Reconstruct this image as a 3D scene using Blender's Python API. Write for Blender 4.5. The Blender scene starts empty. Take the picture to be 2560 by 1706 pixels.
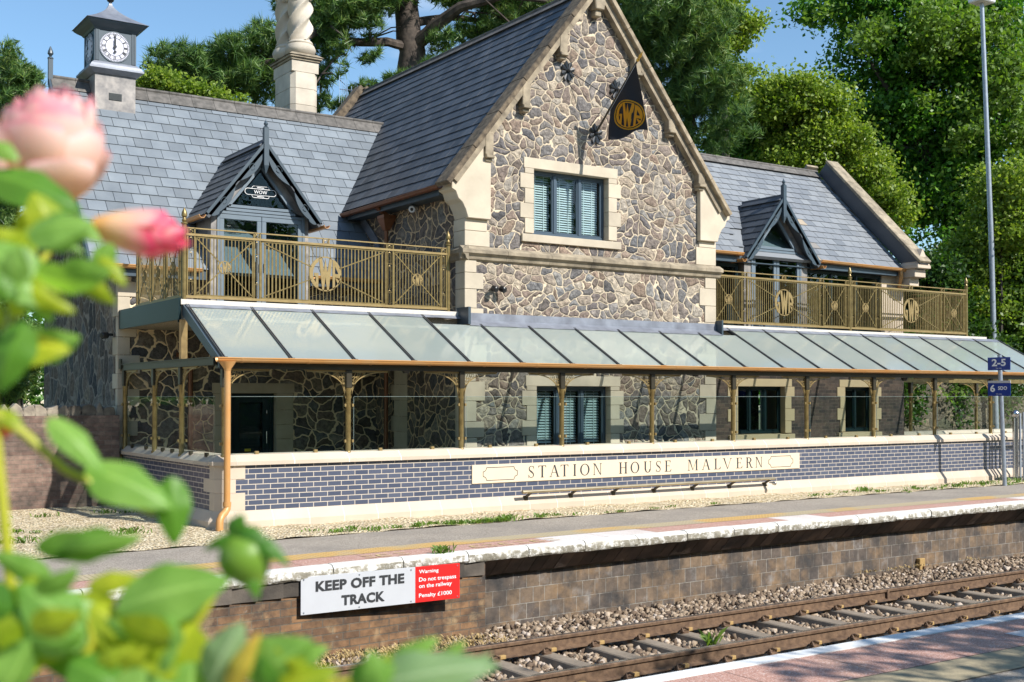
import bpy, math, random
import numpy as np
from math import radians as rad, sin, cos, pi, tan, atan2, sqrt
from mathutils import Vector, Matrix
S = bpy.context.scene
COL = S.collection
RNG = np.random.default_rng(7); random.seed(7)

# ---------------------------------------------------------------- camera, world, sun, exposure
CAM = np.array([-5.95, -16.28, 1.87]); HEAD = rad(33.9); TP = 0.0163; F = 2985.0; K = 2560/2353
SH = 992 - (853 + F*TP)
cd = bpy.data.cameras.new('camera'); cam = bpy.data.objects.new('camera', cd); COL.objects.link(cam)
cam.location = CAM; cam.rotation_euler = (rad(90)+math.atan(TP), 0, -HEAD)
cd.sensor_width = 36; cd.lens = 36*F/2560; cd.shift_y = SH/2560; cd.clip_start = 0.1; cd.clip_end = 2000
cd.dof.use_dof = True; cd.dof.focus_distance = 21.0; cd.dof.aperture_fstop = 4.4; cd.dof.aperture_blades = 9
S.camera = cam
SUN_TO = Vector((0.38, -1.0, 0.86)).normalized()
w = bpy.data.worlds.new('World'); S.world = w; w.use_nodes = True
nt = w.node_tree; bg = nt.nodes['Background']
sky = nt.nodes.new('ShaderNodeTexSky'); sky.sky_type = 'NISHITA'; sky.sun_disc = False
sky.sun_elevation = math.asin(SUN_TO.z); sky.sun_rotation = atan2(SUN_TO.x, SUN_TO.y)
sky.air_density = 1.0; sky.dust_density = 0.3; sky.ozone_density = 2.0
# thin wisps of cloud, by direction
tc = nt.nodes.new('ShaderNodeTexCoord'); mp = nt.nodes.new('ShaderNodeMapping'); mp.inputs['Scale'].default_value = (2.2, 2.2, 7)
nz = nt.nodes.new('ShaderNodeTexNoise'); nz.inputs['Scale'].default_value = 2.3; nz.inputs['Detail'].default_value = 7
rp = nt.nodes.new('ShaderNodeValToRGB'); rp.color_ramp.elements[0].position = .56; rp.color_ramp.elements[1].position = .80
rp.color_ramp.elements[1].color = (.55, .55, .55, 1)
mx = nt.nodes.new('ShaderNodeMix'); mx.data_type = 'RGBA'
tint = nt.nodes.new('ShaderNodeMix'); tint.data_type = 'RGBA'; tint.blend_type = 'MULTIPLY'; tint.inputs['Factor'].default_value = 1
tint.inputs[7].default_value = (1.0, 1.16, 1.20, 1)
L = nt.links.new
L(tc.outputs['Generated'], mp.inputs[0]); L(mp.outputs[0], nz.inputs['Vector']); L(nz.outputs['Fac'], rp.inputs[0])
L(sky.outputs[0], tint.inputs[6]); L(tint.outputs[2], mx.inputs[6]); mx.inputs[7].default_value = (8, 8.6, 9.4, 1)
L(rp.outputs[0], mx.inputs['Factor']); L(mx.outputs[2], bg.inputs['Color']); bg.inputs['Strength'].default_value = 0.105
sd = bpy.data.lights.new('sun', 'SUN'); sd.energy = 5.0; sd.angle = rad(0.53); sd.color = (1.0, 0.96, 0.90)
so = bpy.data.objects.new('sun', sd); COL.objects.link(so); so.rotation_euler = SUN_TO.to_track_quat('Z', 'Y').to_euler(); so.location = (0, -30, 30)
S.view_settings.view_transform = 'Standard'; S.view_settings.look = 'None'; S.view_settings.gamma = 1; S.view_settings.exposure = 0.5
S.view_settings.use_curve_mapping = False
S.render.engine = 'CYCLES'
S.cycles.max_bounces = 7; S.cycles.transparent_max_bounces = 12; S.cycles.glossy_bounces = 4; S.cycles.transmission_bounces = 6
S.cycles.caustics_reflective = False; S.cycles.caustics_refractive = False; S.cycles.sample_clamp_indirect = 6

# photograph measurements to points in the world (x, y on a 2353 px wide view of the photograph)
Rv = np.array([cos(HEAD), -sin(HEAD), 0]); F0 = np.array([sin(HEAD), cos(HEAD), 0]); _p = math.atan(TP)
Fv = F0*cos(_p)+np.array([0, 0, sin(_p)]); Uv = np.cross(Rv, Fv)
def ray(x, y): return Fv + Rv*(x*K-1280)/F - Uv*(y*K-(853+SH))/F
def onY(x, y, Y): d = ray(x, y); return Vector(CAM + d*(Y-CAM[1])/d[1])
def onX(x, y, X): d = ray(x, y); return Vector(CAM + d*(X-CAM[0])/d[0])
def onZ(x, y, Z): d = ray(x, y); return Vector(CAM + d*(Z-CAM[2])/d[2])
def pt(x, y, depth): return Vector(CAM + ray(x, y)*depth)

# ---------------------------------------------------------------- node helpers and materials
class Mt:
    def __init__(s, name):
        s.m = bpy.data.materials.new(name); s.m.use_nodes = True; s.t = s.m.node_tree; s.b = s.t.nodes['Principled BSDF']
        s.out = s.t.nodes['Material Output']
    def n(s, typ, **kw):
        o = s.t.nodes.new('ShaderNode'+typ)
        for k, v in kw.items():
            if k in o.inputs: o.inputs[k].default_value = v
            else: setattr(o, k, v)
        return o
    def l(s, a, b): s.t.links.new(a, b)
    def co(s, kind='Object'): return s.n('TexCoord').outputs[kind]
    def noise(s, scale, detail=4, co=None, rough=.55):
        o = s.n('TexNoise', Scale=scale, Detail=detail, Roughness=rough); s.l(co if co is not None else s.co(), o.inputs['Vector']); return o
    def ramp(s, fac, stops):
        o = s.n('ValToRGB'); e = o.color_ramp.elements
        while len(e) < len(stops): e.new(.5)
        for i, (p, c) in enumerate(stops):
            e[i].position = p; e[i].color = (*c, 1) if len(c) == 3 else c
        s.l(fac, o.inputs[0]); return o.outputs[0]
    def mix(s, fac, a, b, mode='MIX'):
        o = s.n('Mix', data_type='RGBA', blend_type=mode)
        for v, i in ((fac, 0), (a, 6), (b, 7)):
            if isinstance(v, (int, float)): o.inputs[i].default_value = v
            elif isinstance(v, tuple): o.inputs[i].default_value = (*v, 1)
            else: s.l(v, o.inputs[i])
        return o.outputs[2]
    def math(s, op, a, b=0., clamp=False):
        o = s.n('Math', operation=op, use_clamp=clamp)
        for v, i in ((a, 0), (b, 1)):
            if isinstance(v, (int, float)): o.inputs[i].default_value = v
            else: s.l(v, o.inputs[i])
        return o.outputs[0]
    def bump(s, h, strength=.5, dist=.01):
        o = s.n('Bump', Strength=strength, Distance=dist); s.l(h, o.inputs['Height']); s.l(o.outputs[0], s.b.inputs['Normal']); return o
    def island(s): return s.n('NewGeometry').outputs['Random Per Island']
    def base(s, c):
        if isinstance(c, tuple): s.b.inputs['Base Color'].default_value = (*c, 1)
        else: s.l(c, s.b.inputs['Base Color'])
    def set(s, **kw):
        for k, v in kw.items(): s.b.inputs[k].default_value = v
def simple(name, c, rough=.5, metal=0., var=.25, scale=6., bump=0., c2=None, bscale=40., spec=.5, island=0.):
    m = Mt(name); nz = m.noise(scale, 5)
    c2 = c2 or tuple(x*(1-var) for x in c)
    f = m.ramp(nz.outputs['Fac'], [(.3, (0, 0, 0)), (.7, (1, 1, 1))])
    col = m.mix(f, c2, c)
    if island:
        g = m.ramp(m.island(), [(0, (1-island,)*3), (1, (1+island*.4,)*3)]); col = m.mix(1., col, g, 'MULTIPLY')
    m.base(col); m.set(Roughness=rough, Metallic=metal); m.b.inputs['Specular IOR Level'].default_value = spec
    if bump: m.bump(m.noise(bscale, 6).outputs['Fac'], bump, .01)
    return m.m

def rubble(name, cols, mortar, sx=3.3, sz=4.0, rib=.055, rough=.9, dark=1.0):
    m = Mt(name); uv = m.co('UV')
    nz = m.noise(2.2, 3, uv); sub = m.n('VectorMath', operation='SUBTRACT'); m.l(nz.outputs['Color'], sub.inputs[0]); sub.inputs[1].default_value = (.5, .5, .5)
    sc = m.n('VectorMath', operation='SCALE'); m.l(sub.outputs[0], sc.inputs[0]); sc.inputs['Scale'].default_value = .34
    nzb = m.noise(1.15, 1, uv); sb2 = m.n('VectorMath', operation='SUBTRACT'); m.l(nzb.outputs['Color'], sb2.inputs[0]); sb2.inputs[1].default_value = (.5, .5, .5); sc2 = m.n('VectorMath', operation='SCALE'); m.l(sb2.outputs[0], sc2.inputs[0]); sc2.inputs['Scale'].default_value = .65
    a0 = m.n('VectorMath', operation='ADD'); m.l(sc.outputs[0], a0.inputs[0]); m.l(sc2.outputs[0], a0.inputs[1])
    ad = m.n('VectorMath', operation='ADD'); m.l(uv, ad.inputs[0]); m.l(a0.outputs[0], ad.inputs[1])
    mp = m.n('Mapping'); mp.inputs['Scale'].default_value = (sx, sz, 1); m.l(ad.outputs[0], mp.inputs[0])
    v = m.n('TexVoronoi', voronoi_dimensions='2D', feature='F1', Scale=1.0, Randomness=.93); m.l(mp.outputs[0], v.inputs['Vector'])
    e = m.n('TexVoronoi', voronoi_dimensions='2D', feature='DISTANCE_TO_EDGE', Scale=1.0, Randomness=.93); m.l(mp.outputs[0], e.inputs['Vector'])
    dn = m.noise(14, 3, uv); d = m.math('ADD', e.outputs['Distance'], m.math('MULTIPLY', m.math('SUBTRACT', dn.outputs['Fac'], .5), .075))
    mask = m.n('MapRange', interpolation_type='SMOOTHSTEP'); m.l(d, mask.inputs['Value']); mask.inputs['From Min'].default_value = rib; mask.inputs['From Max'].default_value = rib+.03
    sep = m.n('SeparateColor'); m.l(v.outputs['Color'], sep.inputs[0])
    n = len(cols); stone = m.ramp(sep.outputs[0], [(i/(n-1), tuple(x*dark for x in c)) for i, c in enumerate(cols)])
    n2 = m.noise(11, 9, uv, .74); stone = m.mix(m.ramp(n2.outputs['Fac'], [(.35, (0, 0, 0)), (.68, (1, 1, 1))]), m.mix(1., stone, (.36, .36, .37), 'MULTIPLY'), m.mix(1., stone, (1.55, 1.50, 1.42), 'MULTIPLY'))
    n3 = m.noise(3, 3, uv); mo = m.mix(n3.outputs['Fac'], tuple(x*.82 for x in mortar), tuple(min(1, x*1.1) for x in mortar))
    m.base(m.mix(mask.outputs[0], mo, stone)); m.set(Roughness=rough)
    # raised ribbon pointing: high in the joint, a drop at its edge, rough rock face inside
    prof = m.ramp(d, [(0, (1, 1, 1)), (rib, (.9, .9, .9)), (rib+.035, (.0, .0, .0)), (rib+.16, (.45, .45, .45)), (.6, (.6, .6, .6))])
    h = m.math('ADD', prof, m.math('MULTIPLY', m.math('MULTIPLY', m.noise(9, 8, uv, .62).outputs['Fac'], mask.outputs[0]), 2.0))
    m.bump(h, 1.0, .036); return m.m

def bricks(name, c1, c2, mortar, w=.225, h=.075, ms=.0055, rough=.8, offz=0., bumpd=.006, stain=None, offset=.5, sq=1., smooth=.1, spec=.5, bias=0., coat=0.):
    m = Mt(name); uv = m.co('UV'); mp = m.n('Mapping'); mp.inputs['Location'].default_value = (0, -offz, 0); m.l(uv, mp.inputs[0])
    b = m.n('TexBrick', offset=offset, squash=sq); b.inputs['Scale'].default_value = 1; b.inputs['Brick Width'].default_value = w; b.inputs['Row Height'].default_value = h
    b.inputs['Mortar Size'].default_value = ms; b.inputs['Mortar Smooth'].default_value = smooth; b.inputs['Bias'].default_value = bias
    b.inputs['Color1'].default_value = (*c1, 1); b.inputs['Color2'].default_value = (*c2, 1); b.inputs['Mortar'].default_value = (*mortar, 1)
    m.l(mp.outputs[0], b.inputs['Vector']); col = b.outputs['Color']
    n1 = m.noise(9, 7, uv, .65)
    if stain:
        for (c, sc, lo, hi) in stain:
            nn = m.noise(sc, 7, uv, .62); col = m.mix(m.ramp(nn.outputs['Fac'], [(lo, (0, 0, 0)), (hi, (1, 1, 1))]), col, c)
        col = m.mix(m.ramp(n1.outputs['Fac'], [(.3, (0, 0, 0)), (.7, (1, 1, 1))]), m.mix(1., col, (.62, .62, .62), 'MULTIPLY'), m.mix(1., col, (1.3, 1.3, 1.3), 'MULTIPLY'))
    m.base(col); m.set(Roughness=rough); m.b.inputs['Specular IOR Level'].default_value = spec
    if coat: m.b.inputs['Coat Weight'].default_value = coat; m.b.inputs['Coat Roughness'].default_value = .12
    inv = m.math('SUBTRACT', 1., b.outputs['Fac']); hgt = m.math('ADD', inv, m.math('MULTIPLY', n1.outputs['Fac'], .5 if stain else .02)); m.bump(hgt, 1., bumpd)
    return m.m

def speckle(name, stops, scale, rough=.9, bump=.6, dist=.01, big=None, w=0):
    m = Mt(name); co = m.co('Object')
    v = m.n('TexVoronoi', feature='F1', Scale=scale); m.l(co, v.inputs['Vector']); sep = m.n('SeparateColor'); m.l(v.outputs['Color'], sep.inputs[0])
    col = m.ramp(sep.outputs[0], stops)
    if big:
        for (c, sc, lo, hi, amt) in big:
            col = m.mix(m.ramp(m.noise(sc, 6).outputs['Fac'], [(lo, (0, 0, 0)), (hi, (amt,)*3)]), col, c)
    m.base(col); m.set(Roughness=rough); m.bump(v.outputs['Distance'], bump, dist); return m.m

def glass(name, tint=(.85, .93, .93), ior=1.5, rough=0., extra=0., dark=0.):
    m = Mt(name); t = m.n('BsdfTransparent'); t.inputs[0].default_value = (*tint, 1)
    g = m.n('BsdfGlossy', Roughness=rough); g.inputs[0].default_value = (1, 1, 1, 1); fr = m.n('Fresnel', IOR=ior)
    mx = m.n('MixShader'); f = m.math('MULTIPLY', m.math('ADD', fr.outputs[0], extra, True), m.math('SUBTRACT', 1., m.n('NewGeometry').outputs['Backfacing'])); m.l(f, mx.inputs[0]); m.l(t.outputs[0], mx.inputs[1]); m.l(g.outputs[0], mx.inputs[2]); m.l(mx.outputs[0], m.out.inputs[0]); return m.m

def leafmat(name, stops, rough=.45, trans=.45, ttint=(1.25, 1.35, .5), bigscale=.35, spec=.4):
    m = Mt(name); r = m.island(); n = m.noise(bigscale, 3)
    f = m.math('ADD', m.math('MULTIPLY', r, .55), m.math('MULTIPLY', n.outputs['Fac'], .5), True)
    col = m.ramp(f, stops); m.base(col); m.set(Roughness=rough); m.b.inputs['Specular IOR Level'].default_value = spec
    tr = m.n('BsdfTranslucent'); m.l(m.mix(1., col, ttint, 'MULTIPLY'), tr.inputs[0])
    mx = m.n('MixShader'); mx.inputs[0].default_value = trans; m.l(m.b.outputs[0], mx.inputs[1]); m.l(tr.outputs[0], mx.inputs[2]); m.l(mx.outputs[0], m.out.inputs[0]); return m.m

STC = [(.075, .078, .085), (.24, .18, .135), (.14, .145, .155), (.38, .31, .235), (.10, .105, .12), (.29, .215, .165), (.21, .215, .22), (.46, .39, .30)]
M = dict(
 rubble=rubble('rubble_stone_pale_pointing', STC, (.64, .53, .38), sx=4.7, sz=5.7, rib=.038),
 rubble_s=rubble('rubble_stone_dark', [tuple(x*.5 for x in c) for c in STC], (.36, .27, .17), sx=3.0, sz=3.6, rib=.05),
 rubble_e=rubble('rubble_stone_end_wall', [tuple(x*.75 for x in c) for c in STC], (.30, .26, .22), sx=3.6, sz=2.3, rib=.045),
 ash=simple('pale_ashlar_stone', (.57, .49, .37), .85, var=.24, scale=2.1, bump=.15, island=.14),
 ashw=simple('weathered_ashlar_stone', (.40, .33, .23), .9, scale=5, c2=(.17, .14, .10), bump=.4, island=.2),
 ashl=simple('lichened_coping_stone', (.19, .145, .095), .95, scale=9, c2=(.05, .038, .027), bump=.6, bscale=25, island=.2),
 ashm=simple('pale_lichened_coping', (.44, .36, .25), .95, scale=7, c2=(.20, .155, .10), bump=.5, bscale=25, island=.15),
 chim=simple('chimney_limestone', (.62, .55, .44), .85, scale=3, c2=(.46, .40, .32), bump=.15, island=.1),
 coping=simple('cast_stone_cream', (.56, .465, .36), .8, var=.15, scale=1.7, bump=.12, island=.09),
 mortar=simple('white_joint', (.76, .72, .66), .9, var=.1),
 navy=bricks('glazed_navy_brick', (.058, .070, .108), (.085, .098, .140), (.52, .46, .39), rough=.30, offz=.24, bumpd=.004, ms=.0062, smooth=.0),
 oldbrick=bricks('weathered_station_brick', (.10, .055, .030), (.24, .13, .06), (.13, .10, .07), w=.26, h=.085, ms=.007, offz=0, bumpd=.014, stain=[((.04, .034, .030), 1.6, .46, .66), ((.36, .26, .14), 2.3, .54, .74), ((.36, .34, .30), 7, .66, .80)]),
 newbrick=bricks('dark_mixed_brick', (.035, .028, .026), (.13, .085, .065), (.16, .12, .09), bumpd=.006, bias=.1, stain=[((.05, .04, .04), 2, .5, .75)]),
 gardenbrick=bricks('old_garden_brick', (.17, .10, .075), (.25, .17, .13), (.22, .17, .13), bumpd=.012, stain=[((.05, .04, .035), 1.5, .45, .7), ((.40, .38, .35), 6, .66, .78), ((.11, .10, .05), 3, .6, .8)]),
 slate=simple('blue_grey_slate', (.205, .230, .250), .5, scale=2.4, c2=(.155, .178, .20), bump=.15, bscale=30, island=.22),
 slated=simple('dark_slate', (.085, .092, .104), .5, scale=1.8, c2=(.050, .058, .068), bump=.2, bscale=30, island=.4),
 slatem=None,
 slatebrown=simple('sandy_slate', (.36, .29, .20), .6, scale=3),
 ridge=simple('ridge_tile_stone', (.17, .155, .14), .85, scale=9, c2=(.075, .07, .062), bump=.3, island=.2),
 lead=simple('lead_sheet', (.27, .29, .33), .5, metal=.35, scale=4, c2=(.17, .18, .21), bump=.25, bscale=9),
 leadp=simple('weathered_lead_panel', (.33, .30, .27), .55, metal=.3, scale=5.5, c2=(.13, .125, .125), bump=.3, bscale=12),
 paint=simple('slate_blue_paint', (.048, .072, .092), .42, var=.12, scale=3),
 teal=simple('dark_teal_paint', (.010, .026, .030), .35, var=.25, scale=2, spec=.22),
 frame=simple('blue_grey_window_frame', (.055, .085, .115), .4, var=.1),
 framed=simple('door_frame_blue_grey', (.14, .18, .215), .42, var=.1),
 gold=simple('antique_gold_paint', (.27, .20, .075), .38, metal=.45, scale=9, c2=(.155, .108, .038)),
 goldp=simple('pale_gold_paint', (.33, .24, .10), .42, metal=.3, scale=8, c2=(.26, .18, .07)),
 bronze=simple('dark_bronze_paint', (.050, .042, .026), .4, metal=.3, scale=6),
 copper=simple('copper_tan_gutter', (.50, .29, .12), .42, metal=.1, scale=2.5, c2=(.52, .24, .065)),
 copperd=simple('brown_copper_gutter', (.22, .085, .035), .4, metal=.35, scale=2.5, c2=(.15, .06, .025)),
 wood=simple('bare_timber_post', (.50, .32, .13), .7, scale=12, c2=(.34, .20, .08)),
 white=simple('white_enamel', (.74, .75, .76), .35, var=.04), offwhite=simple('off_white_trim', (.66, .61, .53), .6, var=.15, scale=14),
 blind=simple('white_slat_blind', (.80, .80, .78), .5, var=.05),
 dark=simple('dark_interior', (.012, .014, .016), .8), black=simple('black_iron', (.012, .013, .015), .3, var=.3, scale=20),
 cctvw=simple('white_plastic', (.7, .7, .7), .3, var=.05),
 glass=glass('window_glass', (.80, .87, .88)), screen=glass('clear_glass_screen', (.92, .96, .95), 1.36), gedge=simple('glass_edge', (.26, .33, .31), .2),
 chrome=simple('stainless_steel', (.55, .56, .58), .2, metal=1., var=.05), galv=simple('galvanised_steel', (.36, .40, .45), .45, metal=.5, scale=10),
 signgrey=simple('sign_grey_face', (.50, .51, .53), .4, var=.04), signred=simple('sign_red_face', (.72, .022, .020), .35, var=.06), ink=simple('sign_ink', (.035, .037, .04), .5), inkw=simple('sign_white_ink', (.82, .82, .82), .5, var=.02),
 signblue=simple('sign_blue_face', (.010, .040, .26), .3, var=.06), yellow=simple('yellow_label', (.75, .62, .03), .4, var=.05),
 carve=simple('carved_letter_paint', (.035, .038, .045), .6, var=.3, scale=20), flag=None, flagy=None,
 rust=simple('rail_rust', (.19, .115, .065), .75, metal=.1, scale=14, c2=(.075, .042, .024), bump=.25), railtop=simple('rail_head', (.62, .56, .50), .22, metal=.8, scale=8, c2=(.17, .12, .09)),
 sleeper=simple('sleeper_concrete', (.28, .225, .165), .9, scale=8, c2=(.17, .135, .10), bump=.4), pad=simple('tan_insulator', (.42, .27, .10), .6, scale=30),
 asphalt=speckle('platform_asphalt', [(0, (.19, .16, .125)), (.5, (.31, .265, .215)), (1, (.44, .385, .315))], 90, big=[((.15, .135, .12), .7, .45, .7, .5)], bump=.4, dist=.006),
 gravel=speckle('pale_gravel', [(0, (.30, .21, .11)), (.3, (.60, .46, .26)), (.7, (.80, .66, .42)), (1, (.90, .82, .64))], 30, bump=1., dist=.05, big=[((.34, .27, .17), 1.4, .52, .74, .55)]),
 tactile=None, slab=None, slabw=None, edge=None,
 bark=simple('pine_bark', (.115, .088, .070), .95, scale=5, c2=(.030, .024, .020), bump=1., bscale=6), barkd=simple('dark_bark', (.05, .042, .033), .95, scale=4, bump=.6, bscale=8),
 needle=leafmat('pine_needles', [(0, (.020, .055, .018)), (.4, (.065, .145, .036)), (.75, (.17, .27, .06)), (1, (.42, .40, .11))], trans=.3, ttint=(1.1, 1.2, .6)),
 leafd=leafmat('lime_tree_leaves', [(0, (.014, .055, .008)), (.4, (.045, .14, .016)), (.75, (.12, .28, .035)), (1, (.34, .48, .07))]),
 leafy=leafmat('yellow_green_leaves', [(0, (.07, .14, .014)), (.4, (.16, .25, .03)), (.75, (.30, .38, .06)), (1, (.55, .54, .15))]),
 ivy=leafmat('ivy_leaves', [(0, (.012, .04, .008)), (.5, (.04, .10, .018)), (1, (.16, .26, .04))]),
 weed=leafmat('weed_leaves', [(0, (.06, .12, .02)), (1, (.22, .34, .06))]),
 straw=simple('dry_straw', (.42, .30, .13), .9),
)
def _mk():
    m = Mt('flag_cloth'); m.base((.006, .007, .012)); m.set(Roughness=.75); M['flag'] = m.m
    m = Mt('flag_yellow_print'); m.base((.85, .44, .02)); m.set(Roughness=.7); tr = m.n('BsdfTranslucent'); tr.inputs[0].default_value = (.95, .5, .03, 1); mx = m.n('MixShader'); mx.inputs[0].default_value = .5
    m.l(m.b.outputs[0], mx.inputs[1]); m.l(tr.outputs[0], mx.inputs[2]); m.l(mx.outputs[0], m.out.inputs[0]); M['flagy'] = m.m
    # frosted veranda glass: milky body, clear reflections
    m = Mt('frosted_veranda_glass'); n = m.noise(3.0, 4); c = m.mix(n.outputs['Fac'], (.66, .76, .71), (.76, .83, .78)); c = m.mix(1., c, m.ramp(m.n('ObjectInfo').outputs['Random'], [(0, (.84, .86, .86)), (1, (1.06, 1.05, 1.03))]), 'MULTIPLY'); d = m.n('BsdfDiffuse'); m.l(c, d.inputs[0]); t = m.n('BsdfTranslucent'); t.inputs[0].default_value = (.72, .84, .78, 1)
    a = m.n('MixShader'); a.inputs[0].default_value = .30; m.l(d.outputs[0], a.inputs[1]); m.l(t.outputs[0], a.inputs[2])
    tp = m.n('BsdfTransparent'); tp.inputs[0].default_value = (.88, .95, .92, 1); a2 = m.n('MixShader'); a2.inputs[0].default_value = .46; m.l(a.outputs[0], a2.inputs[1]); m.l(tp.outputs[0], a2.inputs[2])
    g = m.n('BsdfGlossy', Roughness=.07); fr = m.n('Fresnel', IOR=1.8); b = m.n('MixShader'); m.l(m.math('MULTIPLY', fr.outputs[0], m.math('SUBTRACT', 1., m.n('NewGeometry').outputs['Backfacing'])), b.inputs[0]); m.l(a2.outputs[0], b.inputs[1]); m.l(g.outputs[0], b.inputs[2]); m.l(b.outputs[0], m.out.inputs[0])
    bn = m.n('Bump', Strength=.12, Distance=.004); m.l(m.noise(60, 3).outputs['Fac'], bn.inputs['Height']); m.l(bn.outputs[0], g.inputs['Normal']); M['frost'] = m.m
    # worn white platform edge
    m = Mt('worn_white_edge_paint'); f = m.ramp(m.noise(11, 8, rough=.7).outputs['Fac'], [(.42, (0, 0, 0)), (.56, (1, 1, 1))]); geo = m.n('NewGeometry'); sp = m.n('SeparateXYZ'); m.l(geo.outputs['Normal'], sp.inputs[0])
    side = m.math('MULTIPLY', f, m.math('SUBTRACT', 1.25, m.math('MULTIPLY', sp.outputs[2], 1.0)), True)
    m.base(m.mix(side, (.68, .66, .61), (.27, .245, .19))); m.set(Roughness=.85); m.bump(m.noise(28, 7).outputs['Fac'], .7, .02); M['edge'] = m.m
    for key, c1, c2, sc in (('slab', (.30, .135, .10), (.46, .27, .21), 120), ('slabw', (.55, .50, .47), (.66, .60, .56), 120)):
        M[key] = speckle(key+'_paving', [(0, c1), (.55, c2), (.85, tuple(x*1.15 for x in c2)), (1, (.62, .52, .46))], sc, bump=.15, dist=.004, big=[((.40, .30, .22), 1.2, .5, .72, .4)])
    m = Mt('tactile_paving'); uv = m.co('UV'); b = m.n('TexBrick', offset=0.); b.inputs['Scale'].default_value = 1; b.inputs['Brick Width'].default_value = .066; b.inputs['Row Height'].default_value = .066; b.inputs['Mortar Size'].default_value = .012; b.inputs['Mortar Smooth'].default_value = .6
    m.l(uv, b.inputs['Vector']); f = m.ramp(m.noise(.45, 5, uv).outputs['Fac'], [(.44, (0, 0, 0)), (.52, (1, 1, 1))])
    c = m.mix(f, (.60, .38, .13), (.47, .39, .25)); c = m.mix(b.outputs['Fac'], c, m.mix(1., c, (.72, .70, .66), 'MULTIPLY')); m.base(c); m.set(Roughness=.85); m.bump(m.math('SUBTRACT', 1., b.outputs['Fac']), .8, .006); M['tactile'] = m.m; M['tactile_old'] = simple('worn_tactile_paving', (.40, .33, .20), .9, scale=14, c2=(.24, .20, .13), bump=.5, bscale=60)
    m = Mt('ballast_stone'); r = m.island(); c = m.ramp(r, [(0, (.10, .065, .045)), (.3, (.22, .155, .10)), (.6, (.33, .245, .165)), (.85, (.45, .35, .25)), (1, (.56, .47, .39))])
    m.base(m.mix(m.noise(22, 4).outputs['Fac'], m.mix(1., c, (.7, .7, .7), 'MULTIPLY'), c)); m.set(Roughness=.92); M['ballast'] = m.m
    m = Mt('mottled_grey_slate'); r = m.island(); c = m.ramp(r, [(0, (.17, .185, .20)), (.3, (.22, .235, .25)), (.6, (.26, .275, .285)), (.90, (.21, .225, .24)), (.965, (.19, .205, .22)), (.97, (.40, .32, .22)), (1, (.44, .36, .26))]); m.base(m.mix(m.noise(3, 4).outputs['Fac'], m.mix(1., c, (.78, .78, .8), 'MULTIPLY'), c)); m.set(Roughness=.52); m.bump(m.noise(30, 5).outputs['Fac'], .15, .01); M['slatem'] = m.m
    m = Mt('grille_mesh'); M['grille'] = simple('vent_grille', (.05, .06, .06), .5)
    m = Mt('block_wall'); uv = m.co('UV'); M['block'] = bricks('blackened_block', (.19, .13, .08), (.085, .068, .058), (.26, .235, .20), w=.215, h=.20, ms=.006, offz=.02, bumpd=.012, offset=.5, stain=[((.24, .15, .075), 1.7, .52, .70), ((.24, .23, .22), 3.1, .56, .78), ((.04, .036, .034), 1.3, .46, .66), ((.42, .39, .34), 15, .66, .76)])
_mk()

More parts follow.
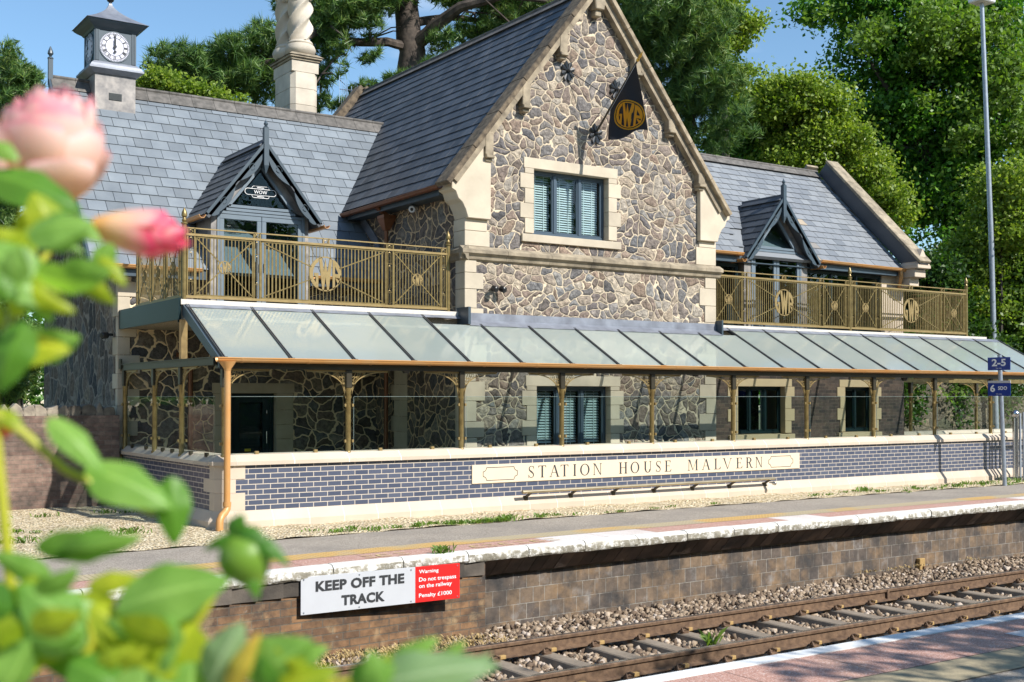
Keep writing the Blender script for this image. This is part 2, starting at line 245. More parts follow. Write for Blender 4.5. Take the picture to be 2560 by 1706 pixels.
# ---------------------------------------------------------------- mesh helpers
WL = {}
def link(o, parent=None, label=None, cat=None, group=None, kind=None):
    COL.objects.link(o)
    if parent is not None: o.parent = parent
    if label: o['label'] = label
    if cat: o['category'] = cat
    if group: o['group'] = group
    if kind: o['kind'] = kind
    return o
def thing(name, loc, label, cat, group=None):
    o = bpy.data.objects.new(name, None); o.location = loc; o.empty_display_size = .3; WL[o.name] = Vector(loc); return link(o, None, label, cat, group)
class MB:
    def __init__(s): s.v = []; s.f = []; s.n = 0
    def add(s, vs, fs):
        k = s.n; s.v += [tuple(v) for v in vs]; s.n += len(vs); s.f += [tuple(i+k for i in f) for f in fs]; return s
    def box(s, x0, x1, y0, y1, z0, z1):
        return s.add([(x0, y0, z0), (x1, y0, z0), (x1, y1, z0), (x0, y1, z0), (x0, y0, z1), (x1, y0, z1), (x1, y1, z1), (x0, y1, z1)],
              [(3, 2, 1, 0), (4, 5, 6, 7), (0, 1, 5, 4), (1, 2, 6, 5), (2, 3, 7, 6), (3, 0, 4, 7)])
    def hexa(s, p):  # 8 points: bottom ring 0-3, top ring 4-7
        return s.add(p, [(3, 2, 1, 0), (4, 5, 6, 7), (0, 1, 5, 4), (1, 2, 6, 5), (2, 3, 7, 6), (3, 0, 4, 7)])
    def poly(s, pts): return s.add(pts, [tuple(range(len(pts)))])
    def prism(s, pts, d):  # planar outline pushed along vector d
        d = Vector(d); a = [Vector(p) for p in pts]; n = len(a); b = [p+d for p in a]
        return s.add(a+b, [tuple(range(n))[::-1], tuple(range(n, 2*n))]+[(i, (i+1) % n, n+(i+1) % n, n+i) for i in range(n)])
    def bar(s, a, b, w, h=None, up=(0, 0, 1)):
        a, b = Vector(a), Vector(b); h = h or w; t = (b-a).normalized(); u = Vector(up)
        if abs(t.dot(u)) > .99: u = Vector((0, 1, 0))
        r = t.cross(u).normalized(); u = r.cross(t); r = r*w/2; u = u*h/2
        return s.hexa([a-r-u, a+r-u, b+r-u, b-r-u, a-r+u, a+r+u, b+r+u, b-r+u])
    def tube(s, path, r, n=8, cap=True):
        P = [Vector(p) for p in path]; rs = r if isinstance(r, (list, tuple)) else [r]*len(P); rings = []
        pu = None
        for i, p in enumerate(P):
            t = (P[min(i+1, len(P)-1)]-P[max(i-1, 0)]).normalized()
            if pu is None: pu = t.orthogonal().normalized()
            u = (pu-t*pu.dot(t)); u = u.normalized() if u.length > 1e-6 else t.orthogonal().normalized(); pu = u; w_ = t.cross(u)
            rings.append([p+(u*cos(2*pi*k/n)+w_*sin(2*pi*k/n))*rs[i] for k in range(n)])
        vs = [q for g in rings for q in g]; fs = []
        for i in range(len(P)-1):
            for k in range(n): fs.append((i*n+k, i*n+(k+1) % n, (i+1)*n+(k+1) % n, (i+1)*n+k))
        if cap: fs += [tuple(range(n))[::-1], tuple(range((len(P)-1)*n, len(P)*n))]
        return s.add(vs, fs)
    def lathe(s, c, prof, n=16, sx=1., sy=1.):
        c = Vector(c); vs = []; fs = []
        for (r, z) in prof: vs += [c+Vector((r*sx*cos(2*pi*(k+.5)/n), r*sy*sin(2*pi*(k+.5)/n), z)) for k in range(n)]
        for i in range(len(prof)-1):
            for k in range(n): fs.append((i*n+k, i*n+(k+1) % n, (i+1)*n+(k+1) % n, (i+1)*n+k))
        fs += [tuple(range(n))[::-1], tuple(range((len(prof)-1)*n, len(prof)*n))]
        return s.add(vs, fs)
    def grid(s, fn, nu, nv):
        vs = [fn(i/nu, j/nv) for j in range(nv+1) for i in range(nu+1)]
        return s.add(vs, [(j*(nu+1)+i, j*(nu+1)+i+1, (j+1)*(nu+1)+i+1, (j+1)*(nu+1)+i) for j in range(nv) for i in range(nu)])
    def build(s, name, mat, parent=None, label=None, cat=None, group=None, kind=None, smooth=False, bevel=0., loc=None):
        me = bpy.data.meshes.new(name)
        off = Vector((0, 0, 0)); q = parent
        while q is not None and q.name not in WL: q = q.parent
        if q is not None: off = WL[q.name]
        if loc is not None: off = Vector(loc)
        me.from_pydata([tuple(Vector(v)-off) for v in s.v], [], s.f); me.update()
        if bevel:
            import bmesh
            bm = bmesh.new(); bm.from_mesh(me); bmesh.ops.bevel(bm, geom=bm.edges[:], offset=bevel, segments=1, affect='EDGES', clamp_overlap=True); bm.to_mesh(me); bm.free()
        uv_auto(me, off)
        if isinstance(mat, (list, tuple)):
            for m_ in mat: me.materials.append(m_)
        else: me.materials.append(mat)
        if smooth:
            me.polygons.foreach_set('use_smooth', [True]*len(me.polygons)); me.set_sharp_from_angle(angle=rad(38))
        o = bpy.data.objects.new(name, me)
        if loc is not None: o.location = loc; WL[o.name] = Vector(loc)
        return link(o, parent, label, cat, group, kind)
def uv_auto(me, off=Vector((0, 0, 0))):
    nl = len(me.loops); npo = len(me.polygons)
    if not npo: return
    me.uv_layers.new(name='uv'); co = np.zeros(len(me.vertices)*3); me.vertices.foreach_get('co', co); co = co.reshape(-1, 3)+np.array(off)
    lv = np.zeros(nl, dtype=np.int32); me.loops.foreach_get('vertex_index', lv); no = np.zeros(npo*3); me.polygons.foreach_get('normal', no); no = no.reshape(-1, 3)
    tot = np.zeros(npo, dtype=np.int32); me.polygons.foreach_get('loop_total', tot); fi = np.repeat(np.arange(npo), tot); n = no[fi]
    u = np.stack([-n[:, 1], n[:, 0], np.zeros(nl)], 1); l = np.linalg.norm(u, axis=1); flat = l < .2; u[flat] = (1, 0, 0); l[flat] = 1; u /= l[:, None]
    u[(np.abs(u[:, 0]) > .7) & (u[:, 0] < 0)] *= -1; v = np.cross(n, u); sg = np.where(flat, v[:, 1], v[:, 2]); v[sg < 0] *= -1
    p = co[lv]; uv = np.stack([(p*u).sum(1), (p*v).sum(1)], 1); me.uv_layers[0].data.foreach_set('uv', uv.astype(np.float32).ravel())
def npmesh(name, V, Fq, mat, parent=None, loc=(0, 0, 0), **kw):
    V = np.asarray(V, dtype=np.float32)-np.array(loc, dtype=np.float32); Fq = np.asarray(Fq, dtype=np.int32); k = Fq.shape[1]; me = bpy.data.meshes.new(name)
    me.vertices.add(len(V)); me.vertices.foreach_set('co', V.ravel()); me.loops.add(Fq.size); me.loops.foreach_set('vertex_index', Fq.ravel())
    me.polygons.add(len(Fq)); me.polygons.foreach_set('loop_start', np.arange(0, Fq.size, k, dtype=np.int32)); me.update(); me.materials.append(mat)
    o = bpy.data.objects.new(name, me)
    if parent is None: o.location = loc; WL[o.name] = Vector(loc)
    return link(o, parent, **kw)
def copy_tree(o, parent=None):
    c = o.copy(); COL.objects.link(c); c.parent = parent
    for ch in [x for x in o.children]: copy_tree(ch, c)
    return c
def text_mb(body, p0, ux, uz, W, H, bold=0., depth=.003, spacing=1.):
    """text fitted in a box W x H; p0 its lower left corner, ux / uz the reading and up directions"""
    cu = bpy.data.curves.new('t', 'FONT'); cu.body = body; cu.offset = bold; cu.space_character = spacing; cu.resolution_u = 3; cu.fill_mode = 'BOTH'
    o = bpy.data.objects.new('t', cu); COL.objects.link(o); bpy.context.view_layer.update(); me = bpy.data.meshes.new_from_object(o.evaluated_get(bpy.context.evaluated_depsgraph_get()))
    vs = np.array([v.co[:] for v in me.vertices]); fs = [tuple(p.vertices) for p in me.polygons]; bpy.data.objects.remove(o); bpy.data.curves.remove(cu)
    lo, hi = vs.min(0), vs.max(0); p0 = Vector(p0); ux = Vector(ux); uz = Vector(uz); nrm = ux.cross(uz).normalized()
    sx = W/(hi[0]-lo[0]); sz = H/(hi[1]-lo[1]) if H else sx
    b = MB(); b.add([p0+ux*((v[0]-lo[0])*sx)+uz*((v[1]-lo[1])*sz)+nrm*depth for v in vs], fs); return b

# ================================================================ SETTING: ground, platforms, track
def cur(X):  # the platform edge bows gently away
    return 0.55*(1-math.exp(-max(X, -9)/7.0)) if X > -9 else 0.55*(1-math.exp(9/7.0))
def cur2(X): return 0.25*cur(max(X, -2))
XS = [-14+i*1.0 for i in range(15)]+[1+i*1.0 for i in range(45)]
def strip(y0, y1, z0, z1=None, xs=XS, c=cur):  # sheet along the platform between two offsets
    b = MB(); z1 = z0 if z1 is None else z1; n = len(xs); vs = []
    for x in xs: vs += [(x, y0+c(x), z0), (x, y1+c(x), z1)]
    b.add(vs, [(2*i, 2*i+2, 2*i+3, 2*i+1) for i in range(n-1)]); return b
b = MB(); b.poly([(-600, -500, -1.3), (900, -500, -1.3), (900, 900, -1.3), (-600, 900, -1.3)]); b.build('ground', M['gravel'], kind='structure')
b = MB(); b.poly([(-60, -.3, -.004), (120, -.3, -.004), (120, 140, -.004), (-60, 140, -.004)]); b.build('station_ground', simple('earth_and_grass', (.16, .15, .07), .95, scale=.6, c2=(.08, .09, .035), bump=.3), kind='structure')
# pale gravel strip with a slightly uneven surface
def gv(u, v):
    x = -14+u*59; y = (-1.62+cur(x))*(1-v)+5.2*v if x < .0 else (-1.66+cur(x))*(1-v)+.1*v
    return (x, y, .012+.010*sin(x*3.1)*cos(y*4.3)+.008*sin(x*7.7+y*5))
MB().grid(gv, 590, 14).build('gravel_strip', M['gravel'], kind='structure', smooth=True)
strip(-3.12, -1.60, 0).build('platform_asphalt', M['asphalt'], kind='structure')
strip(-3.52, -3.12, .004).build('tactile_strip', M['tactile'], kind='structure')
# pink slabs with joints, a few pale replacements
pb = MB(); pw = MB(); x = -14.; k = 0
while x < 44:
    wd = .9; q = [(x+.004, -4.02+cur(x), .002), (x+wd-.004, -4.02+cur(x+wd), .002), (x+wd-.004, -3.525+cur(x+wd), .002), (x+.004, -3.525+cur(x), .002)]
    (pw if k in (19, 20, 24, 31, 33) else pb).poly(q); x += wd; k += 1
pb.build('platform_paving', M['slab'], kind='structure'); pw.build('pale_paving', M['slabw'], kind='structure')
strip(-4.03, -3.10, -.003).build('paving_bed', M['asphalt'], kind='structure')
# coping slabs along the edge: nosed, chipped, painted white
platform = thing('platform_wall', (2, -3.9, -1.0), 'blackened block and brick wall under the far platform, with overhanging corbels', 'platform wall')
b = MB(); x = -14.; random.seed(3)
while x < 40:
    wd = .92; g = .006; y0 = -4.17; dz = random.uniform(-.003, .003); dy = random.uniform(-.006, .006)
    pr = [(-4.015, -.13), (y0+.02, -.13), (y0, -.10), (y0+.003, -.035), (y0+.03, -.006), (-4.10, .006), (-4.015, .006)]
    nseg = 7; vs = []; 
    for i in range(nseg+1):
        xx = x+g+(wd-2*g)*i/nseg
        for (yy, zz) in pr:
            j = random.uniform(-.006, .006) if yy < -4.05 else 0
            vs.append((xx, yy+cur(xx)+dy+j, zz+dz+(random.uniform(-.008, .004) if zz < -.05 and yy < -4.05 else 0)))
    m_ = len(pr); fs = [(i*m_+k, (i+1)*m_+k, (i+1)*m_+(k+1) % m_, i*m_+(k+1) % m_) for i in range(nseg) for k in range(m_)]
    b.add(vs, fs+[tuple(range(m_)), tuple(range(nseg*m_, (nseg+1)*m_))[::-1]]); x += wd
b.build('coping', M['edge'], platform, label='white painted platform edge stones, paint worn off their faces', smooth=True)
# corbel course of slanted soldier blocks
b = MB(); x = 1.93; random.seed(5)
while x < 40:
    wd = .205; g = .004; x1 = x+wd
    o = random.uniform(0, .012)
    def Q(X, t): return (X, -4.12+cur(X)+.23*t+o, -.135-.22*t)
    b.hexa([Q(x+g, 1), Q(x1-g, 1), (x1-g, -3.72+cur(x1), -.355), (x+g, -3.72+cur(x), -.355), Q(x+g, 0), Q(x1-g, 0), (x1-g, -3.72+cur(x1), -.135), (x+g, -3.72+cur(x), -.135)]); x = x1
b.build('corbel_course', simple('sooty_block', (.22, .15, .11), .85, scale=2.2, c2=(.06, .052, .048), bump=.5, island=.55), platform)
strip(-3.80, -3.80, -1.1, -.13, xs=[q for q in XS if q >= 2]).build('block_wall', M['block'], platform)
strip(-3.70, -3.70, -.36, .0).build('upper_core', M['dark'], platform)
b = MB(); xs = [-14+i for i in range(16)]+[1.93]
sb = strip(-4.10, -4.10, -1.1, -.12, xs=xs); sb.add([(1.93, -4.10+cur(1.93), -1.1), (1.93, -3.7, -1.1), (1.93, -3.7, -.12), (1.93, -4.10+cur(1.93), -.12)], [(0, 1, 2, 3)])
sb.build('brick_wall', M['oldbrick'], platform)
b = MB(); x = -14+.0
while x < 1.9:  # top course of bigger blocks
    wd = min(.30, 1.93-x); b.box(x+.003, x+wd-.003, -4.115+cur(x), -4.0+cur(x), -.30, -.135); x += wd
b.build('block_course', simple('grey_black_block', (.14, .115, .09), .9, scale=3, c2=(.04, .035, .03), bump=.5, island=.4), platform)
# little yellow marker block on the wall
mk = thing('wall_marker', (10.1, -3.84+cur(10), -.9), 'small tan marker bracket on the blackened platform wall', 'marker')
p = onY(2117, 1304, -3.84+cur(10)); b = MB(); b.box(p.x-.07, p.x+.07, p.y-.03, p.y+.05, p.z-.15, p.z+.15); b.build('plate', M['pad'], mk, bevel=.008)
b = MB(); b.box(p.x+.0, p.x+.05, p.y-.06, p.y-.031, p.z-.06, p.z+.02); b.build('hook', M['rust'], mk)
# near platform
b = MB(); b.box(-40, 40, -40, -10.15, -1.25, -.012); b.build('near_platform', M['asphalt'], kind='structure')
b = MB(); b.box(-40, 40, -10.29, -10.145, -.16, .004); b.build('near_platform_edge', simple('near_edge_white_paint', (.74, .74, .72), .8, var=.1, scale=9, bump=.2), kind='structure')
b = MB(); x = -20.
while x < 24: b.poly([(x+.004, -10.94, -.002), (x+.9-.004, -10.94, -.002), (x+.9-.004, -10.295, -.002), (x+.004, -10.295, -.002)]); x += .9
b.build('near_paving', M['slab'], kind='structure')
b = MB(); b.poly([(-40, -11.36, -.004), (40, -11.36, -.004), (40, -10.945, -.004), (-40, -10.945, -.004)]); b.build('near_tactile_strip', M['tactile_old'], kind='structure')
b = MB()
for (x0, x1) in ((2.55, 3.4), (6.1, 7.)): b.poly([(x0, -10.86, .002), (x1, -10.86, .002), (x1, -10.6, .002), (x0, -10.6, .002)])
b.build('near_pale_patch', M['slabw'], kind='structure')
# faded yellow lettering worn into both platforms is left as small strokes
fy = simple('faded_yellow_paint', (.62, .47, .22), .85, var=.2, scale=20)
b = MB()
for i, x in enumerate([.35, .55, .8, 1.9, 2.1, 2.35, 2.6, 2.85, 3.1]):
    b.poly([(x, -3.90+cur(x), .0085), (x+.16, -3.90+cur(x), .0085), (x+.17, -3.87+cur(x), .0085), (x+.01, -3.87+cur(x), .0085)])
    b.poly([(x+.02, -3.74+cur(x), .0085), (x+.17, -3.74+cur(x), .0085), (x+.18, -3.71+cur(x), .0085), (x+.03, -3.71+cur(x), .0085)])
    if i % 2: b.poly([(x, -3.87+cur(x), .0085), (x+.035, -3.87+cur(x), .0085), (x+.055, -3.74+cur(x), .0085), (x+.02, -3.74+cur(x), .0085)])
b.build('yellow_paint_marks', fy, kind='structure')
# track bed and stones
TB = -.985
def tb(u, v):
    x = -16+u*56; y = -10.1+v*6.4
    return (x, y, TB-.05+.02*sin(x*5+y*3)*sin(y*6)-.02)
MB().grid(tb, 200, 24).build('track_bed', simple('track_bed_fines', (.14, .11, .085), .95, scale=8, bump=.6), kind='structure')
def stones(n, xr, yr, zf, smin, smax, seed):
    r = np.random.default_rng(seed); t = (1+5**.5)/2
    iv = np.array([(-1, -1, -1), (1, -1, -1), (1, 1, -1), (-1, 1, -1), (-1, -1, 1), (1, -1, 1), (1, 1, 1), (-1, 1, 1)])*.62 if True else np.array([(-1, t, 0), (1, t, 0), (-1, -t, 0), (1, -t, 0), (0, -1, t), (0, 1, t), (0, -1, -t), (0, 1, -t), (t, 0, -1), (t, 0, 1), (-t, 0, -1), (-t, 0, 1)])/1.9
    fi = np.array([(3, 2, 1, 0), (4, 5, 6, 7), (0, 1, 5, 4), (1, 2, 6, 5), (2, 3, 7, 6), (3, 0, 4, 7)]) if True else np.array([(0, 11, 5), (0, 5, 1), (0, 1, 7), (0, 7, 10), (0, 10, 11), (1, 5, 9), (5, 11, 4), (11, 10, 2), (10, 7, 6), (7, 1, 8), (3, 9, 4), (3, 4, 2), (3, 2, 6), (3, 6, 8), (3, 8, 9), (4, 9, 5), (2, 4, 11), (6, 2, 10), (8, 6, 7), (9, 8, 1)])
    c = np.stack([r.uniform(*xr, n), r.uniform(*yr, n)], 1); z = zf(c[:, 0], c[:, 1], r); ok = ~np.isnan(z); c = c[ok]; z = z[ok]; n = len(c)
    s = r.uniform(smin, smax, n)*.5; q = r.normal(size=(n, 3, 3)); Qm, _ = np.linalg.qr(q); sc = r.uniform(.42, 1.45, (n, 1, 3)); j = 1+r.uniform(-.42, .38, (n, 8, 3))
    V = (iv[None]*j*sc)@Qm*s[:, None, None]+np.stack([c[:, 0], c[:, 1], z], 1)[:, None, :]
    return V.reshape(-1, 3), (fi[None]+8*np.arange(n)[:, None, None]).reshape(-1, 4)
RF, RN = -5.46, -6.88   # rail centre lines
def zb(x, y, r):
    c = .25*.55*(1-np.exp(-np.maximum(x, -2)/7.)); yy = y-c; z = TB+r.uniform(-.045, .015, len(x))
    z = z-.015-np.clip((yy-(RF+.7))*.03, 0, .03)
    gap = (yy < RF+.25) & (yy > RN-.25); z = np.where(gap, z-.035, z)
    sl = np.abs(((x-3.79)/.683+.5) % 1-.5)*.683; on = (sl < .125) & (yy < RF+.62) & (yy > RN-.62); z = np.where(on, np.nan, z)
    wall = yy > -3.78+.75*c*3-.0; z = np.where((y > -3.86+c*4) & (x > 1.9), np.nan, z); z = np.where((y > -4.12+c*4) & (x < 1.9), np.nan, z); return z
V1, F1 = stones(21000, (-1.5, 8.5), (-8.4, -3.6), zb, .05, .10, 1)
V2, F2 = stones(12000, (8.5, 17), (-7.8, -3.3), zb, .055, .095, 2)
V3, F3 = stones(9000, (-8, -1.5), (-9.5, -3.9), zb, .06, .11, 3)
npmesh('ballast', np.vstack([V1, V2, V3]), np.vstack([F1, F2+len(V1), F3+len(V1)+len(V2)]), M['ballast'], kind='stuff', label='grey and tan crushed stone ballast between and beside the rails')
# rails
def rail(yc, label):
    pr = [(-.07, 0), (.07, 0), (.07, .012), (.012, .03), (.010, .105), (.034, .118), (.036, .148), (.028, .157), (-.028, .157), (-.036, .148), (-.034, .118), (-.010, .105), (-.012, .03), (-.07, .012)]
    xs = [-9+i*.8 for i in range(50)]; n = len(pr); b = MB(); t = MB(); z0 = -.955
    b.add([(x, yc+cur2(x)+y, z0+z) for x in xs for (y, z) in pr], [(i*n+k, i*n+(k+1) % n, (i+1)*n+(k+1) % n, (i+1)*n+k) for i in range(len(xs)-1) for k in range(n)])
    r = thing('rail', (xs[0], yc+cur2(xs[0]), z0), label, 'rail', 'two running rails of the track'); b.build('rail_body', M['rust'], r, smooth=False)
    t.add([(x, yc+cur2(x)+y, z0+z) for x in xs for (y, z) in ((-.027, .1585), (.027, .1585))], [(2*i, 2*i+2, 2*i+3, 2*i+1) for i in range(len(xs)-1)]); t.build('running_surface', M['railtop'], r)
    if yc == RF:
        j = MB(); j.box(7.62, 7.66, yc+cur2(7.6)-.045, yc+cur2(7.6)+.045, z0+.012, z0+.150); j.build('weld_collar', M['rust'], r)
rail(RF, 'rusty brown rail nearer the far platform, with a polished head'); rail(RN, 'rusty brown rail nearer the camera, parallel to the other')
# sleepers, each with clips and insulators
proto = None
for i in range(-12, 32):
    x = 3.79+.683*i
    lab = 'weathered concrete sleeper lying across the track under both rails'
    if proto is None:
        proto = thing('sleeper', (x, RF, -1.0), lab, 'sleeper', 'concrete sleepers under the rails')
        s_ = MB(); s_.hexa([(x-.13, RN-.55, -1.15), (x+.13, RN-.55, -1.15), (x+.13, RF+.55, -1.15), (x-.13, RF+.55, -1.15), (x-.10, RN-.55, -.962), (x+.10, RN-.55, -.962), (x+.10, RF+.55, -.962), (x-.10, RF+.55, -.962)]); s_.build('sleeper_body', M['sleeper'], proto, bevel=.012)
        for yc in (RF, RN):
            for sd_ in (-1, 1):
                c = MB(); y = yc+sd_*.105; path = [(x-.075, y+sd_*.055, -.945), (x-.06, y+sd_*.02, -.905), (x-.045, y-sd_*.02, -.93), (x-.03, y-sd_*.015, -.91), (x-.01, y+sd_*.02, -.895), (x+.015, y+sd_*.05, -.905), (x+.02, y+sd_*.03, -.935)]
                c.tube(path, .011, 6); c.box(x-.08, x+.03, y+sd_*.02-.02, y+sd_*.02+.02, -.962, -.93); c.build('rail_clip', M['black'] if False else M['rust'], proto)
            ins = MB(); ins.box(x+.065, x+.14, yc-.092, yc-.045, -.957, -.915); ins.build('insulator', M['pad'], proto, bevel=.004)
        root = proto
    else: root = copy_tree(proto)
    root.location = (x, RF+cur2(x), -1.0)
# weeds and dry grass
def tufts(spots, n, hgt, spread, seed, wd=.012):
    r = np.random.default_rng(seed); V = []; 
    for (x, y, z, s) in spots:
        m_ = int(n*s); a = r.uniform(0, 2*pi, m_); rad_ = np.abs(r.normal(0, spread*s, m_)); bx = x+rad_*np.cos(a)*1.6; by = y+rad_*np.sin(a)*.7
        h = hgt*r.uniform(.4, 1.2, m_)*s; d = r.uniform(0, 2*pi, m_); le = h*r.uniform(.4, 1.3, m_); w_ = wd*r.uniform(.6, 1.5, m_)
        for k in range(m_):
            px_, py_ = cos(d[k])*w_[k], sin(d[k])*w_[k]; tx, ty = bx[k]-sin(d[k])*le[k], by[k]+cos(d[k])*le[k]
            V += [(bx[k]-px_*.4, by[k]-py_*.4, z), (bx[k]+px_*.4, by[k]+py_*.4, z), ((bx[k]*.5+tx*.5)+px_, (by[k]*.5+ty*.5)+py_, z+h[k]*.8), (tx, ty, z+h[k])]
    V = np.array(V); return V, np.arange(len(V)).reshape(-1, 4)
random.seed(11); sp = []
for i in range(46): x = random.choice([random.uniform(1, 6), random.uniform(6, 24)]); sp.append((x, -1.6+cur(x)+abs(random.gauss(0, .16))+.02, .012, random.uniform(.3, 1.)))
for i in range(16): sp.append((random.uniform(2.6, 4.2), -1.57+cur(3)+random.gauss(0, .05), .012, random.uniform(.5, .9)))
for i in range(55): x = random.uniform(11, 26); sp.append((x, -1.25+cur(x)+random.gauss(0, .22), .012, random.uniform(.4, 1.1)))
for i in range(26): sp.append((random.uniform(-3.6, -.4), random.uniform(-.6, 3.4), .012, random.uniform(.5, 1.2)))
V, Fq = tufts(sp, 34, .075, .10, 4, .016); npmesh('weeds', V, Fq, M['weed'], kind='stuff', label='small green weeds growing in the pale gravel strip')
sp = [(onZ(1035+i*9, 1283-i*1.2, -.02).x, -4.12+cur(2), -.01, .8) for i in range(3)]
V, Fq = tufts(sp, 26, .13, .05, 5, .012); npmesh('edge_weed', V, Fq, M['weed'], label='sprig of green weed rooted in a joint of the white platform edge', cat='weed', loc=(sp[0][0], sp[0][1], 0))
r_ = np.random.default_rng(9); sp = [(r_.uniform(-1.2, 1.7), r_.uniform(-4.75, -4.2), -.98, r_.uniform(.5, 1.1)) for _ in range(70)]+[(onZ(x, y, -.95).x, -3.84+cur(7), -.96, .8) for x, y in [(2115, 1335), (2130, 1332), (2170, 1325), (2200, 1320), (2225, 1316), (2350, 1300)]]
V, Fq = tufts(sp, 40, .05, .12, 6, .008); npmesh('dry_grass', V, Fq, M['straw'], kind='stuff', label='dry straw coloured grass lying at the foot of the platform wall')
sp = [(onZ(1635, 1475, -.95).x, onZ(1635, 1475, -.95).y, -1.0, .9)]
V, Fq = tufts(sp, 30, .20, .03, 8, .01); npmesh('track_weed', V, Fq, M['weed'], label='thin green weed standing between the sleepers', cat='weed', loc=tuple(Vector(V[0])))

# ================================================================ STATION HOUSE
house = thing('station_house', (8, 6, 0), 'rubble stone station house with slate roofs, tall gable, clock turret and twisted chimney', 'building')
def wall_y(b, x0, x1, z0, z1, Y, holes=(), flip=False):
    xs = sorted({x0, x1, *[h[0] for h in holes], *[h[1] for h in holes]}); zs = sorted({z0, z1, *[h[2] for h in holes], *[h[3] for h in holes]})
    for a, c in zip(xs, xs[1:]):
        for d, e in zip(zs, zs[1:]):
            if any(h[0]-1e-6 <= a and c <= h[1]+1e-6 and h[2]-1e-6 <= d and e <= h[3]+1e-6 for h in holes): continue
            b.poly([(a, Y, d), (c, Y, d), (c, Y, e), (a, Y, e)])
def slates(name, mat, parent, o, u, v, W, H, sw=.31, sh=.225, thick=.009, seed=0, skip=None, label=None, special=None, smat=None):
    """slates as thin lapped boxes: o lower left corner of the slope, u along the eave, v up the slope"""
    o, u, v = Vector(o), Vector(u).normalized(), Vector(v).normalized(); n = u.cross(v); b = MB(); sb = MB(); r = random.Random(seed)
    rows = int(H/sh)+1
    for j in range(rows):
        x = -(sw*.5 if j % 2 else 0); y = j*sh
        while x < W:
            w_ = sw*r.uniform(.97, 1.03) ; a = max(x+.0045, 0); c = min(x+w_-.0045, W); x += w_
            if c-a < .03: continue
            y1 = min(y+sh+.05, H); dy = r.uniform(-.004, .004); lift = .022+r.uniform(-.002, .003)
            if skip and skip(o+u*((a+c)/2)+v*(y+sh/2)): continue
            p = [o+u*a+v*(y+dy)+n*lift, o+u*c+v*(y+dy)+n*(lift+r.uniform(-.001, .001)), o+u*c+v*y1+n*.004, o+u*a+v*y1+n*.004]
            tgt = sb if special and r.random() < special else b
            tgt.hexa([q-n*thick for q in p]+p)
    # under sheet
    s = b; p = [o, o+u*W, o+u*W+v*H, o+v*H]; s.hexa([q-n*.09 for q in p]+[q-n*.012 for q in p])
    root = b.build(name, mat, parent, label=label)
    if sb.n: sb.build('odd_slate', smat, root)
    return root
# ---- gable
GX0, GX1, GC, YG = 4.95, 10.85, 7.79, 1.4; ES, EZ, APZ = 4.60, 5.58, 9.58; SL = (APZ-EZ)/(GC-ES)
b = MB(); hol = [(6.35, 8.17, 4.72, 5.6)]; hol2 = [(6.35, 8.30, .85, 2.12)]
wall_y(b, GX0, GX1, 0, 3.2, YG, hol2); wall_y(b, GX0, GX1, 3.2, 5.6, YG, hol)
def rk(z): return (max(GX0, ES+(z-EZ)/SL-.02), min(GX1, 2*GC-ES-(z-EZ)/SL+.02))
a0, a1 = rk(5.6), rk(6.1)
b.poly([(a0[0], YG, 5.6), (6.35, YG, 5.6), (6.35, YG, 6.1), (a1[0], YG, 6.1)]); b.poly([(8.17, YG, 5.6), (a0[1], YG, 5.6), (a1[1], YG, 6.1), (8.17, YG, 6.1)])
b.poly([(a1[0], YG, 6.1), (a1[1], YG, 6.1), (GC, YG, APZ)])
b.build('gable_wall', M['rubble'], house, label='sunlit rubble gable wall with raised cream pointing')
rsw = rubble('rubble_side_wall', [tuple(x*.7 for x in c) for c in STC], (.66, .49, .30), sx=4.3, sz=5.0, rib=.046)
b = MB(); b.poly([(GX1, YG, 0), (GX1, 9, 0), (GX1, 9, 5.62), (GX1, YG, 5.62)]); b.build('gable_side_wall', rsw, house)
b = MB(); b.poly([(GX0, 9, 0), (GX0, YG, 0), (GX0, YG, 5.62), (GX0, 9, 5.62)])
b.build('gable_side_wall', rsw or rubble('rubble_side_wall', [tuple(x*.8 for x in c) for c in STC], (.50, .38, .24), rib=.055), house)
for P_ in ([(GX1, 11, 0), (GX0, 11, 0), (GX0, 11, EZ), (GC, 11, APZ), (GX1, 11, EZ)], [(17.9, 7.1, 0), (GX1, 7.1, 0), (GX1, 7.1, 4.9), (17.9, 7.1, 4.9)], [(4.9, 10.3, 0), (-.06, 10.3, 0), (-.06, 10.3, 4.2), (4.9, 10.3, 4.2)]):
    b = MB(); b.poly(P_); b.build('rear_wall', M['rubble'], house)
# gable roof
vL = Vector((GC-ES, 0, APZ-EZ)); HL = vL.length
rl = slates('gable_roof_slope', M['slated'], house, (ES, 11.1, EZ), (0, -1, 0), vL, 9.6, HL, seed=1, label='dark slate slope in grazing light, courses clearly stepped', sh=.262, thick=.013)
rr_ = slates('gable_roof_slope', M['slate'], house, (2*GC-ES, 1.5, EZ), (0, 1, 0), Vector((-(GC-ES), 0, APZ-EZ)), 9.6, HL, seed=2)
b = MB(); y = 1.55
while y < 11:
    b.prism([(GC-.15, y, APZ-.10), (GC, y, APZ+.06), (GC+.15, y, APZ-.10), (GC, y, APZ-.04)], (0, .44, 0)); b.tube([(GC, y, APZ+.055), (GC, y+.44, APZ+.055)], .035, 8); y += .45
b.build('ridge_tile', M['ridge'], rl)
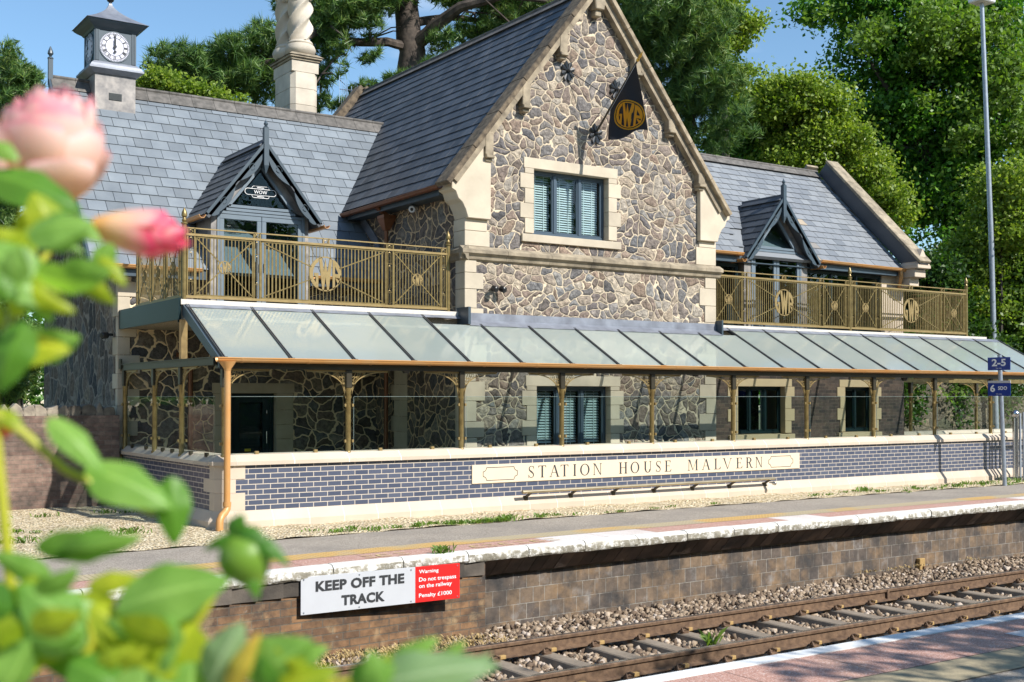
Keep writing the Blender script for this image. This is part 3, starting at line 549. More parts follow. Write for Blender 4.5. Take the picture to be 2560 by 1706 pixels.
# coping of the gable: sloping stones, kneelers, corbel blocks
def rake(b, side, y0, y1, t0, t1, z_lo, z_hi, seg=.85):
    """coping stones along a rake, side -1 left / +1 right; t0,t1 heights above the roof line"""
    x_e = ES if side < 0 else 2*GC-ES; d = Vector((-side*(GC-ES), 0, APZ-EZ)).normalized(); n = Vector((side*d.z, 0, abs(d.x)))
    Lh = (Vector((GC, 0, APZ))-Vector((x_e, 0, EZ))).length; s = z_lo
    while s < Lh*z_hi:
        e = min(s+seg, Lh*z_hi); A = Vector((x_e, 0, EZ))+d*(s+.003); B = Vector((x_e, 0, EZ))+d*(e-.003)
        ps = []
        for yy, tt in ((y0, t0), (y1, t0), (y1, t1), (y0, t1)): ps.append((A+n*tt+Vector((0, yy, 0)), B+n*tt+Vector((0, yy, 0))))
        b.hexa([ps[0][0], ps[0][1], ps[1][1], ps[1][0], ps[3][0], ps[3][1], ps[2][1], ps[2][0]]); s = e
GCP = {}
for s_ in (-1, 1):
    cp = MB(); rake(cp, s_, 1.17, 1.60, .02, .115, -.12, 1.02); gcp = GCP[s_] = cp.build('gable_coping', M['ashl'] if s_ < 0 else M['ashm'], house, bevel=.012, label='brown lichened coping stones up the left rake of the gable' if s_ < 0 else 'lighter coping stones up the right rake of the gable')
    cp = MB(); rake(cp, s_, 1.26, 1.41, -.10, .02, .05, 1.0, 2.); cp.build('coping_moulding', M['ashw'], gcp)
    cp = MB(); rake(cp, s_, 10.9, 11.25, .0, .2, -.1, 1.02); cp.build('rear_coping', M['ashl'], gcp)
cb = MB(); cb.box(GC-.16, GC+.16, 1.12, 1.62, APZ+.08, APZ+.42); cb.prism([(GC-.10, 1.20, 9.10), (GC+.10, 1.20, 9.10), (GC+.16, 1.20, 9.60), (GC-.16, 1.20, 9.60)], (0, .22, 0)); cb.box(GC-.07, GC+.07, 1.26, 1.42, 8.98, 9.10); cb.build('apex_stone', M['ashw'], gcp, bevel=.015)
for (xx, zz) in ((6.98, 8.05), (6.15, 6.97), (5.36, 5.99), (8.74, 7.95), (9.60, 6.95), (10.38, 5.97)):
    b = MB(); zt = (EZ+(xx-ES)*SL if xx < GC else EZ+(2*GC-ES-xx)*SL)-.02
    b.box(xx-.085, xx+.085, 1.25, 1.41, zz+.12, zt); b.box(xx-.085, xx+.085, 1.21, 1.41, zz+.06, zz+.118); b.box(xx-.07, xx+.07, 1.27, 1.41, zz, zz+.058)
    b.build('corbel', M['ashw'], gcp, bevel=.01)
# kneelers
for s_, xc in ((-1, GX0), (1, GX1)):
    b = MB(); o = s_
    pts = [(xc-o*.47, 4.98), (xc+o*.0, 4.98), (xc+o*.05, 5.12), (xc+o*.10, 5.24), (xc+o*.20, 5.30), (xc+o*.25, 5.42), (xc+o*.34, 5.48), (xc+o*.34, 5.58), (xc-o*.05, 6.04), (xc-o*.47, 6.04-.03)]
    if s_ < 0: pts = [(xc+.47, 4.98), (xc, 4.98), (xc-.05, 5.12), (xc-.12, 5.24), (xc-.20, 5.30), (xc-.25, 5.42), (xc-.33, 5.46), (xc-.33, 5.56), (xc+.03, 6.0), (xc+.47, 6.56)]
    else: pts = [(xc-.47, 4.98), (xc-.47, 6.56), (xc-.03, 6.0), (xc+.33, 5.56), (xc+.33, 5.46), (xc+.25, 5.42), (xc+.20, 5.30), (xc+.12, 5.24), (xc+.05, 5.12), (xc, 4.98)]
    b.prism([(p[0], 1.30, p[1]) for p in pts], (0, .46, 0)); b.build('kneeler', M['ash'], house, bevel=.008)
# quoins
def quoin_col(b, xc, s_, z0, z1, Y, wa, wb, h=.30, ya=.35, yb=.22, proud=.022, seed=0):
    r = random.Random(seed); z = z0; k = 0
    while z < z1-.02:
        hh = min(h*r.uniform(.85, 1.2), z1-z); w_ = (wa if k % 2 else wb)*r.uniform(.9, 1.1); yd = (yb if k % 2 else ya)
        x0, x1 = (xc-proud, xc+w_) if s_ < 0 else (xc-w_, xc+proud); b.box(x0, x1, Y-proud, Y+yd, z+.003, z+hh-.003); z += hh; k += 1
for A_, KW in (((GX0, -1, 4.50, 4.98, YG, .46, .46), dict(ya=.36, yb=.36, seed=1)), ((GX1, 1, 4.5, 4.98, YG, .47, .47), dict(ya=.3, yb=.3, seed=2)), ((GX0, -1, 0, 4.27, YG, .22, .40), dict(seed=3, ya=.30, yb=.30)), ((GX1, 1, 0, 4.27, YG, .26, .46), dict(seed=4))):
    b = MB(); quoin_col(b, *A_, **KW); b.build('quoin', M['ash'], house, bevel=.006)
b = MB()
pr = [(0, 4.24), (-.05, 4.27), (-.07, 4.33), (-.13, 4.37), (-.13, 4.43), (-.02, 4.50), (0, 4.50)]
x = GX0-.13
while x < GX1+.12:
    x1 = min(x+.95, GX1+.13); b.prism([(x+.003, YG+p[0], p[1]) for p in pr], (x1-x-.006, 0, 0)); x = x1
b.prism([(GX0+p[0], 1.28, p[1]) for p in pr], (0, 1.05, 0)); b.build('string_course', M['ashw'], house, label='weathered moulded band across the gable')
# ---- windows
def surround(name, x0, x1, z0, z1, sw, Y, mat, sill=.12, head=.19, depth=.28, quoins=True, seed=0, proud=.02):
    r = random.Random(seed); b = MB(); b.box(x0-sw-.02, x1+sw+.02, Y-proud, Y+depth, z1, z1+head)
    z = z0; k = 0
    while z < z1-.01:
        hh = min(.27, z1-z); hh = z1-z if z1-z-hh < .08 else hh; e = (.10 if k % 2 else 0) if quoins else 0
        b.box(x0-sw-e, x0, Y-proud, Y+depth, z+.002, z+hh-.002); b.box(x1, x1+sw+e, Y-proud, Y+depth, z+.002, z+hh-.002); z += hh; k += 1
    if sill: b.hexa([(x0-sw-.08, Y-proud-.035, z0-sill), (x1+sw+.08, Y-proud-.035, z0-sill), (x1+sw+.08, Y+depth, z0-sill), (x0-sw-.08, Y+depth, z0-sill), (x0-sw-.08, Y-proud-.035, z0-.02), (x1+sw+.08, Y-proud-.035, z0-.02), (x1+sw+.08, Y+depth, z0), (x0-sw-.08, Y+depth, z0)])
    return b.build(name, mat, house, bevel=.006)
def window(x0, x1, z0, z1, Y, lights, blind=None, label=None, mat='frame', fw=.055, curtains=False):
    w_ = MB(); fr = w_; d = .07; fr.box(x0, x1, Y, Y+d, z0, z0+fw); fr.box(x0, x1, Y, Y+d, z1-fw, z1); fr.box(x0, x0+fw, Y, Y+d, z0+fw, z1-fw); fr.box(x1-fw, x1, Y, Y+d, z0+fw, z1-fw)
    n = lights; st = (x1-x0)/n; root = None
    for i in range(1, n): fr.box(x0+st*i-fw*.6, x0+st*i+fw*.6, Y-.004, Y+d-.002, z0+fw, z1-fw)
    root = fr.build('window', M[mat], house, label=label, bevel=.006)
    for i in range(n):
        a = x0+st*i+(fw if i == 0 else fw*.6); c = x0+st*(i+1)-(fw if i == n-1 else fw*.6); q = MB(); s2 = .028
        q.box(a, c, Y+.018, Y+.055, z0+fw, z0+fw+s2); q.box(a, c, Y+.018, Y+.055, z1-fw-s2, z1-fw); q.box(a, a+s2, Y+.018, Y+.055, z0+fw+s2, z1-fw-s2); q.box(c-s2, c, Y+.018, Y+.055, z0+fw+s2, z1-fw-s2)
        q.build('sash', M[mat], root, bevel=.004)
        g = MB(); g.box(a+s2, c-s2, Y+.035, Y+.041, z0+fw+s2, z1-fw-s2); g.build('pane', M['glass'], root)
        if blind:
            bl = MB(); z = z1-fw-.03
            while z > z0+fw+.02: bl.hexa([(a+.02, Y+.12, z-.006), (c-.02, Y+.12, z-.006), (c-.02, Y+.145, z+.024), (a+.02, Y+.145, z+.024), (a+.02, Y+.12, z-.003), (c-.02, Y+.12, z-.003), (c-.02, Y+.145, z+.027), (a+.02, Y+.145, z+.027)]); z -= blind
            for xx in (a+(c-a)*.3, a+(c-a)*.7): bl.box(xx-.008, xx+.008, Y+.118, Y+.12, z0+fw, z1-fw)
            bl.build('blind', M['blind'], root)
    bk = MB(); bk.box(x0-.3, x1+.3, Y+.5 if blind else Y+1.2, Y+.51 if blind else Y+1.25, z0-.3, z1+.3); bk.build('room_darkness', M['dark'], root)
    return root
surround('window_surround', 6.40, 8.12, 4.82, 6.0, .20, YG, M['ash'], sill=.16, seed=1)
window(6.40, 8.12, 4.82, 6.0, YG+.13, 3, blind=.044, label='three light upper gable window with white slat blinds')
surround('window_surround', 6.46, 8.16, .90, 2.06, .22, YG, M['ash'], sill=.14, seed=2)
window(6.46, 8.16, .90, 2.06, YG+.13, 3, blind=.05, label='three light ground floor gable window with white slat blinds, seen under the veranda')
# ---- left wing
b = MB(); wall_y(b, -.06, 4.95, 0, 4.25, 4.75, [(1.9, 2.95, 0, 2.0), (1.56, 3.27, 3.2, 4.25)]); b.build('wing_wall', rubble('rubble_wing_wall', [tuple(x*.75 for x in c) for c in STC], (.90, .71, .45), sx=4.0, sz=4.7, rib=.046), house, label='rubble wall of the left wing behind veranda and balcony')  # pointing colour brightened to make up for the dim light under the veranda
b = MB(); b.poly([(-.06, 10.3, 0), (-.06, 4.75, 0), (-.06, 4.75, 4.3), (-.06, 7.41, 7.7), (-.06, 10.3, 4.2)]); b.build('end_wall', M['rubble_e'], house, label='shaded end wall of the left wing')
b = MB(); quoin_col(b, -.06, -1, 0, 4.15, 4.75, .20, .34, ya=.10, yb=.30, seed=7); b.build('quoin', M['ash'], house, bevel=.006, label='pale corner stones of the left wing')
b = MB()
for z in [i*.3 for i in range(11)]:
    b.box(4.935, 4.95, 3.47, 3.47+(.5 if int(z*10) % 2 else .62), z+.003, z+.297)
b.build('quoin', M['ash'], house, label='flat strip of pale stones on the gable side wall under the veranda')
o_ = (-.62, 4.40, 4.12); vW = Vector((0, 3.01, 3.78)); HW = vW.length
def skipL(p): return p.x > 1.62 and p.x < 3.16 and p.z < 5.0-.0 and p.y < 5.2
wl = slates('wing_roof_slope', M['slate'], house, o_, (1, 0, 0), vW, 7.6, HW, sw=.325, sh=.262, seed=3, skip=skipL, label='sunlit blue grey slate slope of the left wing')
slates('wing_roof_slope', M['slate'], house, (6.98, 10.42, 4.12), (-1, 0, 0), Vector((0, -3.01, 3.78)), 7.6, HW, seed=4)
b = MB(); x = -.62
while x < 6.5:
    x1 = min(x+.455, 6.5); b.prism([(x+.003, 7.41-.20, 7.71), (x+.003, 7.41, 7.97), (x+.003, 7.41+.20, 7.71), (x+.003, 7.41, 7.85)], (x1-x-.006, 0, 0)); b.tube([(x+.003, 7.41, 7.965), (x1-.003, 7.41, 7.965)], .038, 8); x = x1
b.build('ridge_tile', M['ridge'], wl)
b = MB(); b.box(-.66, -.58, 7.37, 7.45, 7.8, 8.30); b.lathe((-.62, 7.41, 8.30), [(.055, 0), (.055, .02), (.02, .05), (.055, .10), (.045, .15), (.008, .24)], 12); b.build('finial', M['paint'], wl)
b = MB(); b.hexa([(-.66, 4.38, 3.98), (-.62, 4.38, 3.98), (-.62, 7.41, 7.77), (-.66, 7.41, 7.77), (-.66, 4.38, 4.16), (-.62, 4.38, 4.16), (-.62, 7.41, 7.95), (-.66, 7.41, 7.95)]); b.build('bargeboard', M['paint'], wl)
b = MB(); b.box(-.6, 1.4, 4.42, 4.47, 3.95, 4.13); b.box(-.6, 1.4, 4.47, 4.76, 3.96, 3.98); b.build('fascia', M['paint'], wl)
b = MB(); b.box(3.4, 4.95, 4.42, 4.47, 3.95, 4.13); b.build('fascia', M['paint'], wl)
def gutter(name, a, c, parent, mat, r=.06, joints=True):
    a, c = Vector(a), Vector(c); d = (c-a).normalized(); up = Vector((0, 0, 1)); s = d.cross(up).normalized(); b = MB()
    ln = (c-a).length; n = 9; vs = []
    for t in (0, ln):
        for k in range(n+1): an = pi*k/n; vs.append(a+d*t+s*(cos(an)*r)-up*(sin(an)*r))
        for k in range(n, -1, -1): an = pi*k/n; vs.append(a+d*t+s*(cos(an)*(r-.008))-up*(sin(an)*(r-.008)))
    m_ = 2*(n+1); b.add(vs, [(k, (k+1) % m_, m_+(k+1) % m_, m_+k) for k in range(m_)]+[tuple(range(m_))[::-1], tuple(range(m_, 2*m_))])
    b.tube([a+s*r, c+s*r], .010, 6); b.tube([a-s*r, c-s*r], .010, 6)
    if joints:
        t = .35
        while t < ln:
            q = [a+d*(t)+s*(cos(pi*k/8)*(r+.006))-up*(sin(pi*k/8)*(r+.006)) for k in range(9)]; q2 = [p+d*.035 for p in q]; b.add(q+q2, [(k, k+1, 10+k, 9+k) for k in range(8)]); t += 1.02
    return b.build(name, mat, parent, smooth=True)
gutter('gutter', (-.6, 4.36, 4.13), (1.28, 4.36, 4.13), wl, M['copper']); gutter('gutter', (3.45, 4.36, 4.13), (4.86, 4.36, 4.13), wl, M['copper'])
b = MB(); b.prism([(4.94, 5.62, 5.55), (4.94, 4.75, 4.85), (4.94, 4.36, 4.15), (4.94, 4.28, 4.15), (4.94, 4.64, 4.98), (4.94, 5.45, 5.68)], (-.03, 0, 0)); b.build('flashing', M['lead'], wl)
# dormers
def dormer(xc, yf, za, hw, zf, ridge_y, door, sidey, mats, tri=None, wow=False, label=None):
    """xc centre, yf bargeboard plane, za apex height, hw half width, zf foot height, door=(x0,x1,z0,z1)"""
    root = MB(); sl = (za-zf)/hw; yd = yf+.22; dx0, dx1, dz0, dz1 = door
    # lead covered front panel round the glazing
    o = root; e = .035
    o.box(xc-hw*.86, dx0, yd, yd+.05, dz0, zf+.05); o.box(dx1, xc+hw*.86, yd, yd+.05, dz0, zf+.05)
    tzb = dz1+.10; tw = (za-.40-tzb)/sl
    for s_ in (-1, 1):
        o.prism([(xc+s_*hw*.86, yd, zf+.05), (xc+s_*(dx1-dx0)/2, yd, zf+.05), (xc+s_*(dx1-dx0)/2, yd, dz1+.02), (xc+s_*tw, yd, tzb), (xc, yd, za-.40), (xc, yd, za-.06), (xc+s_*(hw*.97), yd, zf+.06)][::s_], (0, .05, 0))
    r = root.build('dormer', M['leadp'], house, label=label)
    # cheeks
    c = MB(); c.box(xc-hw*.86, xc-hw*.86+.05, yd+.05, sidey, dz0+.4, zf+.02); c.box(xc+hw*.86-.05, xc+hw*.86, yd+.05, sidey, dz0+.4, zf+.02); c.build('cheek', M['leadp'], r)
    for s_ in (-1, 1):
        u = Vector((0, -s_, 0)) if s_ < 0 else Vector((0, 1, 0)); ez = zf+.0; org = Vector((xc+s_*(hw+.03), (ridge_y if s_ < 0 else yf), zf-.03)); u = Vector((0, -1, 0)) if s_ < 0 else Vector((0, 1, 0)); v = Vector((-s_*hw, 0, za-zf)); Ls = v.length+.04
        slates('dormer_roof_slope', mats, r, org, u, v, ridge_y-yf, Ls, sw=.28, sh=.20, seed=int(xc*10)+s_)
    b = MB(); b.tube([(xc, yf+.02, za+.05), (xc, ridge_y-.15, za+.05)], .032, 8); b.prism([(xc-.12, yf+.02, za-.06), (xc, yf+.02, za+.07), (xc+.12, yf+.02, za-.06)], (0, ridge_y-yf-.2, 0)); b.build('dormer_ridge', M['slated'], r)
    # scalloped bargeboards
    for s_ in (-1, 1):
        d = Vector((-s_*hw, 0, za-zf)); Lb = d.length; d.normalize(); n_ = Vector((s_*d.z, 0, abs(d.x))); foot = Vector((xc+s_*hw, yf, zf)); top = []; bot = []
        N = 48
        for i in range(N+1):
            t = i/N; q = foot+d*(Lb*t); top.append(q+n_*.0)
            ph = (t*2.05) % 1.0; dep = .065+.125*max(0, sin(pi*min(1, ph*1.12)))**.8
            if t < .10: dep = .17*math.sqrt(max(0, 1-((.10-t)/.10)**2))*.9+.02
            if t > .97: dep = .14
            bot.append(q-n_*dep)
        bb = MB()
        for i in range(N):
            f4 = [top[i], top[i+1], bot[i+1], bot[i]]; bb.add([p for p in f4]+[p+Vector((0, .035, 0)) for p in f4], [(0, 1, 2, 3), (7, 6, 5, 4), (3, 2, 6, 7), (0, 4, 5, 1)])
        # raised trim and little carved crescents
        bb.bar(foot+n_*.0+Vector((0, -.015, 0)), foot+d*Lb+Vector((0, -.015, 0)), .03, .05); 
        bb.build('bargeboard', M['paint'], r)
        for t0 in (.22, .70):
            cr_ = MB()
            ctr = foot+d*(Lb*t0)-n_*.10+Vector((0, -.006, 0))
            for (a0_, a1_, rr2) in ((20, 150, .075), (200, 300, .05), (330, 380, .05)):
                pts = [ctr+d*(rr2*cos(rad(a)))+n_*(rr2*.8*sin(rad(a))) for a in range(a0_, a1_, 18)]; cr_.tube(pts, .007, 5)
            cr_.build('carving', M['paint'], r)
        g_a = Vector((xc+s_*(hw+.10), yf-.06, zf-.05)); g_b = Vector((xc+s_*(hw+.10), min(yf+.75, sidey), zf-.05)); gutter('gutter', g_a, g_b, r, M['copper'], r=.055, joints=False)
    # post with finial and pendant
    b = MB(); b.box(xc-.045, xc+.045, yf-.05, yf+.04, za-.42, za+.26); b.prism([(xc-.045, yf-.05, za+.26), (xc+.045, yf-.05, za+.26), (xc+.045, yf+.04, za+.26), (xc-.045, yf+.04, za+.26)], (0, 0, .012))
    b.lathe((xc, yf-.005, za+.272), [(.02, 0), (.045, .01), (.02, .03), (.035, .05), (.04, .075), (.012, .12), (.003, .155)], 12); b.hexa([(xc-.008, yf-.013, za-.56), (xc+.008, yf-.013, za-.56), (xc+.008, yf+.003, za-.56), (xc-.008, yf+.003, za-.56), (xc-.045, yf-.05, za-.42), (xc+.045, yf-.05, za-.42), (xc+.045, yf+.04, za-.42), (xc-.045, yf+.04, za-.42)])
    b.build('finial', M['paint'], r, bevel=.004)
    # triangular light
    g = MB(); yy = yd+.01; g.prism([(xc-tw+.12, yy+.03, tzb+.05), (xc+tw-.12, yy+.03, tzb+.05), (xc, yy+.03, za-.50)], (0, .006, 0)); g.build('pane', M['glass'], r)
    f = MB()
    P3 = [Vector((xc-tw, yy-.012, tzb)), Vector((xc+tw, yy-.012, tzb)), Vector((xc, yy-.012, za-.40))]
    for i in range(3): f.bar(P3[i], P3[(i+1) % 3], .05, .05, up=(0, 1, 0))
    f.box(xc-tw-.05, xc+tw+.05, yd-.03, yd+.03, dz1+.01, dz1+.06); f.build('frame', M['framed'], r)
    # french doors
    for s_ in (-1, 1):
        a, c = (dx0+.05, (dx0+dx1)/2-.004) if s_ < 0 else ((dx0+dx1)/2+.004, dx1-.05); q = MB(); yy = yd-.01; fw = .085
        q.box(a, c, yy, yy+.055, dz0, dz0+.12); q.box(a, c, yy, yy+.055, dz1-.14, dz1-.05); q.box(a, a+fw, yy, yy+.055, dz0+.12, dz1-.14); q.box(c-fw, c, yy, yy+.055, dz0+.12, dz1-.14)
        dr = q.build('door', M['framed'], r, bevel=.006); g = MB(); g.box(a+fw, c-fw, yy+.02, yy+.027, dz0+.12, dz1-.14); g.build('pane', M['glass'], dr)
        h = MB(); xh = c-.04 if s_ < 0 else a+.04; h.tube([(xh, yy-.03, (dz0+dz1)/2-.12), (xh, yy-.03, (dz0+dz1)/2+.02), (xh, yy, (dz0+dz1)/2+.02)], .009, 6); h.build('handle', M['black'], dr)
    q = MB(); q.box(dx0, dx0+.05, yd-.02, yd+.05, dz0, dz1); q.box(dx1-.05, dx1, yd-.02, yd+.05, dz0, dz1); q.box(dx0+.05, dx1-.05, yd-.02, yd+.05, dz1-.05, dz1); q.build('door_frame', M['framed'], r, bevel=.004)
    k = MB(); k.box(dx0+.02, dx1-.02, yd+.75, yd+.8, dz0, dz1-.02); k.prism([(xc-tw, yd+.75, tzb), (xc+tw, yd+.75, tzb), (xc, yd+.75, za-.45)], (0, .03, 0)); k.build('room_darkness', M['dark'], r)
    return r
dl = dormer(2.37, 4.10, 6.47, 1.09, 5.10, 6.25, (1.54, 3.23, 3.34, 5.20), 5.1, M['slated'], label='left dormer with french doors, scalloped bargeboards and a lettered triangular light')
# etched oval sign in the triangular light
def wow_sign(parent, cx, cz, y, W, mat, s=1.):
    b = MB(); H = W*.20
    def rr(hw, hh, dz, t=.006*s, part=None):
        pts = []; R_ = hh
        for i in range(40):
            a = 2*pi*i/40; x = (hw-R_)*(1 if cos(a) > 0 else -1)+R_*cos(a); z = R_*sin(a); pts.append((cx+x, y, cz+dz+z))
        pts.append(pts[0]); b.tube(pts, t, 4, cap=False)
    rr(W/2, H/2*.95, 0); 
    for sg in (-1, 1):
        pts = [(cx-W*.28, y, cz+sg*H*.55), (cx-W*.26, y, cz+sg*H*.78), (cx-W*.22, y, cz+sg*H*.88), (cx+W*.22, y, cz+sg*H*.88), (cx+W*.26, y, cz+sg*H*.78), (cx+W*.28, y, cz+sg*H*.55)]; b.tube(pts, .005*s, 4)
        b.bar((cx-W*.11, y, cz+sg*H*.68), (cx+W*.11, y, cz+sg*H*.68), .004, .012*s)
    o = b.build('oval_sign', mat, parent); t = text_mb('WOW', (cx-W*.21, y, cz-H*.26), (1, 0, 0), (0, 0, 1), W*.42, H*.52, 0, .003); t.build('lettering', mat, o); return o
wow_sign(dl, 2.37, 5.60, 4.335, .60, M['inkw'])
# ---- clock turret
TX0, TX1, TY0, TY1 = .095, .862, 6.97, 7.74; tcx, tcy = (TX0+TX1)/2, (TY0+TY1)/2
def sq(b, hw0, z0, hw1, z1): b.hexa([(tcx-hw0, tcy-hw0, z0), (tcx+hw0, tcy-hw0, z0), (tcx+hw0, tcy+hw0, z0), (tcx-hw0, tcy+hw0, z0), (tcx-hw1, tcy-hw1, z1), (tcx+hw1, tcy-hw1, z1), (tcx+hw1, tcy+hw1, z1), (tcx-hw1, tcy+hw1, z1)])
hw = .384
b = MB(); sq(b, hw, 6.9, hw, 8.14); b.box(TX0-.02, TX1+.02, TY0-.03, TY0-.001, 7.24, 7.30)
ct = b.build('clock_turret', M['leadp'], house, label='lead clad clock turret astride the left ridge, its clock at twelve')
b = MB(); sq(b, hw+.02, 8.05, hw+.13, 8.13); sq(b, hw+.13, 8.131, hw+.13, 8.165); sq(b, hw+.115, 8.166, hw+.10, 8.20); sq(b, hw+.095, 8.201, hw+.085, 8.225); sq(b, hw+.075, 8.226, hw+.06, 8.25); sq(b, hw+.05, 8.251, hw+.02, 8.285); b.build('cornice', M['lead'], ct)
b = MB(); sq(b, hw, 8.286, hw, 8.93)
for sx in (-1, 1):
    for sy in (-1, 1):
        for k in range(3):
            o1 = hw-.015-k*.026
            b.box(tcx+sx*o1-.010, tcx+sx*o1+.010, tcy+sy*(hw+.006)-.006, tcy+sy*(hw+.006)+.006, 8.30, 8.92); b.box(tcx+sx*(hw+.006)-.006, tcx+sx*(hw+.006)+.006, tcy+sy*o1-.010, tcy+sy*o1+.010, 8.30, 8.92)
b.build('housing', M['paint'], ct)
b = MB(); sq(b, hw+.02, 8.90, hw+.05, 8.94); sq(b, hw+.05, 8.941, hw+.12, 8.985); sq(b, hw+.12, 8.986, hw+.17, 9.03); sq(b, hw+.175, 9.031, hw+.175, 9.055)
b.build('cornice', M['paint'], ct)
b = MB(); N = 10; prev = None
for i in range(N):
    t0, t1 = i/N, (i+1)/N; f = lambda t: (hw+.19)*((1-t)**1.7)*.93+.035*(1-t)+.02; g = lambda t: 9.056+.50*t
    sq(b, f(t0), g(t0), f(t1), g(t1))
b.build('turret_roof', M['lead'], ct, smooth=False)
b = MB(); b.lathe((tcx, tcy, 9.54), [(.03, 0), (.03, .03), (.06, .05), (.075, .09), (.06, .13), (.02, .15), (.012, .45)], 12)
b.bar((tcx-.22, tcy, 9.70), (tcx+.30, tcy, 9.70), .012, .012); b.bar((tcx, tcy-.25, 9.70), (tcx, tcy+.25, 9.70), .012, .012)
for s_ in (-1, 1):
    for k in range(3): b.tube([(tcx+s_*(.06+.07*k)+.03*cos(a), tcy, 9.74+.03*sin(a)) for a in np.linspace(0, 4.4, 9)], .006, 5)
b.build('weathervane', M['black'], ct)
b = MB(); b.box(.357, .600, TY0-.008, TY0+.002, 7.565, 7.70)
for i in range(13): b.bar((.362+i*.0182, TY0-.012, 7.57), (.362+i*.0182+.012, TY0-.012, 7.695), .004, .004)
for i in range(7): b.bar((.36, TY0-.014, 7.575+i*.019), (.597, TY0-.014, 7.575+i*.019), .004, .004)
b.build('vent_grille', M['grille'], ct)
ROM = ['XII', 'I', 'II', 'III', 'IIII', 'V', 'VI', 'VII', 'VIII', 'IX', 'X', 'XI']
def clock(c, ux, nrm, R_):
    c, ux, nrm = Vector(c), Vector(ux), Vector(nrm); uz = Vector((0, 0, 1)); P = lambda r, a, o=0: c+ux*(r*sin(a))+uz*(r*cos(a))+nrm*o
    def disc(r, o, n=40): return [P(r, 2*pi*i/n, o) for i in range(n)]
    b = MB(); b.prism(disc(R_, 0)[::1], nrm*.012); root = b.build('clock_face', M['paint'], ct, label='white clock face with roman numerals, both hands at twelve')
    b = MB(); d = disc(R_*.93, .0135); b.poly(d); b.build('dial', simple('dial_white', (.58, .58, .66), .4, var=.03), root)
    b = MB()
    def ring(r0, r1, o, n=48):
        for i in range(n): a0_, a1_ = 2*pi*i/n, 2*pi*(i+1)/n; b.poly([P(r0, a0_, o), P(r0, a1_, o), P(r1, a1_, o), P(r1, a0_, o)])
    ring(R_*.80, R_*.825, .0150); ring(R_*.56, R_*.60, .0150)
    for i in range(60): a = 2*pi*i/60; b.poly([P(R_*.82, a-.022, .0148), P(R_*.82, a+.022, .0148), P(R_*.93, a+.02, .0148), P(R_*.93, a-.02, .0148)])
    def stroke(r0, a0_, r1, a1_, w_):
        A, B = P(r0, a0_, .0165), P(r1, a1_, .0165); t = (B-A).normalized(); s_ = t.cross(nrm)*w_; b.poly([A-s_, A+s_, B+s_, B-s_])
    for h, tx in enumerate(ROM):
        a = h*pi/6; ws = {'I': .07, 'V': .15, 'X': .15}; tot = sum(ws[ch] for ch in tx); p_ = -tot/2
        for ch in tx:
            m_ = a+p_+ws[ch]/2; p_ += ws[ch]; r0, r1 = R_*.60, R_*.80
            if ch == 'I': stroke(r0, m_, r1, m_, .0058)
            elif ch == 'V': stroke(r0, m_, r1, m_-.055, .0062); stroke(r0, m_, r1, m_+.05, .003)
            else: stroke(r0, m_+.06, r1, m_-.05, .0062); stroke(r0, m_-.06, r1, m_+.05, .003)
    b.build('numerals', M['carve'], root)
    b = MB(); b.bar(P(R_*-.34, 0, .04), P(R_*.80, 0, .04), .012, .006, up=nrm); b.bar(P(R_*.10, 0, .05), P(R_*.50, 0, .05), .030, .006, up=nrm); b.prism([P(.03, 2*pi*i/14, .035) for i in range(14)], nrm*.02)
    b.prism([P(R_*.33, pi, .04)+Vector((0, 0, 0))+ux*(.03*cos(2*pi*i/10))+uz*(.022*sin(2*pi*i/10)) for i in range(10)], nrm*.006); b.build('hands', M['black'], root)
clock((tcx-.02, tcy-hw-.002, 8.593), (1, 0, 0), (0, -1, 0), .300); clock((tcx-hw-.002, tcy, 8.593), (0, -1, 0), (-1, 0, 0), .300)
# ---- chimney
cx0, cx1, cy0, cy1 = 4.56, 5.20, 8.0, 9.02; ch = .10
def octo(z, e=0, c=ch): return [(cx0-e+c, cy0-e, z), (cx1+e-c, cy0-e, z), (cx1+e, cy0-e+c, z), (cx1+e, cy1+e-c, z), (cx1+e-c, cy1+e, z), (cx0-e+c, cy1+e, z), (cx0-e, cy1+e-c, z), (cx0-e, cy0-e+c, z)]
b = MB(); z = 6.9
for hgt in (.55, .5, .34, .36, .36):
    b.prism(octo(z+.002), (0, 0, hgt-.004)); z += hgt
b.box(cx0, cx1, cy0, cy1, z+.002, 9.26); cm = b.build('chimney', M['chim'], house, bevel=.006, label='pale limestone chimney stack with two twisted shafts')
b = MB(); b.prism([(p[0], p[1], p[2]) for p in octo(9.262, .03, .02)], (0, 0, .05)); b.prism(octo(9.313, .07, .02), (0, 0, .045)); b.hexa([(cx0-.10, cy0-.10, 9.36), (cx1+.10, cy0-.10, 9.36), (cx1+.10, cy1+.10, 9.36), (cx0-.10, cy1+.10, 9.36), (cx0+.02, cy0+.02, 9.44), (cx1-.02, cy0+.02, 9.44), (cx1-.02, cy1-.02, 9.44), (cx0+.02, cy1-.02, 9.44)]); b.build('chimney_cap', M['ashw'], cm, bevel=.008)
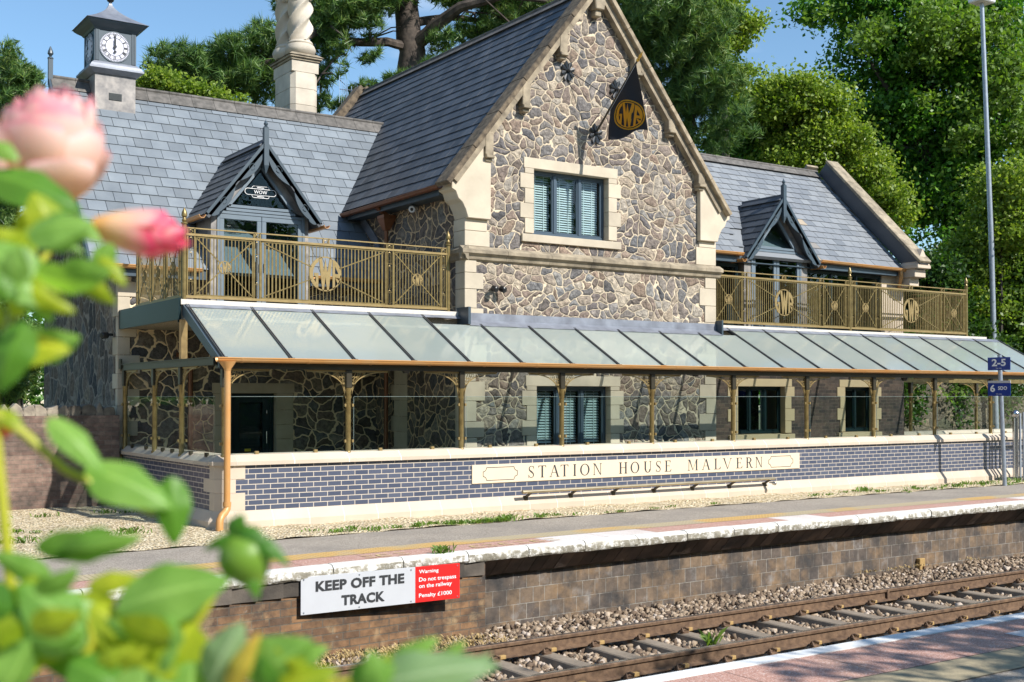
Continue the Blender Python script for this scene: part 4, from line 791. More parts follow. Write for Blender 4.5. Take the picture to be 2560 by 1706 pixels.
for (sx, sy) in ((4.88, 8.28), (4.80, 8.78)):
    b = MB(); zb_ = 9.44; b.lathe((sx, sy, zb_), [(.27, 0), (.33, .06), (.345, .13), (.31, .21), (.27, .23), (.285, .26), (.27, .29), (.25, .31)], 28)
    n, m_, H = 64, 48, .98; vs = []
    for j in range(m_+1):
        z = zb_+.30+H*j/m_; tw = -(H*j/m_)*3.6
        for k in range(n):
            a = 2*pi*k/n; r = .292-.105*abs(sin(2*(a+tw))); vs.append((sx+r*cos(a), sy+r*sin(a), z))
    b.add(vs, [(j*n+k, j*n+(k+1) % n, (j+1)*n+(k+1) % n, (j+1)*n+k) for j in range(m_) for k in range(n)])
    b.lathe((sx, sy, zb_+.30+H-.02), [(.24, 0), (.27, .03), (.25, .06), (.29, .09), (.28, .13), (.32, .16), (.34, .24), (.30, .30), (.22, .31)], 28); b.build('twisted_shaft', M['chim'], cm, smooth=True)
# ---- aerial behind the gable roof, left kneeler of the rear gable
b = MB(); p = onY(797, 240, 11.3); b.tube([(p.x, p.y, p.z-1.6), (p.x, p.y, p.z+.5)], .02, 6)
q = onY(780, 205, 11.3); b.tube([(q.x, 11.3, q.z), (q.x+1.15, 11.3, q.z+.05)], .012, 5)
for i in range(9): b.tube([(q.x+.1+i*.12, 11.3, q.z-.10), (q.x+.1+i*.12, 11.3, q.z+.12)], .007, 4)
b.tube([(q.x, 11.3, q.z-.35), (q.x, 11.3, q.z+.35)], .01, 4)
for i in range(4): b.tube([(q.x+.05+i*.05, 11.28, q.z-.4), (q.x+.05+i*.05, 11.28, q.z+.25)], .006, 4)
b.build('aerial', M['chrome'], house)
# ---- gable eave: fascia, brown gutter, hopper and downpipe
gutter('gutter', (ES-.04, 1.62, EZ-.03), (ES-.04, 5.45, EZ-.06), rl, M['copperd'], r=.065)
b = MB(); b.box(ES+.03, ES+.07, 1.76, 5.5, EZ-.18, EZ+.02); b.box(ES+.07, 4.95, 1.76, 5.5, EZ-.17, EZ-.15); b.build('fascia', M['paint'], rl)
b = MB(); hx, hy = 4.79, 4.02; b.hexa([(hx-.05, hy-.05, 5.05), (hx+.05, hy-.05, 5.05), (hx+.05, hy+.05, 5.05), (hx-.05, hy+.05, 5.05), (hx-.13, hy-.14, 5.27), (hx+.13, hy-.14, 5.27), (hx+.13, hy+.14, 5.27), (hx-.13, hy+.14, 5.27)]); b.box(hx-.13, hx+.13, hy-.14, hy+.14, 5.27, 5.34); b.hexa([(hx-.06, hy-.05, 5.34), (hx+.06, hy-.05, 5.34), (hx+.06, hy+.05, 5.34), (hx-.06, hy+.05, 5.34), (ES-.09, hy-.07, 5.50), (ES+.01, hy-.07, 5.50), (ES+.01, hy+.07, 5.50), (ES-.09, hy+.07, 5.50)]); b.tube([(hx, hy, 5.05), (hx, hy, .1)], .042, 10)
b.build('downpipe', M['copperd'], house, bevel=.005)
b = MB(); b.tube([(4.3, 4.69, 3.1), (4.3, 4.69, .1)], .045, 10); b.build('downpipe', M['copperd'], house)
b = MB(); b.tube([(.95, 4.69, 2.62), (1.12, 4.69, 2.60), (1.20, 4.69, 2.5), (1.20, 4.69, .1)], .045, 10); b.build('downpipe', M['copperd'], house, label='brown downpipe on the left wing wall under the veranda')
# ---- ground floor door
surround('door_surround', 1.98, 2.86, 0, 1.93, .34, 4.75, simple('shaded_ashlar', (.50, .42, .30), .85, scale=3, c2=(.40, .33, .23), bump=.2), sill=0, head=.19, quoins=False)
b = MB(); y = 4.86; b.box(1.98, 2.05, y, y+.08, 0, 1.93); b.box(2.79, 2.86, y, y+.08, 0, 1.93); b.box(2.05, 2.79, y, y+.08, 1.85, 1.93); b.box(2.05, 2.19, y+.02, y+.07, 0, 1.85); b.box(2.65, 2.79, y+.02, y+.07, 0, 1.85); b.box(2.19, 2.65, y+.02, y+.07, 1.76, 1.85); b.box(2.19, 2.65, y+.02, y+.07, 0, .80); dd = b.build('door', M['teal'], house, bevel=.006, label='dark framed glazed ground floor door with a small yellow notice')
b = MB(); b.box(2.19, 2.65, y+.04, y+.048, .80, 1.76); b.build('pane', M['glass'], dd)
b = MB(); b.box(2.19, 2.65, y+.15, y+.16, .80, 1.76); b.build('backing', simple('dim_teal_interior', (.035, .055, .062), .7), dd)
b = MB(); b.box(2.30, 2.42, y+.032, y+.038, .855, .90); st = b.build('notice', M['yellow'], dd); text_mb('CAUTION', (2.335, y+.030, .870), (1, 0, 0), (0, 0, 1), .08, .018, .0, .002).build('lettering', M['ink'], st)
wow_sign(dd, 2.42, 1.25, y+.034, .34, M['ink'], .6)
b = MB(); b.tube([(2.70, y-.0, 1.55), (2.70, y-.05, 1.55), (2.70, y-.05, 1.62)], .01, 6); b.tube([(2.70, y, 1.0), (2.70, y-.05, 1.0), (2.70, y-.05, 1.22), (2.70, y, 1.22)], .011, 6); b.build('handle', M['chrome'], dd)
# ---- right wing
YR = 2.35; b = MB(); wall_y(b, GX1, 17.95, 0, 3.30, YR, [(12.30, 13.95, .98, 2.15), (15.74, 16.92, .98, 2.15)]); b.build('brick_wall', M['newbrick'], house, label='dark mixed brick ground floor wall of the right wing')
b = MB(); b.box(17.15, 17.95, YR-.005, YR+.3, 3.31, 4.95); b.poly([(17.96, YR, 0), (17.96, 7.1, 0), (17.96, 7.1, 4.6), (17.96, 4.74, 7.6), (17.96, YR, 4.9)]); b.build('end_wall', M['coping'], house)
for (x0, x1) in ((12.42, 13.86), (15.84, 16.84)): surround('window_surround', x0, x1, 1.06, 2.09, .20 if x1 < 14 else .17, YR, simple('new_sandstone', (.60, .46, .28), .85, var=.08, scale=3), sill=.13, seed=3, head=.17)
window(12.42, 13.86, 1.06, 2.09, YR+.12, 3, label='dark three light window in the brick wall', mat='teal'); window(15.84, 16.84, 1.06, 2.09, YR+.12, 2, label='dark two light window in the brick wall', mat='teal')
vR = Vector((0, 2.64, 2.64)); HR = vR.length
def skipR(p): return p.x > 12.45 and p.x < 14.55 and p.z < 5.6
wr = slates('wing_roof_slope', M['slatem'], house, (10.6, 2.10, 4.92), (1, 0, 0), vR, 7.05, HR, sw=.30, sh=.225, seed=8, skip=skipR, label='mottled grey slate slope of the right wing with a few sandy slates')
slates('wing_roof_slope', M['slatem'], house, (17.65, 7.38, 4.92), (-1, 0, 0), Vector((0, -2.64, 2.64)), 7.05, HR, seed=9)
b = MB(); x = 9.5
while x < 17.6: x1 = min(x+.455, 17.62); b.prism([(x+.003, 4.56, 7.47), (x+.003, 4.74, 7.65), (x+.003, 4.92, 7.47), (x+.003, 4.74, 7.55)], (x1-x-.006, 0, 0)); b.tube([(x+.003, 4.74, 7.64), (x1-.003, 4.74, 7.64)], .035, 8); x = x1
b.build('ridge_tile', M['ridge'], wr)
# end parapet coping
b = MB(); vd = Vector((0, 1, 1)).normalized(); nn = Vector((0, -1, 1)).normalized(); Lc = 3.95; s = -.05
def pq(x, t, h): q = Vector((x, 1.86, 4.86))+vd*t+nn*h; return (q.x, q.y, q.z)
while s < Lc:
    e = min(s+.62, Lc); b.hexa([pq(17.60, s+.003, .27), pq(18.02, s+.003, .27), pq(18.02, e-.003, .27), pq(17.60, e-.003, .27), pq(17.60, s+.003, .34), pq(18.02, s+.003, .34), pq(18.02, e-.003, .34), pq(17.60, e-.003, .34)]); s = e
pcp = b.build('end_coping', M['ashw'], house, bevel=.01, label='sandstone coping of the end parapet of the right wing'); b = MB()
s = 0
while s < Lc: e = min(s+.62, Lc); b.hexa([(q[0], 2*4.75-q[1], q[2]) for q in [pq(18.02, s, .27), pq(17.60, s, .27), pq(17.60, e, .27), pq(18.02, e, .27), pq(18.02, s, .34), pq(17.60, s, .34), pq(17.60, e, .34), pq(18.02, e, .34)]]); s = e
b.build('end_coping', M['ashw'], house, bevel=.01)
b = MB(); b.hexa([pq(17.66, -.05, -.1), pq(17.98, -.05, -.1), pq(17.98, Lc, -.1), pq(17.66, Lc, -.1), pq(17.66, -.05, .268), pq(17.98, -.05, .268), pq(17.98, Lc, .268), pq(17.66, Lc, .268)]); b.build('parapet', M['slated'], pcp)
b = MB(); kx, ky, kz = 17.85, 1.90, 4.92; b.box(kx-.24, kx+.24, ky-.24, ky+.30, kz-.02, kz+.05); b.hexa([(kx-.24, ky-.24, kz+.051), (kx+.24, ky-.24, kz+.051), (kx+.24, ky+.30, kz+.051), (kx-.24, ky+.30, kz+.051), (kx-.20, ky-.20, kz+.12), (kx+.20, ky-.20, kz+.12), (kx+.20, ky+.28, kz+.12), (kx-.20, ky+.28, kz+.12)])
b.prism([(kx-.20, ky-.20, kz+.121), (kx+.20, ky-.20, kz+.121), (kx, ky-.20, kz+.46)], (0, .46, 0)); b.box(kx-.20, kx+.20, ky-.12, ky+.45, kz-.22, kz-.021); b.box(kx-.17, kx+.17, ky+.05, ky+.45, kz-.42, kz-.221); b.build('parapet_kneeler', M['coping'], pcp, bevel=.01)
b = MB(); b.box(GX1, 12.5, 2.14, 2.18, 4.74, 4.93); b.build('fascia', M['paint'], wr); b = MB(); b.box(14.5, 17.5, 2.14, 2.18, 4.74, 4.93); b.box(GX1, 17.5, 2.18, YR, 4.75, 4.77); b.build('fascia', M['paint'], wr)
gutter('gutter', (GX1-.1, 2.07, 4.93), (12.30, 2.07, 4.93), wr, M['copper']); gutter('gutter', (14.72, 2.07, 4.93), (17.72, 2.07, 4.90), wr, M['copper'])
b = MB(); b.tube([(17.52, 2.07, 4.85), (17.52, 2.07, 4.72), (17.56, 2.12, 4.62), (17.70, 2.28, 4.50), (17.95, 2.40, 4.44)], .045, 10); b.build('downpipe', M['copper'], wr, smooth=True)
dr_ = dormer(13.5, 2.02, 6.22, 1.14, 4.84, 3.42, (12.72, 14.28, 3.34, 5.02), 2.6, M['slated'], label='right dormer with french doors and scalloped bargeboards')
for (x0, x1, n) in ((10.9, 12.45, 2), (14.55, 17.12, 3)):
    w_ = window(x0, x1, 3.34, 4.74, YR, n, label='dark glazed screen beside the right dormer', mat='teal', fw=.05)
b = MB()
for i in range(3): b.box(14.75+i*.8, 15.35+i*.8, YR+.35, YR+.36, 3.4, 4.6)
# ---- balcony decks
b = MB(); b.box(-.02, 4.93, 1.58, 4.74, 3.05, 3.33); dk = b.build('balcony_deck', M['asphalt'], house); b = MB(); b.box(10.87, 20.0, 1.58, 2.34, 3.05, 3.30); b.box(17.97, 20.0, 2.34, 3.4, 3.05, 3.30); dk2 = b.build('balcony_deck', M['asphalt'], house)
b = MB(); b.box(-.03, 4.93, 1.52, 1.579, 3.27, 3.35); b.build('balcony_edge', M['offwhite'], dk)
b = MB(); b.box(10.87, 20.04, 1.52, 1.579, 3.25, 3.33); b.build('balcony_edge', M['offwhite'], dk2)
b = MB(); b.box(-.06, -.021, 1.55, 4.9, 3.04, 3.37); b.box(-.06, 4.93, 1.581, 1.60, 3.0, 3.049); b.build('side_fascia', M['teal'], dk, label='dark teal side fascia of the left balcony')

# ================================================================ VERANDA: glass roof on slender columns
ver = thing('veranda', (0, .1, 0), 'long glass roofed veranda on slender gold columns in front of the station house', 'veranda')
GS = .54
def gy(Y): return 2.435+GS*(Y+.02)
gx = [.06+1.02*i for i in range(21)]
for i in range(20):
    x0, x1 = gx[i]+.02, gx[i+1]-.02; yt = 1.50 if (x1 < 4.95 or x0 > 10.8) else 1.22
    b = MB(); b.poly([(x0, -.05, gy(-.05)), (x1, -.05, gy(-.05)), (x1, yt, gy(yt)), (x0, yt, gy(yt))]); b.build('glass_pane', M['frost'], ver)
for i in range(21):
    x = gx[i]; yt = 1.50 if (x < 4.9 or x > 10.9) else 1.24; wd = .028
    b = MB(); b.hexa([(x-wd, -.07, gy(-.07)-.05), (x+wd, -.07, gy(-.07)-.05), (x+wd, yt, gy(yt)-.05), (x-wd, yt, gy(yt)-.05), (x-wd, -.07, gy(-.07)+.006), (x+wd, -.07, gy(-.07)+.006), (x+wd, yt, gy(yt)+.006), (x-wd, yt, gy(yt)+.006)])
    for o in (-.014, .014): b.hexa([(x+o-.009, -.075, gy(-.07)+.007), (x+o+.009, -.075, gy(-.07)+.007), (x+o+.009, yt, gy(yt)+.007), (x+o-.009, yt, gy(yt)+.007), (x+o-.006, -.075, gy(-.07)+.024), (x+o+.006, -.075, gy(-.07)+.024), (x+o+.006, yt, gy(yt)+.024), (x+o-.006, yt, gy(yt)+.024)])
    b.box(x-.045, x+.045, -.085, -.045, gy(-.07)-.012, gy(-.07)+.028); b.build('glazing_bar', M['black'] if False else simple('glazing_bar_grey', (.055, .058, .062), .4) if i == 0 else bpy.data.materials['glazing_bar_grey'], ver)
b = MB(); b.hexa([(.0, -.04, gy(-.04)-.16), (.05, -.04, gy(-.04)-.16), (.05, 1.56, gy(1.56)-.18), (.0, 1.56, gy(1.56)-.18), (.0, -.04, gy(-.04)-.01), (.05, -.04, gy(-.04)-.01), (.05, 1.56, gy(1.56)-.005), (.0, 1.56, gy(1.56)-.005)]); b.build('end_rafter', M['paint'], ver)
# lead flashings, slightly crumpled
def lf(x0, x1, ya, yb, zb, name='flashing'):
    def f(u, v):
        x = x0+(x1-x0)*u; w_ = .006*sin(x*9)+.004*sin(x*23+v*5)
        if v < .5: t = v*2; y = ya+(yb-ya)*t; return (x, y, gy(y)+.012+w_*.5+(.004 if t else 0))
        t = (v-.5)*2; return (x, yb-.004+w_*(1-t), gy(yb)+.016+(zb-gy(yb)-.016)*t)
    MB().grid(f, int((x1-x0)*12), 6).build(name, M['lead'], ver, smooth=True)
lf(.03, 4.98, 1.42, 1.515, 3.262); lf(4.93, 10.88, 1.18, 1.37, 3.33); lf(10.8, 20.4, 1.40, 1.515, 3.245)
b = MB(); b.box(4.88, 4.93, 1.18, 1.56, 3.12, 3.42); b.box(10.86, 10.90, 1.2, 1.56, 3.1, 3.40); b.build('flashing', M['paint'], ver)
gutter('gutter', (-.06, -.10, 2.415), (20.6, -.10, 2.415), ver, M['copper'], r=.062)
b = MB(); b.box(.0, 20.5, .02, .12, 2.27, 2.37); b.box(.0, 20.5, -.05, .14, 2.371, 2.395); b.build('front_beam', M['bronze'], ver)
b = MB(); b.box(-.03, .07, .12, 4.80, 2.32, 2.42); b.box(-.05, .09, .10, 4.82, 2.421, 2.437); b.box(-.06, -.031, 4.62, 4.76, 2.35, 2.52); b.build('side_beam', M['bronze'], ver)
b = MB(); b.box(-.035, .065, 1.50, 1.60, 2.438, 3.04); b.build('timber_post', M['wood'], ver, label='bare timber post under the corner of the balcony', bevel=.004)
b = MB(); b.box(17.9, 23.5, 2.62, 2.72, 2.22, 2.32); b.build('rear_beam', M['gold'], ver)
def bracket(b, x, y, dx, dy, zt, s=1.):
    """ornamental spandrel: an arch rib, scrollwork and a leaf with a slot; (dx,dy) the direction it reaches out"""
    P = lambda a, z, o=0: Vector((x+dx*a-dy*o, y+dy*a+dx*o, z)); T = .008
    arc = []
    for i in range(19):
        t = i/18; a = .045+.63*s*(t**1.9); z = zt-.40+.375*(1-(1-t)**2.1); arc.append((a, z))
    for (a0_, z0), (a1_, z1) in zip(arc, arc[1:]): b.bar(P(a0_, z0), P(a1_, z1), .016, .016, up=(-dy, dx, 0))
    b.prism([P(.05, zt-.002, -T), P(.70*s, zt-.002, -T), P(.66*s, zt-.022, -T), P(.40*s, zt-.030, -T), P(.05, zt-.030, -T)], P(0, 0, T)*0+Vector((-dy, dx, 0))*2*T)
    b.prism([P(.035, zt-.19, -T), P(.058, zt-.19, -T), P(.062, zt-.33, -T), P(.046, zt-.42, -T), P(.035, zt-.43, -T)], Vector((-dy, dx, 0))*2*T); b.prism([P(.088, zt-.19, -T), P(.112, zt-.19, -T), P(.080, zt-.29, -T), P(.058, zt-.375, -T), P(.063, zt-.33, -T)], Vector((-dy, dx, 0))*2*T)
    b.prism([P(.058, zt-.19, -T), P(.088, zt-.19, -T), P(.076, zt-.215, -T), P(.068, zt-.215, -T)], Vector((-dy, dx, 0))*2*T)
    for (ca, cz, ra, rz, tilt) in ((.075, -.07, .045, .028, 50), (.12, -.075, .05, .024, 60), (.165, -.07, .045, .022, 70), (.21, -.062, .03, .02, 60), (.07, -.125, .035, .022, 40), (.105, -.135, .045, .02, 55), (.065, -.165, .025, .018, 30), (.15, -.10, .035, .016, 65)):
        pts = []
        for k in range(10):
            a = 2*pi*k/9; u, v = ra*cos(a), rz*sin(a); q = rad(tilt); pts.append(P(.01+(ca+u*cos(q)-v*sin(q))*s, zt+cz+u*sin(q)+v*cos(q)))
        b.tube(pts, .0045, 4, cap=False)
colproto = None
def column(x, y, zt=2.27, dirs=((-1, 0), (1, 0)), z0=1.0):
    b = MB(); b.lathe((x, y, z0), [(.052, 0), (.052, .03), (.044, .04), (.041, .06), (.041, zt-z0-.30), (.046, zt-z0-.29), (.046, zt-z0-.27)], 16); b.build('column', M['gold'], ver, smooth=True) if False else None
    c = b.build('column', M['gold'], ver, smooth=True)
    q = MB(); q.box(x-.048, x+.048, y-.048, y+.048, zt-.269, zt); q.build('column_head', M['bronze'], c, bevel=.008)
    for d in dirs: k = MB(); bracket(k, x, y, d[0], d[1], zt); k.build('bracket', M['goldp'], c)
    for z in (1.20, 1.74):
        for s_ in (-1, 1): cl = MB(); cl.box(x+s_*.062-.014, x+s_*.062+.014, y-.045, y-.005, z-.022, z+.022); cl.build('glass_clamp', M['goldp'], c, bevel=.003)
for i in range(11):
    column(.12 if i == 0 else 2.0*i+.06, .08, dirs=((1, 0),) if i == 0 else ((-1, 0), (1, 0)))
for y in (1.62, 2.95, 4.60): column(.02, y, zt=2.32, dirs=((0, -1), (0, 1)) if y < 4 else ((0, -1),), z0=.96)
for x in (18.62, 21.25): column(x, 2.67, zt=2.22, dirs=((-1, 0), (1, 0)) if x > 20 else ((1, 0),), z0=.96)
for i in range(10):  # clear screens between the columns
    x0, x1 = 2*i+.15, 2*i+1.97; b = MB(); b.box(x0, x1, .066, .076, 1.05, 1.868); g = b.build('glass_screen', M['screen'], ver)
    e = MB(); e.box(x0, x1, .066, .076, 1.869, 1.873); e.box(x0-.004, x0, .066, .076, 1.05, 1.868); e.build('glass_edge', M['gedge'], g)
    for xx in (x0+.45, x1-.45): c = MB(); c.box(xx-.028, xx+.028, .045, .095, 1.035, 1.085); c.build('glass_foot', M['goldp'], g, bevel=.004)
for (y0, y1) in ((.16, 1.54), (1.70, 2.87), (3.03, 4.5)):
    b = MB(); b.box(.012, .022, y0, y1, 1.02, 1.868); g = b.build('glass_screen', M['screen'], ver); e = MB(); e.box(.012, .022, y0, y1, 1.869, 1.873); e.build('glass_edge', M['gedge'], g)
    c = MB()
    for yy in (y0+.35, y1-.35): c.box(-.008, .042, yy-.028, yy+.028, 1.0, 1.06)
    c.build('glass_foot', M['bronze'], g)
px_ = onY(523, 950, -.14).x
b = MB(); b.lathe((px_, -.13, 2.24), [(.05, 0), (.052, .02), (.115, .11), (.12, .125)], 16); b.tube([(px_, -.13, 2.25), (px_, -.13, .34)], .046, 14); b.lathe((px_, -.13, .33), [(.058, 0), (.058, .06)], 14)
b.tube([(px_, -.13, .36), (px_, -.135, .30), (px_-.04, -.16, .25), (px_-.10, -.20, .21), (px_-.14, -.23, .15), (px_-.145, -.235, -.02)], .052, 14); b.build('downpipe', M['copper'], ver, smooth=True, label='tan downpipe at the left corner of the veranda')
# ================================================================ DWARF WALL with name board
dw = thing('dwarf_wall', (0, 0, 0), 'low wall of glazed navy brick with cream coping and plinth, carrying the station house name', 'low wall')
C_ = .13
b = MB(); b.poly([(.15, 0, .2), (24, 0, .2), (24, 0, .93), (.15, 0, .93)]); b.poly([(0, 4.9, .2), (0, .15, .2), (0, .15, .93), (0, 4.9, .93)]); b.poly([(24, .34, .2), (0, .34, .2), (0, .34, .93), (24, .34, .93)]); b.poly([(18.0, 2.55, .2), (24, 2.55, .2), (24, 2.55, .93), (18.0, 2.55, .93)]); b.build('brickwork', M['navy'], dw)
# quoins at the corner, chamfered
b = MB()
for k, (z0, z1) in enumerate(((.243, .50), (.503, .695), (.698, .89))):
    e = .40 if k != 1 else .26; s2 = .30 if k != 1 else .55
    b.prism([(-.012, .12, z0), (.12, -.012, z0), (e, -.012, z0), (e, .10, z0), (.10, .16, z0), (.10, s2, z0), (-.012, s2, z0)], (0, 0, z1-z0))
b.build('quoin', M['coping'], dw)
# plinth with splayed top
def prof_run(b, pr, ax, a0_, a1_, seg, fn, gap=.003):
    a = a0_
    while a < a1_-.01:
        e = min(a+seg, a1_); P = [fn(a+gap, *p) for p in pr]; Q = [fn(e-gap, *p) for p in pr]; n = len(pr); b.add(P+Q, [(k, (k+1) % n, n+(k+1) % n, n+k) for k in range(n)]+[tuple(range(n))[::-1], tuple(range(n, 2*n))]); a = e
plp = [(0.05, -.05), (-.105, -.05), (-.105, .10), (-.02, .243), (.05, .243)]
b = MB(); prof_run(b, plp, 'x', .24, 24, .56, lambda a, y, z: (a, y, z), .006); prof_run(b, plp, 'y', .24, 4.9, .56, lambda a, y, z: (y, a, z), .005)
# mitred chamfered corner piece of the plinth
co1 = [(.24, -.105), (.10, -.105), (-.105, .10), (-.105, .24)]; co2 = [(.24, -.02), (.125, -.02), (-.02, .125), (-.02, .24)]
b.add([(x, y, -.05) for x, y in co1]+[(x, y, .10) for x, y in co1]+[(x, y, .243) for x, y in co2]+[(.24, .24, .243)], [(0, 1, 5, 4), (1, 2, 6, 5), (2, 3, 7, 6), (4, 5, 9, 8), (5, 6, 10, 9), (6, 7, 11, 10), (8, 9, 10, 11, 12)])
b.build('plinth', M['coping'], dw)
b = MB(); prof_run(b, [(.02, -.05), (-.1035, -.05), (-.1035, .10), (-.019, .242), (.02, .242)], 'x', .24, 24, 30, lambda a, y, z: (a, y+.0012, z-.001)); b.build('plinth_joints', M['mortar'], dw)
cpp = [(.30, .892), (-.055, .892), (-.055, .945), (.045, 1.040), (.20, 1.052), (.30, 1.045)]
b = MB(); prof_run(b, cpp, 'x', .26, 24, .88, lambda a, y, z: (a, y, z), .007); prof_run(b, cpp, 'y', .26, 5.15, .60, lambda a, y, z: (y, a, z-.012), .004); prof_run(b, cpp, 'x', 17.98, 24, .95, lambda a, y, z: (a, y+2.5, z-.03), .004)
k1 = [(.26, -.055), (.09, -.055), (-.055, .09), (-.055, .26)]; k2 = [(.26, .045), (.13, .045), (.045, .13), (.045, .26)]
b.add([(x, y, .892) for x, y in k1]+[(x, y, .945) for x, y in k1]+[(x, y, 1.04) for x, y in k2]+[(.30, .30, 1.045)], [(0, 1, 5, 4), (1, 2, 6, 5), (2, 3, 7, 6), (4, 5, 9, 8), (5, 6, 10, 9), (6, 7, 11, 10), (8, 9, 10, 11, 12), (3, 2, 1, 0)])
b.build('coping', M['coping'], dw)
b = MB(); prof_run(b, [(p[0]+.0015, p[1]-.001) for p in cpp], 'x', .26, 24, 30, lambda a, y, z: (a, y, z)); b.build('coping_joints', M['mortar'], dw)
b = MB(); b.box(4.21, 11.755, -.018, .02, .47, .772); nb = b.build('name_board', simple('name_board_stone', (.70, .57, .41), .75, var=.06, scale=2), dw, label='cream stone name board with carved dark capitals between two empty panels', bevel=.003)
# carved roman letters
def serif(ch, x0, x1, z0, z1, b, Y=-.0195):
    Wd, H = x1-x0, z1-z0; Q = lambda x, z: (x0+x*Wd, Y, z0+z*H); k = H*.17/Wd; t = H*.065/Wd; zt = .035
    def st(xa, za, xb, zb, w_): b.poly([Q(xa-w_/2, za), Q(xa+w_/2, za), Q(xb+w_/2, zb), Q(xb-w_/2, zb)])
    def sf(x, z, w_=.34*H*.55/Wd):
        h = zt if z < .5 else -zt; pts = [Q(x-w_, z), Q(x+w_, z), Q(x+w_, z+h*.6), Q(x+w_*.3, z+h*1.6), Q(x-w_*.3, z+h*1.6), Q(x-w_, z+h*.6)]; b.poly(pts if z < .5 else pts[::-1])
    def arc(cx, cz, rx, rz, a0_, a1_, w0, w1, n=16):
        for i in range(n):
            A = [a0_+(a1_-a0_)*j/n for j in (i, i+1)]; o = []; q = []
            for a in A:
                f = abs(cos(rad(a))); w_ = w1+(w0-w1)*f; wz = t*Wd/H+(w_*Wd/H*.5)*f
                o.append((cx+rx*cos(rad(a)), cz+rz*sin(rad(a)))); q.append((cx+(rx-w_)*cos(rad(a)), cz+(rz-wz*.9)*sin(rad(a))))
            b.poly([Q(*o[0]), Q(*o[1]), Q(*q[1]), Q(*q[0])])
    if ch == 'I': st(.5, 0, .5, 1, k); sf(.5, 0, .5); sf(.5, 1, .5)
    elif ch == 'T': st(.5, 0, .5, 1, k); sf(.5, 0); b.poly([Q(0, 1), Q(0, .95), Q(1, .95), Q(1, 1)]); b.poly([Q(0, .95), Q(0, .76), Q(.06, .86), Q(.14, .95)]); b.poly([Q(1, .95), Q(.86, .95), Q(.94, .86), Q(1, .76)])
    elif ch == 'A': st(.12, 0, .48, .98, t); st(.84, 0, .50, 1.0, k); b.poly([Q(.25, .34), Q(.72, .34), Q(.71, .38), Q(.26, .38)]); sf(.12, 0, .13); sf(.84, 0, .17)
    elif ch == 'N': st(.14, 0, .14, 1, t); st(.86, 0, .86, 1, t); b.poly([Q(.10, 1), Q(.10+k*.9, 1), Q(.88, 0), Q(.88-k*.55, 0)]); sf(.14, 0, .13); sf(.12, 1, .12); sf(.86, 1, .13)
    elif ch == 'H': st(.2, 0, .2, 1, k); st(.8, 0, .8, 1, k); b.poly([Q(.2, .50), Q(.8, .50), Q(.8, .545), Q(.2, .545)]); [sf(x, z, .19) for x in (.2, .8) for z in (0, 1)]
    elif ch == 'E': st(.26, 0, .26, 1, k); b.poly([Q(.0, 0), Q(.92, 0), Q(.92, .045), Q(.0, .045)]); b.poly([Q(.0, .955), Q(.86, .955), Q(.86, 1), Q(.0, 1)]); b.poly([Q(.26, .50), Q(.66, .50), Q(.66, .54), Q(.26, .54)]); b.poly([Q(.92, .045), Q(1, .22), Q(.94, .22), Q(.78, .045)]); b.poly([Q(.70, .955), Q(.84, .80), Q(.88, .80), Q(.86, .955)]); b.poly([Q(.64, .42), Q(.69, .42), Q(.69, .62), Q(.64, .62)])
    elif ch == 'L': st(.26, 0, .26, 1, k); sf(.26, 1, .24); b.poly([Q(.0, 0), Q(.92, 0), Q(.92, .045), Q(.0, .045)]); b.poly([Q(.92, .045), Q(1, .24), Q(.94, .24), Q(.76, .045)])
    elif ch == 'V': b.poly([Q(.10, 1), Q(.10+k, 1), Q(.56, 0), Q(.50, 0)]); b.poly([Q(.86, 1), Q(.90, 1), Q(.56, .0), Q(.53, .06)]); sf(.16, 1, .16); sf(.88, 1, .12)
    elif ch == 'M': st(.12, 0, .14, 1, t); b.poly([Q(.12, 1), Q(.12+k, 1), Q(.52, .04), Q(.47, .04)]); b.poly([Q(.82, 1), Q(.86, 1), Q(.52, .04), Q(.49, .04)]); st(.85, 0, .85, 1, k); sf(.12, 0, .12); sf(.10, 1, .10); sf(.86, 0, .14); sf(.88, 1, .12)
    elif ch == 'U': st(.2, .28, .2, 1, k); st(.82, .25, .82, 1, t); arc(.5, .30, .36, .31, 180, 360, k, t, 14); sf(.2, 1, .2); sf(.82, 1, .14)
    elif ch == 'O': arc(.5, .5, .5, .51, 0, 360, k, t*.7, 32)
    elif ch == 'R': st(.2, 0, .2, 1, k); sf(.2, 0, .18); sf(.18, 1, .18); arc(.42, .75, .40, .25, -90, 90, k, t, 14); b.poly([Q(.2, .955), Q(.44, .955), Q(.44, 1), Q(.2, 1)]); b.poly([Q(.2, .50), Q(.44, .50), Q(.44, .545), Q(.2, .545)]); b.poly([Q(.42, .50), Q(.60, .52), Q(.82, .10), Q(.68, .06)]); b.poly([Q(.68, .06), Q(.82, .10), Q(1, .05), Q(1, .0), Q(.80, -.02)])
    elif ch == 'S':
        pts = [(.86, .80), (.80, .90), (.66, .965), (.48, .98), (.30, .93), (.19, .83), (.20, .70), (.32, .60), (.52, .51), (.70, .42), (.82, .31), (.82, .18), (.70, .07), (.50, .02), (.32, .05), (.20, .13), (.14, .25)]; ws = [.4, .4, .5, .5, .7, .95, 1.1, 1.3, 1.45, 1.3, 1.1, .95, .6, .5, .5, .4, .4]
